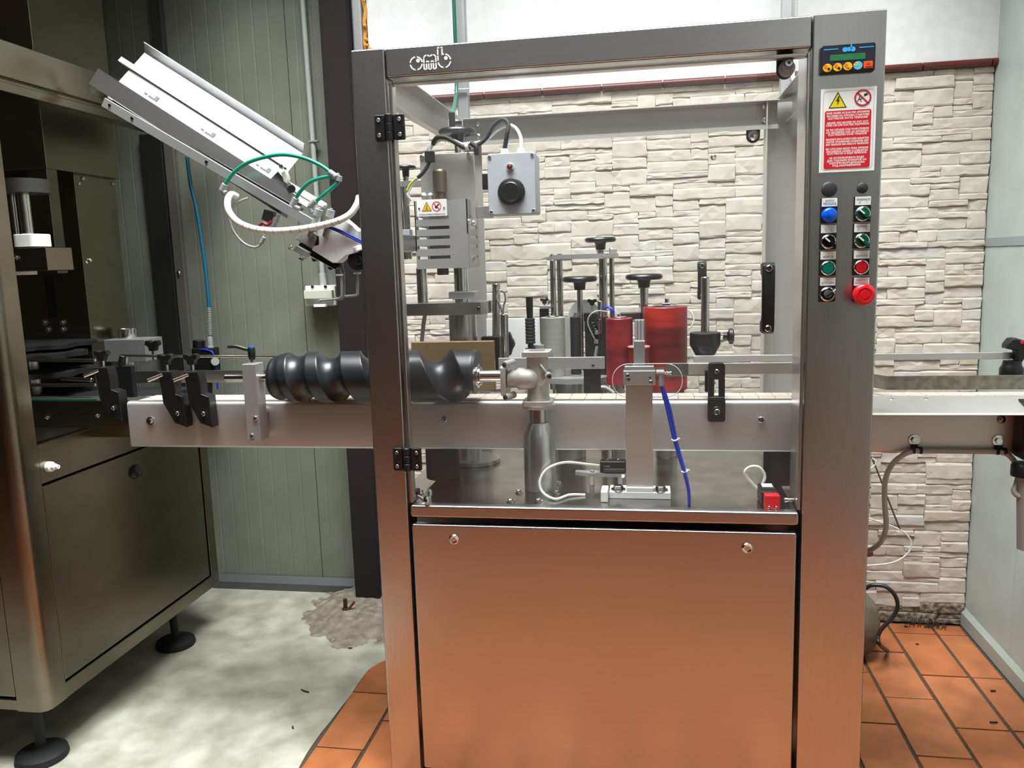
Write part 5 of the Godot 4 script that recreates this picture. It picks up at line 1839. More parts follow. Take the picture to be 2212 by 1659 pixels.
	single("roller_bearing_plate", b, mat(Color(0.30, 0.29, 0.28), 0.4, 0.7), "dark steel bearing plate behind the two red rollers", "plate")
	b = Mb.new()
	b.span(Vector3(0.4685, 0.93, -0.35), Vector3(0.513, 1.01, -0.34), 0.002)
	single("guide_bracket", b, M.black, "black flat bracket under the right end of the short guide bar", "bracket")
	b = Mb.new()
	b.tube([Vector3(0.5084, 0.94, -0.38), Vector3(0.5232, 0.9399, -0.38), Vector3(0.5452, 0.9247, -0.38)], 0.006, 10, 6)
	single("cable_stub", b, M.cable_grey, "grey cable stub on the conveyor edge below the smaller red roller", "cable")
	# black grip, steel rods with the wire loop
	t = thing("ribbed_handle", "black ribbed lever handle standing upright left of the pale grey roller", "handle", Vector3(0.3164, 1.0324, -0.42))
	b = Mb.new()
	var hx: float = 0.3185
	b.lathe([Vector2(0, 1.1854), Vector2(0.0095, 1.1854), Vector2(0.0100, 1.1804), Vector2(0.0094, 1.1515), Vector2(0.0085, 1.1301), Vector2(0.0085, 1.1238)], Transform3D(Basis(), Vector3(hx, 0, -0.42)), 20)
	put("upper_grip", b, M.black_gloss, t)
	b = Mb.new()
	var yy: float = 1.1276
	var y2: float = 1.0566
	var pr := [Vector2(0, yy)]
	for k in 8:
		var a := lerpf(yy, y2, k / 8.0)
		var c := lerpf(yy, y2, (k + 1) / 8.0)
		pr.append_array([Vector2(0.0125, a - 0.0005), Vector2(0.0138, a - 0.002), Vector2(0.0138, c + 0.003), Vector2(0.0125, c + 0.001)])
	pr.append(Vector2(0, y2))
	b.lathe(pr, Transform3D(Basis(), Vector3(hx, 0, -0.42)), 24, 0.5)
	put("ribbed_grip", b, M.rubber, t)
	b = Mb.new()
	b.rod(Vector3(hx, 1.0157, -0.42), Vector3(hx, y2, -0.42), 0.008)
	b.lathe([Vector2(0.008, 0.006), Vector2(0.0145, 0.005), Vector2(0.0135, -0.006), Vector2(0.008, -0.006)], Transform3D(Basis(), Vector3(0.3179, 1.04, -0.42)), 20)
	put("spindle", b, M.black, t)
	b = Mb.new()
	b.rod(Vector3(hx - 0.004, 1.0235, -0.45), Vector3(hx - 0.004 + 0.06, 1.0235, -0.45), 0.008, 16)
	b.span(Vector3(0.3201, 1.0365, -0.44), Vector3(0.354, 1.0525, -0.43), 0.001)
	put("arm", b, M.alu, t)
	t = thing("guide_rod_holder", "black clamp block holding a tall steel rod beside the capping head", "clamp", Vector3(0.2039, 0.9923, -0.46))
	b = Mb.new()
	b.span(Vector3(0.1739, 0.9767, -0.48), Vector3(0.2258, 1.0755, -0.45), 0.002)
	put("block", b, M.black, t)
	b = Mb.new()
	b.rod(Vector3(0.2137, 1.0634, -0.47), Vector3(0.2192, 1.2215, -0.47), 0.0112, 24)
	put("rod", b, M.shaft, t)
	b = Mb.new()
	b.prism(arc(Vector2.ZERO, 1.0, 0, 350, 20).map(func(p): return Vector2(p.x * 0.019 * (1.0 + 0.12 * cos(5.0 * p.angle())), p.y * 0.032 * (1.0 + 0.12 * cos(5.0 * p.angle())))), -0.010, 0.010, Transform3D(Basis(), Vector3(0.247, 1.0534, -0.46)), 0.003, 1.0)
	put("clamp_knob", b, M.black, t)
	t = thing("wire_loop_pin", "steel pin with a bent wire loop on top, in front of the black clamp", "pin", Vector3(0.2435, 1.0165, -0.42))
	b = Mb.new()
	b.rod(Vector3(0.246, 1.0126, -0.42), Vector3(0.2475, 1.1391, -0.42), 0.011, 24)
	put("pin", b, M.shaft, t)
	b = Mb.new()
	b.tube([Vector3(0.2435, 1.1329, -0.42), Vector3(0.2392, 1.1583, -0.42), Vector3(0.2284, 1.1825, -0.42), Vector3(0.2289, 1.1976, -0.42), Vector3(0.2394, 1.2049, -0.42), Vector3(0.2507, 1.1958, -0.42), Vector3(0.2527, 1.1782, -0.42), Vector3(0.247, 1.1606, -0.42), Vector3(0.2448, 1.1328, -0.42)], 0.0026, 10, 8)
	put("wire_loop", b, M.chrome, t)
	# funnel-shaped black clamp with rod and side knob
	t = thing("funnel_clamp", "black conical clamp with upright steel rod and side knob, right of the large red roller", "clamp", Vector3(0.7849, 1.0193, -0.42))
	var fx: float = 0.7847
	b = Mb.new()
	var fr: float = 0.04
	b.lathe([Vector2(0, 1.0808), Vector2(fr - 0.001, 1.0808), Vector2(fr, 1.0783), Vector2(fr, 1.0489), Vector2(0.0233, 1.018), Vector2(0, 1.018)], Transform3D(Basis(), Vector3(fx, 0, -0.42)), 32, 0.3)
	put("cone", b, M.black, t)
	b = Mb.new()
	b.rod(Vector3(fx, 1.0759, -0.42), Vector3(fx, 1.2263, -0.42), 0.0107, 24, 0.002)
	put("rod", b, M.shaft, t)
	b = Mb.new()
	b.rod(Vector3(0.8227, 1.0728, -0.42), Vector3(0.8381, 1.0701, -0.42), 0.004, 12)
	put("stud", b, M.chrome, t)
	b = Mb.new()
	b.lathe([Vector2(0, -0.004), Vector2(0.0095, -0.004), Vector2(0.0095, 0.006), Vector2(0.015, 0.010), Vector2(0.0215, 0.012), Vector2(0.0215, 0.020), Vector2(0.015, 0.024), Vector2(0, 0.024)], Mb.frame(Vector3(0.8345, 1.0702, -0.42), Vector3(1, 0, 0)), 7, 0.2)
	put("clamp_knob", b, M.black, t)


func guides() -> void:
	# short guide bar above the gearbox
	var t := thing("guide_bar", "short grey guide bar reaching right from behind the gearbox", "guide bar", Vector3(0.3962, 1.0136, -0.33))
	var b := Mb.new()
	b.span(Vector3(0.245, 0.999, -0.33), Vector3(0.525, 1.0303, -0.322), 0.001)
	put("bar", b, M.alu, t)
	screw(t, Vector3(0.4948, 1.0089, -0.3215), Vector3.BACK, 0.0035, "cap", M.black_gloss)
	b = Mb.new()
	b.span(Vector3(0.4193, 0.976, -0.36), Vector3(0.433, 0.9959, -0.35), 0.001)
	b.span(Vector3(0.4685, 0.9756, -0.36), Vector3(0.4794, 0.9955, -0.35), 0.001)
	put("lug", b, M.alu, t)
	# rear rail of the conveyor, running out to the right
	t = thing("rear_guide_rail", "long flat steel rail along the far side of the conveyor", "guide rail", Vector3(0.8732, 1.0145, -0.39))
	b = Mb.new()
	b.span(Vector3(0.7521, 1.0061, -0.39), Vector3(1.5312, 1.023, -0.385), 0.001)
	put("bar", b, M.steel_satin, t)
	# front rail with its slotted black bracket
	t = thing("front_guide_rail", "clear-ended steel guide rail on a slotted black bracket in front of the conveyor", "guide rail", Vector3(0.8565, 1.0043, -0.235))
	b = Mb.new()
	b.span(Vector3(0.7328, 0.995, -0.235), Vector3(0.9883, 1.0226, -0.231), 0.0008)
	put("bar", b, M.steel_satin, t)
	b = Mb.new()
	b.span(Vector3(0.6796, 0.991, -0.242), Vector3(0.7803, 1.0227, -0.238), 0.0008)
	put("end_plate", b, mat(Color(0.60, 0.60, 0.58), 0.25, 0.8), t)
	b = Mb.new()
	b.span(Vector3(0.7714, 0.9541, -0.232), Vector3(0.7898, 1.0072, -0.218), 0.001)
	put("back_clamp", b, M.black, t)
	t = thing("slotted_bracket", "black plastic bracket with a long slot bolted to the conveyor side", "bracket", Vector3(0.7983, 0.8825, -0.205))
	var c: Vector3 = Vector3(0.7966, 0.9575, -0.19)
	var w: float = 0.0193
	var hh: float = 0.071
	b = Mb.new()
	var out := rounded(-w, -hh, w, hh, 0.008)
	var zf := 0.0
	# outer frame with a real slot: left, right, top and bottom pieces
	b.prism([Vector2(-w, -0.012), Vector2(-0.0055, -0.012), Vector2(-0.0055, hh * 0.48), Vector2(-w, hh * 0.48)], -0.02, 0.0, Transform3D(Basis(), c), 0.001)
	b.prism([Vector2(0.0055, -0.012), Vector2(w, -0.012), Vector2(w, hh * 0.48), Vector2(0.0055, hh * 0.48)], -0.02, 0.0, Transform3D(Basis(), c), 0.001)
	b.prism(rounded(-w, hh * 0.44, w, hh, 0.008), -0.02, 0.0005, Transform3D(Basis(), c), 0.0015)
	b.prism(rounded(-w - 0.001, -hh, w + 0.001, -0.010, 0.007), -0.0175, 0.006, Transform3D(Basis(), c), 0.002)
	put("body", b, M.black, t)
	b = Mb.new()
	b.prism([Vector2(-0.0125, -0.014), Vector2(-0.0058, -0.014), Vector2(-0.0058, hh * 0.5), Vector2(-0.0085, hh * 0.5)], -0.002, 0.0012, Transform3D(Basis(), c), 0.0004)
	b.prism([Vector2(0.0058, -0.014), Vector2(0.0125, -0.014), Vector2(0.0085, hh * 0.5), Vector2(0.0058, hh * 0.5)], -0.002, 0.0012, Transform3D(Basis(), c), 0.0004)
	put("slot_rib", b, mat(Color(0.10, 0.10, 0.105), 0.35), t)
	b = Mb.new()
	b.lathe([Vector2(0.0068, -0.001), Vector2(0.0105, 0.0008), Vector2(0.0112, 0.0)], Transform3D(Basis(Vector3.RIGHT, PI / 2), c + Vector3(0, -hh * 0.62, 0.0062)), 24)
	put("recess", b, M.black_gloss, t)
	screw(t, c + Vector3(0.0005, -hh * 0.64, 0.0055), Vector3.BACK, 0.0068)
	screw(t, c + Vector3(0.0, hh * 0.72, 0.0), Vector3.BACK, 0.0050)
	# rails, tray and fittings beyond the control column
	t = thing("bent_guide_rail", "broad stained steel rail with a bent end right of the control column", "guide rail", Vector3(1.2268, 0.9674, -0.24))
	b = Mb.new()
	var x0: float = 1.1913
	b.sheet([Vector2(x0 - 0.055, -0.330), Vector2(x0 - 0.006, -0.2385), Vector2(x0 - 0.002, -0.2345), Vector2(x0 + 0.003, -0.233), Vector2(1.60, -0.233)], 0.003, -0.9553, -0.9882, Transform3D(Basis(Vector3(1, 0, 0), Vector3(0, 0, 1), Vector3(0, -1, 0)), Vector3.ZERO))
	put("bar", b, textured(mat(Color(0.62, 0.60, 0.56), 0.42, 0.4), grain(0.03, Color(0.68, 0.66, 0.62), Color(1, 1, 1), 256, 3, 95), Vector3(5, 5, 5)), t)
	t = thing("drip_tray", "sloping bright steel tray along the conveyor right of the control column", "tray", Vector3(1.2141, 0.9212, -0.19))
	b = Mb.new()
	var ty0: float = 0.9417
	var ty1: float = 0.9174
	b.sheet([Vector2(0.218, ty0 + 0.001), Vector2(0.212, ty0), Vector2(0.128, ty1 + 0.002), Vector2(0.125, ty1 - 0.002)], 0.0015, 1.1516 - 0.05, 1.60, Transform3D(Basis(Vector3(0, 0, -1), Vector3(0, 1, 0), Vector3(1, 0, 0)), Vector3.ZERO))
	put("sheet", b, M.steel_satin, t)
	for q in [Vector3(1.1923, 0.9368, -0.2), Vector3(1.2674, 0.9366, -0.2)]:
		screw(t, q, Vector3(0, 1, 0.4), 0.0058, "cap")

# ---------------------------------------------------------------- cap chute left of the cabinet
func chute() -> void:
	var o: Vector3 = Vector3(-0.7828, 1.7965, -0.33)
	var e: Vector3 = Vector3(-0.3359, 1.5008, -0.33)
	var u := (e - o).normalized()
	var up := Vector3(-u.y, u.x, 0).normalized()
	var tilt := deg_to_rad(26.0)
	var w := (up * cos(tilt) + Vector3(0, 0, -1) * sin(tilt)).normalized()
	var n := u.cross(w).normalized()
	if n.z < 0.0:
		n = -n
	var f := Transform3D(Basis(w, n, u), o)      # local x across, y off the floor, z along
	var l := o.distance_to(e)
	var t := thing("cap_chute", "bright folded steel chute sloping down to the machine from the upper left", "chute", Vector3(-0.5624, 1.5993, -0.33))
	var b := Mb.new()
	b.sheet([Vector2(0.127, 0.030), Vector2(0.113, 0.0), Vector2(0.0, 0.0)], 0.0015, 0.0, l * 0.985, f)
	put("trough", b, M.sheet, t)
	b = Mb.new()
	b.sheet([Vector2(0.0, 0.0), Vector2(-0.003, 0.018), Vector2(-0.049, 0.006), Vector2(-0.060, -0.018)], 0.0015, -0.055, l * 1.12, f)
	put("front_wall", b, M.sheet, t)
	b = Mb.new()
	b.sheet([Vector2(0.050, 0.0), Vector2(0.050, 0.010), Vector2(0.064, 0.010)], 0.0015, -0.035, l * 0.97, f)
	put("centre_rib", b, M.sheet, t)
	for k in 3:
		b = Mb.new()
		var z: float = l * [0.17, 0.52, 0.86][k]
		b.x = f * Transform3D(Basis(), Vector3(0.012, 0.0015, z))
		b.span(Vector3(0, 0, 0), Vector3(0.005, 0.001, 0.028), 0.0)
		b.span(Vector3(0.005, 0, 0.018), Vector3(0.014, 0.001, 0.028), 0.0)
		b.span(Vector3(0.001, 0, -0.014), Vector3(0.006, 0.001, -0.006), 0.0)
		put("slot_mark", b, mat(Color(0.30, 0.31, 0.32), 0.5), t)
	# flat bar that carries the chute
	var a: Vector3 = Vector3(-0.8135, 1.742, -0.3)
	var c: Vector3 = Vector3(-0.0963, 1.3089, -0.3)
	var ub := (c - a).normalized()
	var vb := Vector3(-ub.y, ub.x, 0).normalized()
	var fb := Transform3D(Basis(ub, vb, Vector3.BACK), a)
	var lb := a.distance_to(c)
	t = thing("chute_rail", "straight drilled aluminium bar under the cap chute", "bar", Vector3(-0.4582, 1.5243, -0.3))
	b = Mb.new()
	b.x = fb
	b.span(Vector3(0, -0.0125, -0.012), Vector3(lb, 0.0125, 0.0), 0.001)
	put("bar", b, M.alu, t)
	for q in [0.022, 0.095, 0.335]:
		screw(t, fb * Vector3(q, 0.002, 0.0), Vector3.BACK, 0.0040, "socket", M.black_gloss)
	b = Mb.new()
	b.x = fb
	b.span(Vector3(0.40, 0.013, -0.055), Vector3(0.60, 0.030, -0.015), 0.001)
	b.span(Vector3(0.02, 0.013, -0.030), Vector3(0.62, 0.019, -0.004), 0.001)
	put("channel", b, M.black, t)
	b = Mb.new()
	b.x = fb
	b.span(Vector3(0.41, 0.030, -0.050), Vector3(0.64, 0.040, -0.012), 0.001)
	b.span(Vector3(0.46, 0.042, -0.075), Vector3(0.66, 0.058, -0.05), 0.006)
	put("upper_strip", b, M.white, t)
	# outlet: aluminium blocks, rods, wheel
	t = thing("chute_outlet", "stepped aluminium block with rods and dark wheel at the lower end of the chute", "block", Vector3(-0.1621, 1.3013, -0.27))
	b = Mb.new()
	b.prism([Vector2(-0.2008, 1.3884), Vector2(-0.1362, 1.4072), Vector2(-0.0945, 1.3703), Vector2(-0.1003, 1.3172), Vector2(-0.1336, 1.31), Vector2(-0.1564, 1.2916), Vector2(-0.1703, 1.292), Vector2(-0.2242, 1.3272), Vector2(-0.2094, 1.3554), Vector2(-0.2111, 1.3686)], -0.02, 0.02, Transform3D(Basis(), Vector3(0, 0, -0.27)), 0.0015)
	put("block", b, M.alu_bright, t)
	b = Mb.new()
	b.span(Vector3(-0.16, 1.3351 - 0.02, -0.30), Vector3(0.045, 1.3351 + 0.02, -0.285), 0.001)
	b.span(Vector3(0.030, 1.3351 - 0.02, -0.30), Vector3(0.045, 1.3351 + 0.02, -0.074), 0.001)
	put("mount_arm", b, M.steel, t)
	b = Mb.new()
	b.prism([Vector2(-0.2684, 1.357), Vector2(-0.2436, 1.3822), Vector2(-0.2006, 1.3617), Vector2(-0.2023, 1.3382), Vector2(-0.2254, 1.3342)], -0.03, 0.0, Transform3D(Basis(), Vector3(0, 0, -0.25)), 0.0015)
	put("side_block", b, M.alu, t)
	for q in [[Vector3(-0.2265, 1.3602, -0.245), Vector3(-0.2013, 1.4132, -0.245)], [Vector3(-0.1837, 1.3587, -0.245), Vector3(-0.1676, 1.4095, -0.245)]]:
		b = Mb.new()
		b.rod(q[0], q[1], 0.0072, 16)
		var d: Vector3 = (q[1] - q[0]).normalized()
		b.rod(q[1] - d * 0.002, q[1] + d * 0.018, 0.0105, 18)
		b.rod(q[1] + d * 0.018, q[1] + d * 0.022, 0.004, 12)
		put("standoff", b, M.fitting, t)
	b = Mb.new()
	b.prism([Vector2(-0.2613, 1.34), Vector2(-0.2272, 1.3211), Vector2(-0.2357, 1.3084), Vector2(-0.2725, 1.3273)], -0.015, 0.0, Transform3D(Basis(), Vector3(0, 0, -0.24)), 0.001)
	var lg := put("lug", b, M.alu, t)
	screw(lg, Vector3(-0.2735, 1.3344, -0.235), Vector3(-0.5, 0.3, 1), 0.0062)
	screw(lg, Vector3(-0.2505, 1.31, -0.245), Vector3(-0.3, -1, 0.1), 0.0075, "hex", M.fitting)
	b = Mb.new()
	b.prism([Vector2(-0.2617, 1.3476), Vector2(-0.1547, 1.2868), Vector2(-0.1695, 1.2752), Vector2(-0.2731, 1.3336)], -0.03, 0.0, Transform3D(Basis(), Vector3(0, 0, -0.265)), 0.001)
	put("lower_bar", b, M.black, t)
	for q in [Vector3(-0.223, 1.3032, -0.26), Vector3(-0.1799, 1.2804, -0.26)]:
		screw(t, q, Vector3(-0.4, -1, 0.3), 0.0052, "hex", M.black)
	b = Mb.new()
	b.lathe([Vector2(0, 0.0), Vector2(0.010, 0.0), Vector2(0.012, -0.002), Vector2(0.026, -0.002), Vector2(0.028, -0.004), Vector2(0.028, -0.016), Vector2(0, -0.016)], Transform3D(Basis(Vector3.RIGHT, PI / 2), Vector3(-0.1036, 1.2972, -0.255)), 30)
	put("wheel", b, mat(Color(0.10, 0.11, 0.13), 0.35), t, "dark wheel")
	b = Mb.new()
	b.rod(Vector3(-0.0996, 1.3324, -0.25), Vector3(-0.0953, 1.3205, -0.25), 0.012, 16)
	put("cap", b, M.white, t)
	for q in [[Vector3(-0.1683, 1.2847, -0.27), Vector3(-0.1565, 1.27, -0.27), Vector3(-0.1574, 1.2169, -0.27), Vector3(-0.1609, 1.2025, -0.27), Vector3(-0.1766, 1.198, -0.27), Vector3(-0.2164, 1.1958, -0.26)], [Vector3(-0.1676, 1.287, -0.285), Vector3(-0.1558, 1.2721, -0.285), Vector3(-0.1571, 1.2115, -0.285), Vector3(-0.1671, 1.197, -0.285), Vector3(-0.1848, 1.2023, -0.285)]]:
		b = Mb.new()
		b.tube(q, 0.0034, 10, 5)
		put("bent_rod", b, M.fitting, t)
	for q in [[Vector3(-0.1159, 1.2662, -0.28), Vector3(-0.1178, 1.2156, -0.28), Vector3(-0.1235, 1.206, -0.28), Vector3(-0.1531, 1.2043, -0.28)]]:
		b = Mb.new()
		b.tube(q, 0.0038, 10, 5)
		put("bent_rod", b, M.fitting, t)
	b = Mb.new()
	for q in [Vector3(-0.1609, 1.2605, -0.27), Vector3(-0.1124, 1.2639, -0.27)]:
		b.span(q + Vector3(-0.008, -0.002, -0.006), q + Vector3(0.009, 0.002, 0.006), 0.0008)
	put("cable_tie", b, M.white, t)
	# stop unit at the end of the trough
	t = thing("chute_stop", "small black and pale roller stop at the foot of the chute trough", "stop", Vector3(-0.3265, 1.5028, -0.33))
	b = Mb.new()
	b.prism([Vector2(-0.365, 1.5191), Vector2(-0.3395, 1.5397), Vector2(-0.3094, 1.502), Vector2(-0.3068, 1.4837), Vector2(-0.3276, 1.4883)], -0.02, 0.0, Transform3D(Basis(), Vector3(0, 0, -0.33)), 0.001)
	put("arm", b, M.black, t)
	b = Mb.new()
	b.prism([Vector2(-0.3272, 1.5357), Vector2(-0.3135, 1.5422), Vector2(-0.3074, 1.5203), Vector2(-0.3113, 1.5037), Vector2(-0.3212, 1.5113)], -0.015, 0.0, Transform3D(Basis(), Vector3(0, 0, -0.32)), 0.003)
	put("pad", b, mat(Color(0.70, 0.71, 0.66), 0.5), t)
	b = Mb.new()
	b.rod(Vector3(-0.3181, 1.5008, -0.34), Vector3(-0.2946, 1.49, -0.31), 0.011, 18)
	put("roller", b, M.rubber, t)
	screw(t, Vector3(-0.3199, 1.548, -0.315), Vector3(0, 0.2, 1), 0.0065)
	# sensor below the bar
	t = thing("chute_sensor", "black and red sensor hanging under the drilled bar", "sensor", Vector3(-0.3621, 1.4179, -0.31))
	b = Mb.new()
	b.prism([Vector2(-0.3751, 1.44), Vector2(-0.3493, 1.4317), Vector2(-0.3595, 1.403), Vector2(-0.3852, 1.4137)], -0.022, 0.0, Transform3D(Basis(), Vector3(0, 0, -0.305)), 0.001)
	put("body", b, M.black, t)
	b = Mb.new()
	b.tube([Vector3(-0.3894, 1.3966, -0.3), Vector3(-0.3782, 1.4035, -0.3), Vector3(-0.3654, 1.3981, -0.3), Vector3(-0.3541, 1.4074, -0.3)], 0.0042, 8, 4)
	put("wires", b, mat(Color(0.45, 0.02, 0.12), 0.5), t)
	b = Mb.new()
	b.prism([Vector2(-0.3555, 1.4176), Vector2(-0.3364, 1.4242), Vector2(-0.3548, 1.3932), Vector2(-0.365, 1.3985)], -0.015, 0.0, Transform3D(Basis(), Vector3(0, 0, -0.31)), 0.001)
	put("clip", b, M.fitting, t)
	# hoses
	t = thing("green_air_hose", "long green air hose arching over the foot of the chute", "hose", Vector3(-0.4766, 1.4933, -0.28))
	b = Mb.new()
	b.tube([Vector3(-0.4678, 1.5021, -0.275), Vector3(-0.4374, 1.5324, -0.27), Vector3(-0.3949, 1.5557, -0.265), Vector3(-0.3424, 1.5677, -0.26), Vector3(-0.2862, 1.5712, -0.255), Vector3(-0.2306, 1.5597, -0.25), Vector3(-0.1858, 1.5391, -0.25), Vector3(-0.1573, 1.5182, -0.25)], 0.0052, 12, 8)
	put("hose", b, M.green_hose, t)
	b = Mb.new()
	b.rod(Vector3(-0.4634, 1.5067, -0.275), Vector3(-0.4743, 1.4892, -0.275), 0.0092, 18)
	b.rod(Vector3(-0.4739, 1.4928, -0.275), Vector3(-0.4643, 1.4828, -0.275), 0.0078, 16)
	put("end_fitting", b, M.fitting, t)
	t = thing("green_air_hose", "two short green air hoses joined at a grey elbow left of the door post", "hose", Vector3(-0.2361, 1.4576, -0.26))
	for q in [[Vector3(-0.1443, 1.5084, -0.25), Vector3(-0.1716, 1.5097, -0.25), Vector3(-0.2136, 1.5001, -0.25), Vector3(-0.245, 1.4787, -0.255), Vector3(-0.2654, 1.4565, -0.26)], [Vector3(-0.1375, 1.4989, -0.25), Vector3(-0.1494, 1.4879, -0.25), Vector3(-0.1769, 1.4683, -0.25), Vector3(-0.208, 1.4491, -0.255)]]:
		b = Mb.new()
		b.tube(q, 0.0052, 12, 8)
		put("hose", b, M.green_hose, t)
	for q in [[Vector3(-0.1633, 1.522, -0.25), Vector3(-0.1455, 1.5085, -0.25), 0.0078], [Vector3(-0.1505, 1.5087, -0.25), Vector3(-0.1367, 1.5104, -0.25), 0.0082], [Vector3(-0.1367, 1.5104, -0.25), Vector3(-0.1389, 1.4967, -0.25), 0.0080], [Vector3(-0.2613, 1.4611, -0.26), Vector3(-0.2743, 1.4404, -0.26), 0.0088], [Vector3(-0.2052, 1.4525, -0.255), Vector3(-0.2239, 1.4381, -0.255), 0.0085], [Vector3(-0.2716, 1.4427, -0.26), Vector3(-0.2532, 1.4325, -0.26), 0.0065], [Vector3(-0.225, 1.4404, -0.255), Vector3(-0.2163, 1.4213, -0.255), 0.0065]]:
		b = Mb.new()
		b.rod(q[0], q[1], q[2], 16)
		put("fitting", b, M.fitting, t)
	t = thing("spiral_wrapped_hose", "thick white spiral-wrapped cable hose looping below the chute", "hose", Vector3(-0.3603, 1.3849, -0.24))
	var pts := [Vector3(-0.4413, 1.4745, -0.29), Vector3(-0.4487, 1.4797, -0.275), Vector3(-0.4524, 1.4645, -0.26), Vector3(-0.4469, 1.4362, -0.25), Vector3(-0.4232, 1.4077, -0.245), Vector3(-0.3795, 1.388, -0.24), Vector3(-0.3199, 1.3786, -0.235), Vector3(-0.2539, 1.3795, -0.23), Vector3(-0.1906, 1.3865, -0.23), Vector3(-0.1401, 1.3973, -0.23), Vector3(-0.1094, 1.414, -0.24), Vector3(-0.093, 1.4393, -0.25), Vector3(-0.0905, 1.4572, -0.26)]
	b = Mb.new()
	b.tube(pts, 0.0088, 14, 8)
	put("hose", b, M.cable_white, t)
	var fine := Mb.smooth(pts, 24)
	var wrap := Mb.new()
	for k in range(110, 220, 9):
		var p: Vector3 = fine[k]
		var d: Vector3 = (fine[k + 1] - fine[k - 1]).normalized()
		wrap.lathe([Vector2(0.0086, -0.0011), Vector2(0.0094, -0.0008), Vector2(0.0094, 0.0008), Vector2(0.0086, 0.0011)], Mb.frame(p, (d + Vector3(0.25, 0.1, 0.2)).normalized()), 14)
	put("wrap_turns", wrap, M.cable_grey, t)
	b = Mb.new()
	b.rod(Vector3(-0.4413, 1.4745, -0.29), Vector3(-0.4498, 1.4803, -0.282), 0.006, 12)
	put("blue_end", b, M.blue, t)
	b = Mb.new()
	b.tube([Vector3(-0.4161, 1.4706, -0.302), Vector3(-0.4348, 1.4638, -0.296), Vector3(-0.4543, 1.447, -0.285), Vector3(-0.4622, 1.418, -0.28), Vector3(-0.4521, 1.3812, -0.28), Vector3(-0.4255, 1.351, -0.28), Vector3(-0.3946, 1.3402, -0.28), Vector3(-0.3752, 1.3517, -0.28), Vector3(-0.3668, 1.3745, -0.28)], 0.0030, 10, 8)
	var tc := single("thin_cable", b, M.cable_grey, "thin grey cable hanging in a loop under the spiral-wrapped hose", "cable")
	b = Mb.new()
	b.rod(Vector3(-0.377, 1.3493, -0.278), Vector3(-0.3665, 1.3659, -0.278), 0.0055, 10)
	put("connector", b, M.fitting, tc)
	t = thing("blue_tubes", "pair of thin blue tubes running behind the left door post", "tube", Vector3(-0.1903, 1.3843, -0.235))
	for k in 2:
		b = Mb.new()
		b.tube([Vector3(-0.1907, 1.3853, -0.23), Vector3(-0.1619, 1.3798, -0.235) + Vector3(0, 0.002 - 0.003 * k, 0), Vector3(-0.1274, 1.3647, -0.24) + Vector3(0, 0.003 - 0.005 * k, 0), Vector3(-0.0866, 1.3413, -0.25) + Vector3(0, 0.003 - 0.005 * k, 0)], 0.0026, 8, 8)
		put("tube", b, M.blue, t)

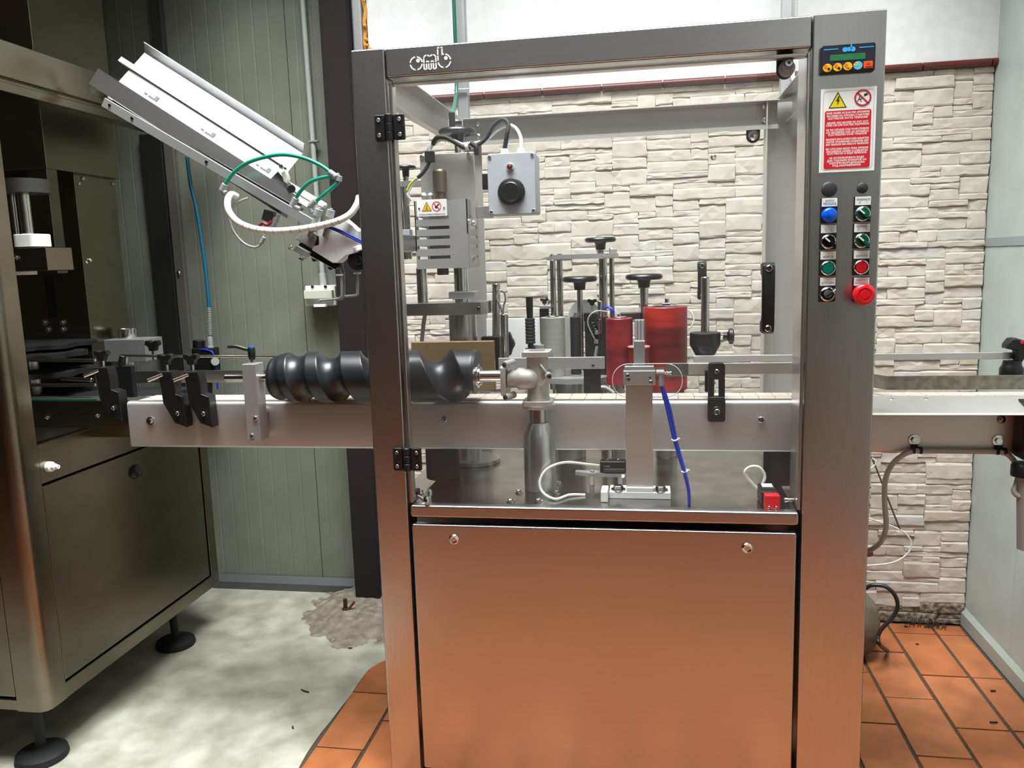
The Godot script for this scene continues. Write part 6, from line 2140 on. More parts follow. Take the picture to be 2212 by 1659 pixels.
# ---------------------------------------------------------------- the neighbouring machine on the left
func filler() -> void:
	var t := thing("filling_machine", "large older stainless machine at the left edge with a tall corner post and side panel", "machine", Vector3(-1.35, 0, -0.37))
	var xf := Transform3D(Basis(Vector3(1, 0, 0), Vector3(0, 0, 1), Vector3(0, -1, 0)), Vector3.ZERO)
	var b := Mb.new()
	var sec := [Vector2(-0.985, 0.055)]
	for k in 9:
		var a := PI / 2 * (1.0 - k / 8.0)
		sec.append(Vector2(-0.93 + 0.03 * cos(a), 0.025 + 0.03 * sin(a)))
	sec.append_array([Vector2(-0.90, -0.020), Vector2(-0.985, -0.020)])
	b.prism(sec, -0.165, -1.85, xf, 0.0, 0.5)
	put("corner_post", b, M.steel_old, t)
	b = Mb.new()
	b.span(Vector3(-0.98, 0.165, -0.81), Vector3(-0.90, 0.7096, -0.765), 0.003)
	put("corner_post", b, M.steel_old, t)
	b = Mb.new()
	b.span(Vector3(-0.975, 0.165, -0.77), Vector3(-0.9005, 0.2076, -0.018), 0.002)
	put("bottom_rail", b, M.steel_old, t)
	b = Mb.new()
	b.span(Vector3(-0.93, 0.2125, -0.757), Vector3(-0.903, 0.7465, -0.026), 0.0025)
	var panel := put("side_panel", b, M.steel_old, t)
	b = Mb.new()
	b.span(Vector3(-0.935, 0.7524, -0.764), Vector3(-0.902, 0.8545, -0.022), 0.002)
	put("upper_strip", b, M.steel_old, t)
	b = Mb.new()
	b.span(Vector3(-1.75, 0.8545 - 0.01, -0.80), Vector3(-0.915, 0.8545, -0.0), 0.002)
	put("deck", b, M.steel_old, t)
	b = Mb.new()
	b.span(Vector3(-1.74, 0.19, -0.80), Vector3(-0.94, 0.8545 - 0.012, 0.03), 0.0)
	put("body", b, M.steel_old, t)
	b = Mb.new()
	b.span(Vector3(-1.74, 0.20, 0.03), Vector3(-0.992, 0.86, 0.050), 0.002)
	put("front_panel", b, M.steel_old, t)
	b = Mb.new()
	b.span(Vector3(-1.74, 0.165, 0.0), Vector3(-0.984, 0.195, 0.053), 0.002)
	put("bottom_rail", b, M.steel_old, t)
	b = Mb.new()
	b.lathe([Vector2(0, 0.016), Vector2(0.010, 0.016), Vector2(0.018, 0.012), Vector2(0.022, 0.004), Vector2(0.022, 0), Vector2(0, 0)], Mb.frame(Vector3(-0.903, 0.6862, -0.4005), Vector3.RIGHT), 26)
	put("knob", b, M.black, panel)
	b = Mb.new()
	b.lathe([Vector2(0.004, 0.006), Vector2(0.006, 0.006), Vector2(0.006, 0)], Mb.frame(Vector3(-0.903, 0.6862, -0.4005) + Vector3(0.015, 0, 0), Vector3.RIGHT), 18)
	put("knob_insert", b, M.chrome, panel)
	b = Mb.new()
	var cn: Vector3 = Vector3(-0.902, 0.792, -0.052)
	b.lathe([Vector2(0, 0.030), Vector2(0.003, 0.030), Vector2(0.003, 0.033), Vector2(0.0055, 0.033), Vector2(0.0055, 0.026), Vector2(0.008, 0.024), Vector2(0.0085, 0.014), Vector2(0.013, 0.012), Vector2(0.0135, 0.0)], Mb.frame(cn, Vector3(1, 0.03, 0.1)), 20, 0.5)
	put("air_connector", b, M.white, t, "pale grey plug connector")
	for q in [Vector3(-0.98, 0, 0.0), Vector3(-0.99, 0, -0.65)]:
		b = Mb.new()
		b.lathe([Vector2(0, 0), Vector2(0.064, 0), Vector2(0.066, 0.004), Vector2(0.063, 0.018), Vector2(0.045, 0.028), Vector2(0.020, 0.034), Vector2(0.013, 0.040), Vector2(0.013, 0.195), Vector2(0, 0.195)], Transform3D(Basis(), q), 36, 0.5)
		put("foot", b, M.rubber, t)
	# enclosure beam with its groove
	b = Mb.new()
	b.span(Vector3(-0.955, 1.762, -1.02), Vector3(-0.900, 1.851, -0.021), 0.003)
	b.span(Vector3(-0.950, 1.750, -1.02), Vector3(-0.912, 1.763, -0.021), 0.0)
	b.span(Vector3(-0.955, 1.728, -1.02), Vector3(-0.902, 1.751, -0.021), 0.002)
	put("top_beam", b, M.steel_old, t)
	# head box above, column below
	var fx := -1.13
	var z0: float = -0.4572
	b = Mb.new()
	b.span(Vector3(-1.70, 1.599, -0.80), Vector3(fx, 2.35, z0), 0.002)
	put("head_box", b, M.steel_old, t)
	b = Mb.new()
	b.span(Vector3(-1.20, 1.2883, -0.46), Vector3(fx - 0.004, 1.599 + 0.002, -0.5053), 0.0015)
	var hood := put("side_hood", b, M.steel_old, t)
	for q in [Vector3(-1.132, 1.3205, -0.5891), Vector3(-1.132, 1.5661, -0.5941)]:
		screw(hood, q, Vector3.RIGHT, 0.005)
	b = Mb.new()
	b.span(Vector3(-1.70, 0.8545 - 0.01, -0.80), Vector3(-1.150, 1.599 + 0.01, -0.5979), 0.0015)
	var col := put("back_column", b, M.steel_old, t)
	for q in [Vector3(-1.149, 1.5865, -0.637), Vector3(-1.149, 1.5836, -0.7863), Vector3(-1.149, 1.3283, -0.6307)]:
		screw(col, q, Vector3.RIGHT, 0.0058)
	var zb: float = -0.5979
	b = Mb.new()
	b.span(Vector3(-1.2938, 1.147, zb - 0.002), Vector3(-1.2601, 1.2756, zb + 0.0012), 0.0)
	put("slot", b, M.black, col)
	for q in [Vector3(-1.3118, 1.1309, -0.5979), Vector3(-1.2458, 1.1297, -0.5979), Vector3(-1.3012, 1.108, -0.5979), Vector3(-1.247, 1.107, -0.5979)]:
		screw(col, q, Vector3.BACK, 0.007, "hex")
	# pistons seen in the opening
	for q in [[22, 0.010], [48, 0.016]]:
		pass
	var pz := -0.19
	b = Mb.new()
	b.lathe([Vector2(0, 1.5014), Vector2(0.060, 1.5014), Vector2(0.060, 1.5371), Vector2(0, 1.5371)], Transform3D(Basis(), Vector3(-1.0069, 0, -0.21)), 32)
	put("gripper_flange", b, mat(Color(0.22, 0.22, 0.21), 0.5, 0.3), t)
	for q in [[-1.039, 0.0075], [-1.0043, 0.0145]]:
		b = Mb.new()
		b.rod(Vector3(q[0], 1.3943, pz - 0.01), Vector3(q[0], 1.5074, pz - 0.01), q[1], 20)
		put("piston_rod", b, M.shaft, t)
	b = Mb.new()
	b.prism(rounded(-0.046, -0.035, 0.030, 0.035, 0.02, 8), 0.0, 0.0328, Transform3D(Basis(Vector3.RIGHT, -PI / 2), Vector3(-0.9849, 1.3601, -0.20)), 0.002)
	put("piston_block", b, M.white, t)
	b = Mb.new()
	b.span(Vector3(-1.0213 - 0.02, 1.2953, -0.25), Vector3(-0.9161, 1.3565, -0.15), 0.002)
	var cb := put("cross_block", b, M.steel_old, t)
	screw(cb, Vector3(-1.0043, 1.3312, -0.15), Vector3.BACK, 0.006)
	b = Mb.new()
	b.rod(Vector3(-1.0229, 1.2863, -0.19), Vector3(-1.0229, 1.2986, -0.19), 0.032, 24)
	put("pad", b, M.white, t)
	# star wheels and their drive
	t = thing("star_wheel_table", "black plastic star wheels and guide plates inside the older machine", "star wheel", Vector3(-1.30, 0.9136, -0.42))
	for q in [[-1.30, -0.50, 0.20, 1.0617, 0.014], [-1.24, -0.42, 0.17, 1.0366, 0.016], [-1.26, -0.46, 0.19, 0.9793, 0.016]]:
		b = Mb.new()
		var o := []
		for k in 64:
			var a := TAU * k / 64
			var r: float = q[2] * (1.0 - 0.16 * pow(absf(cos(4.0 * a)), 3.0))
			o.append(Vector2(cos(a), sin(a)) * r)
		b.prism(o, 0.0, q[4], Transform3D(Basis(Vector3.RIGHT, -PI / 2), Vector3(q[0], q[3], q[1])), 0.001, 0.9)
		put("star_wheel", b, M.rubber, t)
	b = Mb.new()
	b.span(Vector3(-1.40, 0.905, -0.60), Vector3(-0.80, 0.9167, -0.252), 0.002)
	put("guide_plate", b, M.rubber, t)
	b = Mb.new()
	b.rod(Vector3(-1.27, 0.87, -0.46), Vector3(-1.27, 1.0717, -0.46), 0.03, 24)
	put("drive_shaft", b, M.shaft, t)
	t = thing("steel_block", "bright square aluminium block with a polished steel cap behind the star wheels", "block", Vector3(-1.0797, 0.9758, -0.68))
	b = Mb.new()
	b.span(Vector3(-1.2252, 0.991, -0.76), Vector3(-1.0022, 1.0654, -0.66), 0.002)
	put("block", b, M.alu, t)
	b = Mb.new()
	b.rod(Vector3(-1.1048, 1.0595, -0.72), Vector3(-1.102, 1.1003, -0.72), 0.0293, 30, 0.002)
	put("cap", b, M.chrome, t)
	b = Mb.new()
	b.rod(Vector3(-1.1024, 0.86, -0.71), Vector3(-1.1024, 0.9987, -0.71), 0.022, 24)
	put("stem", b, M.shaft, t)
	# in-feed conveyor of the older machine
	t = thing("infeed_conveyor", "short dark steel in-feed conveyor coming out of the older machine", "conveyor", Vector3(-0.9707, 0.8304, -0.245))
	b = Mb.new()
	b.span(Vector3(-1.2032, 0.8271, -0.255), Vector3(-0.7902, 0.9313, -0.245), 0.003)
	var sp := put("side_plate", b, M.steel_old, t)
	for q in [Vector3(-1.0493, 0.8838, -0.245), Vector3(-0.8895, 0.8893, -0.245)]:
		screw(sp, q, Vector3.BACK, 0.006)
	b = Mb.new()
	b.span(Vector3(-1.30, 0.9274 - 0.012, -0.345), Vector3(-0.7741, 0.9328 - 0.004, -0.256), 0.001)
	put("belt", b, mat(Color(0.20, 0.20, 0.19), 0.5), t)
	b = Mb.new()
	b.span(Vector3(-1.30, 0.928 + 0.001, -0.258), Vector3(-0.8959, 0.9333 + 0.002, -0.252), 0.0)
	put("wear_strip", b, mat(Color(0.05, 0.32, 0.22), 0.5), t)
	# rails held by C-shaped brackets and wing knobs
	t = thing("infeed_rail", "pair of round steel guide rods along the in-feed", "guide rail", Vector3(-0.9787, 1.0207, -0.23))
	for q in [[Vector3(-1.0897, 1.0511, -0.225), Vector3(-0.8629, 1.0487, -0.225), 0.0048], [Vector3(-1.0934, 0.9804, -0.225), Vector3(-0.8711, 0.9804, -0.225), 0.0048], [Vector3(-1.0566, 0.9831, -0.33), Vector3(-0.935, 0.9826, -0.3), 0.0062]]:
		b = Mb.new()
		b.rod(q[0], q[1], q[2], 14)
		put("rod", b, M.shaft, t)
	t = thing("upper_rail", "thin bright rod passing behind the clamp lever to the timing screw", "guide rail", Vector3(-0.6397, 1.0487, -0.3))
	b = Mb.new()
	b.rod(Vector3(-0.8576, 1.049, -0.33), Vector3(-0.3788, 1.0395, -0.33), 0.0042, 14)
	put("rod", b, M.shaft, t)
	b = Mb.new()
	b.span(Vector3(-0.8589, 0.968, -0.34), Vector3(-0.3836, 1.0027, -0.334), 0.001)
	put("flat_bar", b, M.steel, t)
	b = Mb.new()
	b.rod(Vector3(-0.8465, 1.0483, -0.335), Vector3(-0.8574, 0.9511, -0.335), 0.006, 14)
	put("post", b, M.shaft, t)
	var cnames := ["black curved rail bracket nearest the corner post of the older machine", "middle black curved rail bracket, left of its twin on the conveyor side", "black curved rail bracket next to the aluminium bearing block"]
	var knames := ["black wing knob on the bracket nearest the corner post", "black wing knob on the middle curved bracket", "black wing knob on the curved bracket next to the aluminium block"]
	var shape := [Vector2(0, 0), Vector2(0.042, 0), Vector2(0.046, -0.030), Vector2(0.046, -0.060), Vector2(0.067, -0.067), Vector2(0.069, -0.150), Vector2(0.036, -0.138), Vector2(0.008, -0.085), Vector2(0.005, -0.035)]
	var at := [Vector3(-0.8535, 1.0314, -0.2), Vector3(-0.6448, 1.0223, -0.17), Vector3(-0.5702, 1.0217, -0.17)]
	for k in 3:
		var s := 1.02 if k == 0 else 1.0
		var c: Vector3 = at[k]
		t = thing("rail_bracket", cnames[k], "bracket", c + Vector3(0.05, -0.145, -0.01), "curved black rail brackets")
		b = Mb.new()
		b.prism(shape.map(func(p): return p * s), -0.034, 0.0, Transform3D(Basis(), c), 0.0025, 0.3)
		put("body", b, M.black, t)
		b = Mb.new()
		b.rod(c + Vector3(-0.022, -0.022, 0.012), c + Vector3(0.014, -0.008, -0.004), 0.0052, 14)
		put("pin", b, M.shaft, t)
		screw(t, c + Vector3(0.048, -0.112, -0.0005), Vector3.BACK, 0.0062)
		wing_knob(c + Vector3(0.017, 0.024, -0.018), 0.0215, knames[k])
	wing_knob(Vector3(-0.8808, 1.0499, -0.52), 0.024, "black wing knob behind the thin bright rod, right of the steel block")
	b = Mb.new()
	b.span(Vector3(-0.8792, 0.9204, -0.34), Vector3(-0.8232, 1.0204, -0.32), 0.003)
	b.rod(Vector3(-0.861, 1.0195, -0.33), Vector3(-0.8518, 1.0489, -0.33), 0.010, 16)
	single("rail_bracket", b, M.black, "black straight bracket behind the curved one nearest the corner post", "bracket")

# ---------------------------------------------------------------- fittings on the walls and the right-hand side
func wall_fittings() -> void:
	# door post of the panel wall, with its bright edge strip
	var b := Mb.new()
	b.span(Vector3(-1.2392 - 0.02, 0, -1.158), Vector3(-1.1695, 1.7797 + 0.02, -1.128), 0.002)
	var t: Node3D = struct("door_1", b, mat(Color(0.10, 0.10, 0.095), 0.6), "dark door jamb with a grey metal edge in the panel wall")
	b = Mb.new()
	b.span(Vector3(-1.1676, 0, -1.158), Vector3(-1.1253, 3.2, -1.134), 0.004)
	put("edge_strip", b, mat(Color(0.50, 0.49, 0.46), 0.35, 0.5), t)
	b = Mb.new()
	b.span(Vector3(-1.1555 - 0.01, 1.7797 + 0.02, -1.158), Vector3(-1.137 + 0.012, 3.2, -1.130), 0.002)
	put("upper_jamb", b, mat(Color(0.24, 0.24, 0.22), 0.5), t)
	screw(t, Vector3(-1.1468, 1.2774, -1.13), Vector3.BACK, 0.008, "cap")
	b = Mb.new()
	b.tube([Vector3(-1.1311, 2.0428, -1.12), Vector3(-1.1032, 2.0354, -1.11), Vector3(-1.073, 2.0328, -1.115)], 0.003, 8, 4)
	b.span(Vector3(-1.1166, 2.0439, -1.115), Vector3(-1.0969, 2.029, -1.105), 0.001)
	single("cable_tie", b, M.white, "white cable tie on the grey edge strip above the chute", "cable tie")
	# conduit down to a socket box
	t = thing("conduit", "vertical grey plastic conduit on the panel wall", "conduit", Vector3(-0.5642, 1.23, -1.13))
	b = Mb.new()
	b.rod(Vector3(-0.5653, 1.2437, -1.135), Vector3(-0.5792, 2.945, -1.135), 0.0095, 18)
	put("pipe", b, mat(Color(0.66, 0.68, 0.66), 0.4), t)
	b = Mb.new()
	b.rod(Vector3(-0.5638, 1.2126, -1.135), Vector3(-0.566, 1.2609, -1.135), 0.0125, 18)
	put("sleeve", b, mat(Color(0.66, 0.68, 0.66), 0.4), t)
	b = Mb.new()
	b.span(Vector3(-0.5836, 1.7343, -1.14), Vector3(-0.5451, 1.7413, -1.122), 0.001)
	put("clip", b, mat(Color(0.55, 0.56, 0.54), 0.4), t)
	t = thing("socket_box", "pale plastic switch box at the foot of the wall conduit", "junction box", Vector3(-0.5602, 1.1752, -1.12))
	b = Mb.new()
	b.span(Vector3(-0.6248, 1.1399, -1.158), Vector3(-0.5058, 1.2157, -1.1), 0.004)
	put("case", b, M.white, t)
	b = Mb.new()
	b.span(Vector3(-0.62, 1.1672, -1.1), Vector3(-0.5095, 1.1998, -1.075), 0.003)
	put("cover", b, mat(Color(0.78, 0.78, 0.72), 0.4), t)
	b = Mb.new()
	b.span(Vector3(-0.5813, 1.1377, -1.09), Vector3(-0.5361, 1.1481, -1.07), 0.001)
	put("flap", b, M.white, t)
	for q in [Vector3(-0.5921, 1.2129, -1.098), Vector3(-0.5414, 1.2116, -1.098)]:
		screw(t, q, Vector3.BACK, 0.006, "cap", M.black_gloss)
	# teal air hose with spring guard to the regulator
	t = thing("teal_air_hose", "teal air hose hanging from under the chute down to the pressure regulator", "hose", Vector3(-0.9577, 1.0213, -0.98))
	b = Mb.new()
	b.tube([Vector3(-1.0285, 1.6963, -1.06), Vector3(-1.0117, 1.5944, -1.04), Vector3(-0.9919, 1.51, -1.03), Vector3(-0.975, 1.3756, -1.02), Vector3(-0.9638, 1.2576, -1.01), Vector3(-0.9574, 1.1459, -1)], 0.0066, 12, 8)
	put("hose", b, M.teal_hose, t)
	b = Mb.new()
	for k in 16:
		var c: Vector3 = (Vector3(-0.9574, 1.1459, -1)).lerp(Vector3(-0.9627, 1.0503, -1), k / 15.0)
		b.lathe([Vector2(0.0064, -0.0022), Vector2(0.0080, 0.0), Vector2(0.0064, 0.0022)], Transform3D(Basis(), c), 12, 1.5)
	put("spring_guard", b, M.fitting, t)
	b = Mb.new()
	b.lathe([Vector2(0, 0.02), Vector2(0.008, 0.018), Vector2(0.010, 0.01), Vector2(0.010, -0.016), Vector2(0.012, -0.018), Vector2(0.012, -0.034), Vector2(0, -0.034)], Transform3D(Basis(), Vector3(-0.9652, 1.0228, -1)), 16)
	put("coupling", b, M.fitting, t)
	t = thing("pressure_regulator", "black pressure regulator with a round gauge low behind the guide rods", "regulator", Vector3(-0.997, 0.8632, -1))
	b = Mb.new()
	b.span(Vector3(-1.0343, 0.9119, -1.03), Vector3(-0.9467, 1.0006, -0.98), 0.004)
	b.rod(Vector3(-1.0001, 0.8105, -1), Vector3(-0.9902, 0.9156, -1), 0.022, 20)
	b.rod(Vector3(-1.0198, 0.9809, -1.01), Vector3(-1.0153, 1.0277, -1.01), 0.022, 20)
	put("body", b, M.black, t)
	b = Mb.new()
	b.rod(Vector3(-0.9507, 0.9489, -0.995), Vector3(-0.9356, 0.9516, -0.972), 0.018, 24)
	put("gauge_case", b, M.black, t)
	b = Mb.new()
	b.rod(Vector3(-0.9356, 0.9516, -0.972), Vector3(-0.9345, 0.9519, -0.97), 0.015, 24)
	put("gauge_face", b, mat(Color(0.55, 0.56, 0.55), 0.3), t)
	b = Mb.new()
	b.tube([Vector3(-1.0042, 0.9905, -0.985), Vector3(-0.9859, 0.9959, -0.98), Vector3(-0.9641, 0.9922, -0.98), Vector3(-0.9451, 0.9783, -0.98), Vector3(-0.9377, 0.9179, -0.98), Vector3(-0.9403, 0.8486, -0.98)], 0.0035, 8, 8)
	put("blue_tube", b, M.blue, t)
	# square duct with the green hose above the cabinet
	t = thing("service_duct", "vertical grey square duct coming down behind the capping head", "duct", Vector3(0.0524, 1.7218, -0.86))
	b = Mb.new()
	b.span(Vector3(0.0427, 1.7246, -0.88), Vector3(0.0772, 2.945, -0.85), 0.004)
	put("duct", b, mat(Color(0.62, 0.63, 0.63), 0.35, 0.4), t)
	b = Mb.new()
	b.span(Vector3(0.0436, 1.7089, -0.88), Vector3(0.1307, 1.7187, -0.78), 0.001)
	put("foot_plate", b, M.black, t)
	b = Mb.new()
	b.span(Vector3(0.0329, 1.8225, -0.845), Vector3(0.0833, 1.8258, -0.835), 0.001)
	put("cable_tie", b, M.white, t)
	b = Mb.new()
	b.tube([Vector3(0.0515, 2.94, -0.82), Vector3(0.0504, 2.0584, -0.82), Vector3(0.0502, 1.9494, -0.82), Vector3(0.0502, 1.823, -0.81), Vector3(0.0572, 1.7787, -0.76), Vector3(0.0932, 1.6982, -0.56)], 0.0058, 12, 8)
	single("green_hose", b, mat(Color(0.02, 0.32, 0.25), 0.4), "dark green hose strapped to the vertical duct behind the top rail", "hose")
	t = thing("service_duct", "second vertical duct behind the upper right corner of the machine", "duct", Vector3(1.0506, 1.7292, -0.86))
	b = Mb.new()
	b.span(Vector3(1.0299, 1.7185, -0.88), Vector3(1.0601, 2.945, -0.85), 0.003)
	put("duct", b, mat(Color(0.70, 0.71, 0.71), 0.35, 0.4), t)
	b = Mb.new()
	b.rod(Vector3(1.0758, 1.9748 - 0.05, -0.90), Vector3(1.0758, 2.945, -0.90), 0.0065, 14)
	put("pipe", b, M.cable_white, t)
	b = Mb.new()
	b.tube([Vector3(1.0758, 1.9748 - 0.05, -0.90), Vector3(1.055, 1.8088, -0.8), Vector3(1.0477, 1.7544, -0.72), Vector3(1.0485, 1.7006, -0.66)], 0.006, 10, 8)
	single("cream_cable", b, M.cable_white, "cream cable hanging down behind the rubber door stop", "cable")
	# rosette on the stone
	b = Mb.new()
	b.lathe([Vector2(0, 0.004), Vector2(0.004, 0.004), Vector2(0.005, 0.006), Vector2(0.008, 0.005), Vector2(0.0095, 0.0)], Transform3D(Basis(Vector3.RIGHT, PI / 2), Vector3(0.8263, 1.5628, -0.722)), 20)
	single("rear_door_rosette", b, M.chrome, "small round metal rosette on the rear clear sheet", "rosette")
	# blue tank edge seen low behind the left leg
	b = Mb.new()
	b.lathe([Vector2(0, 0.0), Vector2(0.070, 0.0), Vector2(0.075, 0.01), Vector2(0.075, 0.73), Vector2(0, 0.73)], Transform3D(Basis(), Vector3(0.01, 0, -0.86)), 24)
	single("blue_drum", b, mat(Color(0.03, 0.10, 0.32), 0.4), "blue drum glimpsed behind the lower hinge", "drum")
	# concrete collar, anchor bolt and litter at the foot of the pillar
	var nz := FastNoiseLite.new()
	nz.seed = 12
	nz.frequency = 6.0
	var hgt := func(px: float, pz: float) -> float:
		var d := Vector2((px + 0.40) / 0.25, (pz + 1.03) / 0.33).length() + 0.22 * nz.get_noise_2d(px * 1.6, pz * 1.6)
		return maxf(0.036 * smoothstep(1.0, 0.5, d) + 0.004 * nz.get_noise_2d(px * 4.0, pz * 4.0) * smoothstep(1.1, 0.7, d), 0.0) - 0.0006 + (0.0 if d < 1.0 else -0.004)
	b = Mb.new()
	var g := []
	for j in 41:
		var r := []
		for i in 47:
			var px := lerpf(-0.66, -0.20, i / 46.0)
			var pz := lerpf(-1.13, -0.62, j / 40.0)
			var e := 0.012
			r.append([Vector3(px, hgt.call(px, pz), pz), Vector3(hgt.call(px - e, pz) - hgt.call(px + e, pz), 2.0 * e, hgt.call(px, pz - e) - hgt.call(px, pz + e)).normalized()])
		g.append(r)
	for j in 40:
		for i in 46:
			var qa: Array = g[j][i]
			var qb: Array = g[j][i + 1]
			var qc: Array = g[j + 1][i + 1]
			var qd: Array = g[j + 1][i]
			b.quad(qa[0], qb[0], qc[0], qd[0], qa[1], qb[1], qc[1], qd[1])
	var collar := put("mortar_collar", b, textured(mat(Color(0.60, 0.57, 0.52), 0.8), grain(0.02, Color(0.62, 0.58, 0.53), Color(1, 1, 1), 512, 5, 97), Vector3(2, 2, 2)), get_node("floor"))
	t = thing("anchor_bolt", "rusty brown anchor bolt sticking out of the mortar beside the pillar", "bolt", Vector3(-0.4648, 0.03, -0.9009))
	var rust := mat(Color(0.22, 0.14, 0.08), 0.8)
	b = Mb.new()
	var ab: Vector3 = Vector3(-0.4677, 0.03, -0.9086)
	b.rod(ab + Vector3(0, -0.01, 0), ab + Vector3(0.001, 0.012, 0), 0.013, 6)
	b.rod(ab + Vector3(0.001, 0.010, 0), ab + Vector3(0.002, 0.048, 0), 0.0075, 12)
	put("bolt", b, rust, t)
	b = Mb.new()
	b.rod(ab + Vector3(0.010, 0.004, 0), ab + Vector3(0.034, 0.034, -0.01), 0.005, 8)
	put("bent_rod", b, mat(Color(0.36, 0.20, 0.08), 0.8), t)
	for q in [[Vector3(-0.4053, 0, -0.4013), 0.016, 0.4, "dark dry twig lying alone on the pale concrete"], [Vector3(-0.3573, 0, -0.2091), 0.006, 1.0, "tiny dark crumb on the concrete left of the tiles"], [Vector3(-0.3663, 0, -0.6856), 0.006, 0.0, "tiny dark crumb on the concrete in front of the mortar collar"]]:
		b = Mb.new()
		var d: Vector3 = Vector3(cos(q[2]), 0, sin(q[2])) * q[1]
		b.tube([q[0] - d + Vector3(0, 0.002, 0), q[0] + Vector3(0, 0.003, 0.002), q[0] + d + Vector3(0, 0.002, -0.001)], 0.0022, 7, 4)
		single("dry_twig", b, mat(Color(0.16, 0.13, 0.10), 0.9), q[3], "twig")


func right_side() -> void:
	# end drive of the conveyor, clamps and the cable fixed under the side plate
	var t := thing("end_drive", "black drive housing at the right end of the conveyor", "motor", Vector3(1.4687, 0.8224, -0.2))
	var b := Mb.new()
	b.span(Vector3(1.4564, 0.8079, -0.206), Vector3(1.62, 0.9489 - 0.01, -0.150), 0.004)
	put("housing", b, M.black, t)
	b = Mb.new()
	b.lathe([Vector2(0, 0), Vector2(0.022, 0.0), Vector2(0.026, -0.006), Vector2(0.026, -0.03), Vector2(0, -0.03)], Transform3D(Basis(), Vector3(1.4736, 0.795, -0.18)), 24)
	put("collar", b, M.black, t)
	b = Mb.new()
	b.rod(Vector3(1.495, 0.5933, -0.18), Vector3(1.4838, 0.7844, -0.18), 0.024, 24)
	put("gear_column", b, M.grey_paint, t)
	t = thing("rail_clamp", "glossy black rail clamp with a red dot at the far right edge", "clamp", Vector3(1.5153, 0.9724, -0.36))
	b = Mb.new()
	b.lathe([Vector2(0, 0.9679), Vector2(0.027, 0.9679), Vector2(0.027, 0.985), Vector2(0.022, 0.9929), Vector2(0.020, 1.0043), Vector2(0, 1.0043)], Transform3D(Basis(), Vector3(1.5137, 0, -0.37)), 28, 0.7)
	put("boss", b, M.black_gloss, t)
	b = Mb.new()
	b.prism([Vector2(1.4941, 1.0351), Vector2(1.4946, 1.0453), Vector2(1.5042, 1.0587), Vector2(1.5144, 1.0608), Vector2(1.5437, 1.0513), Vector2(1.5452, 1.0266), Vector2(1.5294, 0.9973), Vector2(1.522, 0.9997), Vector2(1.5182, 1.0291)], -0.03, 0.0, Transform3D(Basis(), Vector3(0, 0, -0.355)), 0.004)
	put("jaw", b, M.black, t)
	b = Mb.new()
	b.rod(Vector3(1.5274, 1.0498, -0.355), Vector3(1.5253, 1.0504, -0.35), 0.0042, 14)
	put("dot", b, mat(Color(0.62, 0.05, 0.14), 0.4), t)
	t = thing("cable_conduit", "grey flexible cable clipped under the conveyor and curving down on both sides", "cable", Vector3(1.3181, 0.8182, -0.19))
	b = Mb.new()
	b.tube([Vector3(1.1646, 0.5289, -0.3), Vector3(1.1751, 0.5572, -0.25), Vector3(1.1874, 0.5895, -0.22), Vector3(1.1923, 0.6329, -0.205), Vector3(1.1858, 0.6913, -0.2), Vector3(1.1836, 0.7434, -0.195), Vector3(1.1946, 0.7793, -0.195), Vector3(1.216, 0.804, -0.195), Vector3(1.2427, 0.8156, -0.198), Vector3(1.2912, 0.8169, -0.199), Vector3(1.3708, 0.8165, -0.199), Vector3(1.4327, 0.8148, -0.199), Vector3(1.4542, 0.8018, -0.195), Vector3(1.4673, 0.7751, -0.19), Vector3(1.4631, 0.7448, -0.185), Vector3(1.4561, 0.7298, -0.18), Vector3(1.4643, 0.7195, -0.175), Vector3(1.4863, 0.7192, -0.17)], 0.0062, 12, 8)
	put("cable", b, mat(Color(0.60, 0.58, 0.54), 0.5), t)
	for q in [Vector3(1.2497, 0.819, -0.198), Vector3(1.4302, 0.8183, -0.198)]:
		b = Mb.new()
		for s in [-0.006, 0.010]:
			b.lathe([Vector2(0.0062, -0.0035), Vector2(0.0085, -0.003), Vector2(0.0085, 0.003), Vector2(0.0062, 0.0035)], Mb.frame(q + Vector3(s, -0.001, -0.001), Vector3.RIGHT), 16)
		b.span(q + Vector3(-0.009, 0.0, -0.012), q + Vector3(0.006, 0.012, -0.006), 0.001)
		var cl := put("clip", b, M.rubber, t)
		screw(cl, q + Vector3(-0.002, 0.022, -0.0105), Vector3.BACK, 0.0082, "hex")
	screw(t, Vector3(1.4322, 0.8897, -0.208), Vector3.BACK, 0.009, "cap", M.steel_old)
	b = Mb.new()
	b.rod(Vector3(1.1765, 0.5392, -0.27), Vector3(1.1646, 0.5277, -0.3), 0.009, 16)
	put("gland", b, mat(Color(0.45, 0.26, 0.20), 0.5), t)
	# compressor tank behind the column, its hose and the thin wires
	t = thing("air_tank", "grey-brown compressor tank half hidden behind the control column", "tank", Vector3(1.13, 0.0, -0.82))
	b = Mb.new()
	var ty: float = 0.0998
	var tx: float = 1.3589
	b.lathe([Vector2(0, tx), Vector2(0.035, tx - 0.003), Vector2(0.07, tx - 0.014), Vector2(0.095, tx - 0.035), Vector2(0.104, tx - 0.07), Vector2(0.105, tx - 0.10), Vector2(0.105, 0.95), Vector2(0, 0.95)], Transform3D(Basis(Vector3(0, -1, 0), Vector3(1, 0, 0), Vector3(0, 0, 1)), Vector3(0, ty, -0.84)), 36, 0.8)
	put("vessel", b, textured(mat(Color(0.46, 0.43, 0.37), 0.45), grain(0.03, Color(0.75, 0.72, 0.68), Color(1, 1, 1), 256, 4, 98), Vector3(3, 3, 3)), t)
	b = Mb.new()
	b.span(Vector3(1.0, 0.0, -0.88), Vector3(1.15, ty - 0.08, -0.80), 0.002)
	put("foot", b, M.black, t)
	b = Mb.new()
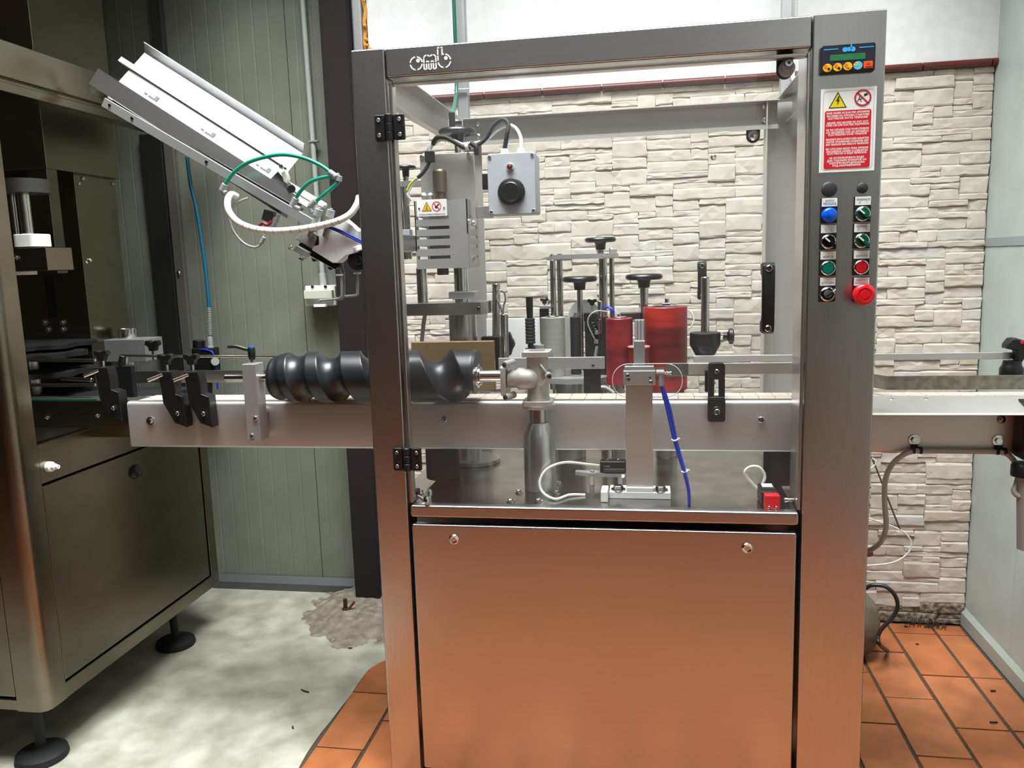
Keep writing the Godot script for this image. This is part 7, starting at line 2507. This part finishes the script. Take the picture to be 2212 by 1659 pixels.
	b.tube([Vector3(1.2912, 0.2495, -0.75), Vector3(1.311, 0.2664, -0.74), Vector3(1.3444, 0.2673, -0.73), Vector3(1.3689, 0.2473, -0.72), Vector3(1.3781, 0.2114, -0.715), Vector3(1.3636, 0.1736, -0.715), Vector3(1.3357, 0.1379, -0.715), Vector3(1.3245, 0.1142, -0.71), Vector3(1.3266, 0.0937, -0.7), Vector3(1.3888, 0.008, -0.8349)], 0.0062, 12, 8)
	single("black_hose", b, mat(Color(0.10, 0.12, 0.12), 0.4), "dark hose curling round the end of the compressor tank to the tiles", "hose")
	b = Mb.new()
	b.tube([Vector3(1.3588, 0.3886, -1.03), Vector3(1.4111, 0.3719, -1.03), Vector3(1.4707, 0.3474, -1.03), Vector3(1.5026, 0.3158, -1.03), Vector3(1.5041, 0.2784, -1.03), Vector3(1.4746, 0.2448, -1.03), Vector3(1.431, 0.2269, -1.03), Vector3(1.3584, 0.2179, -1.03)], 0.0030, 8, 8)
	single("white_wire", b, M.cable_white, "thin white wire looping in front of the stone wall", "wire")
	b = Mb.new()
	b.tube([Vector3(1.3533, 0.5592, -1.03), Vector3(1.3737, 0.5626, -1.03), Vector3(1.3848, 0.5818, -1.03), Vector3(1.3727, 0.5944, -1.03)], 0.0032, 8, 8)
	single("white_wire", b, M.cable_white, "short hooked end of white wire beside the control column below the conveyor", "wire")
	b = Mb.new()
	b.tube([Vector3(1.3727, 0.5944, -1.03), Vector3(1.3982, 0.531, -1.03), Vector3(1.432, 0.4434, -1.03), Vector3(1.4707, 0.3458, -1.03)], 0.0026, 8, 4)
	single("dark_wire", b, mat(Color(0.25, 0.24, 0.23), 0.5), "straight thin dark wire slanting across the stone wall", "wire")
	# weeds and dirt in the corner at the foot of the stone
	b = Mb.new()
	for k in 46:
		var c := Vector3(lerpf(1.50, 1.63, rng.randf()), 0.0, -1.045 + rng.randf_range(-0.015, 0.02))
		var h := rng.randf_range(0.006, 0.035)
		var d := Vector3(rng.randf_range(-0.02, 0.02), h, rng.randf_range(-0.01, 0.015))
		b.tube([c, c + d * 0.6 + Vector3(0.003, 0.004, 0), c + d], 0.0011, 5, 3)
	var wd := single("dry_weeds", b, mat(Color(0.20, 0.17, 0.11), 0.9), "dry brown weeds growing from the joint at the foot of the stone wall", "weeds")
	wd.set_meta("kind", "stuff")
	for q in [[Vector3(1.6206, 0.002, -0.6229), 0.007, "dark curled leaf scrap on the tiles nearest the grey plinth"], [Vector3(1.5562, 0.002, -0.4517), 0.010, "long thin dark leaf scrap across a cross joint of the right-hand tiles"], [Vector3(1.4988, 0.002, -0.9031), 0.004, "smallest dark leaf scrap, in the middle of a tile near the stone wall"], [Vector3(1.5026, 0.002, -1.0332), 0.006, "dark leaf scrap lying right at the foot of the stone wall"]]:
		b = Mb.new()
		b.tube([q[0] + Vector3(-q[1], 0.001, 0), q[0] + Vector3(0, 0.0025, 0.002), q[0] + Vector3(q[1], 0.001, -0.001)], 0.0022, 6, 4)
		single("leaf_scrap", b, mat(Color(0.17, 0.08, 0.05), 0.9), q[2], "leaf", "leaf scraps on the tiles")
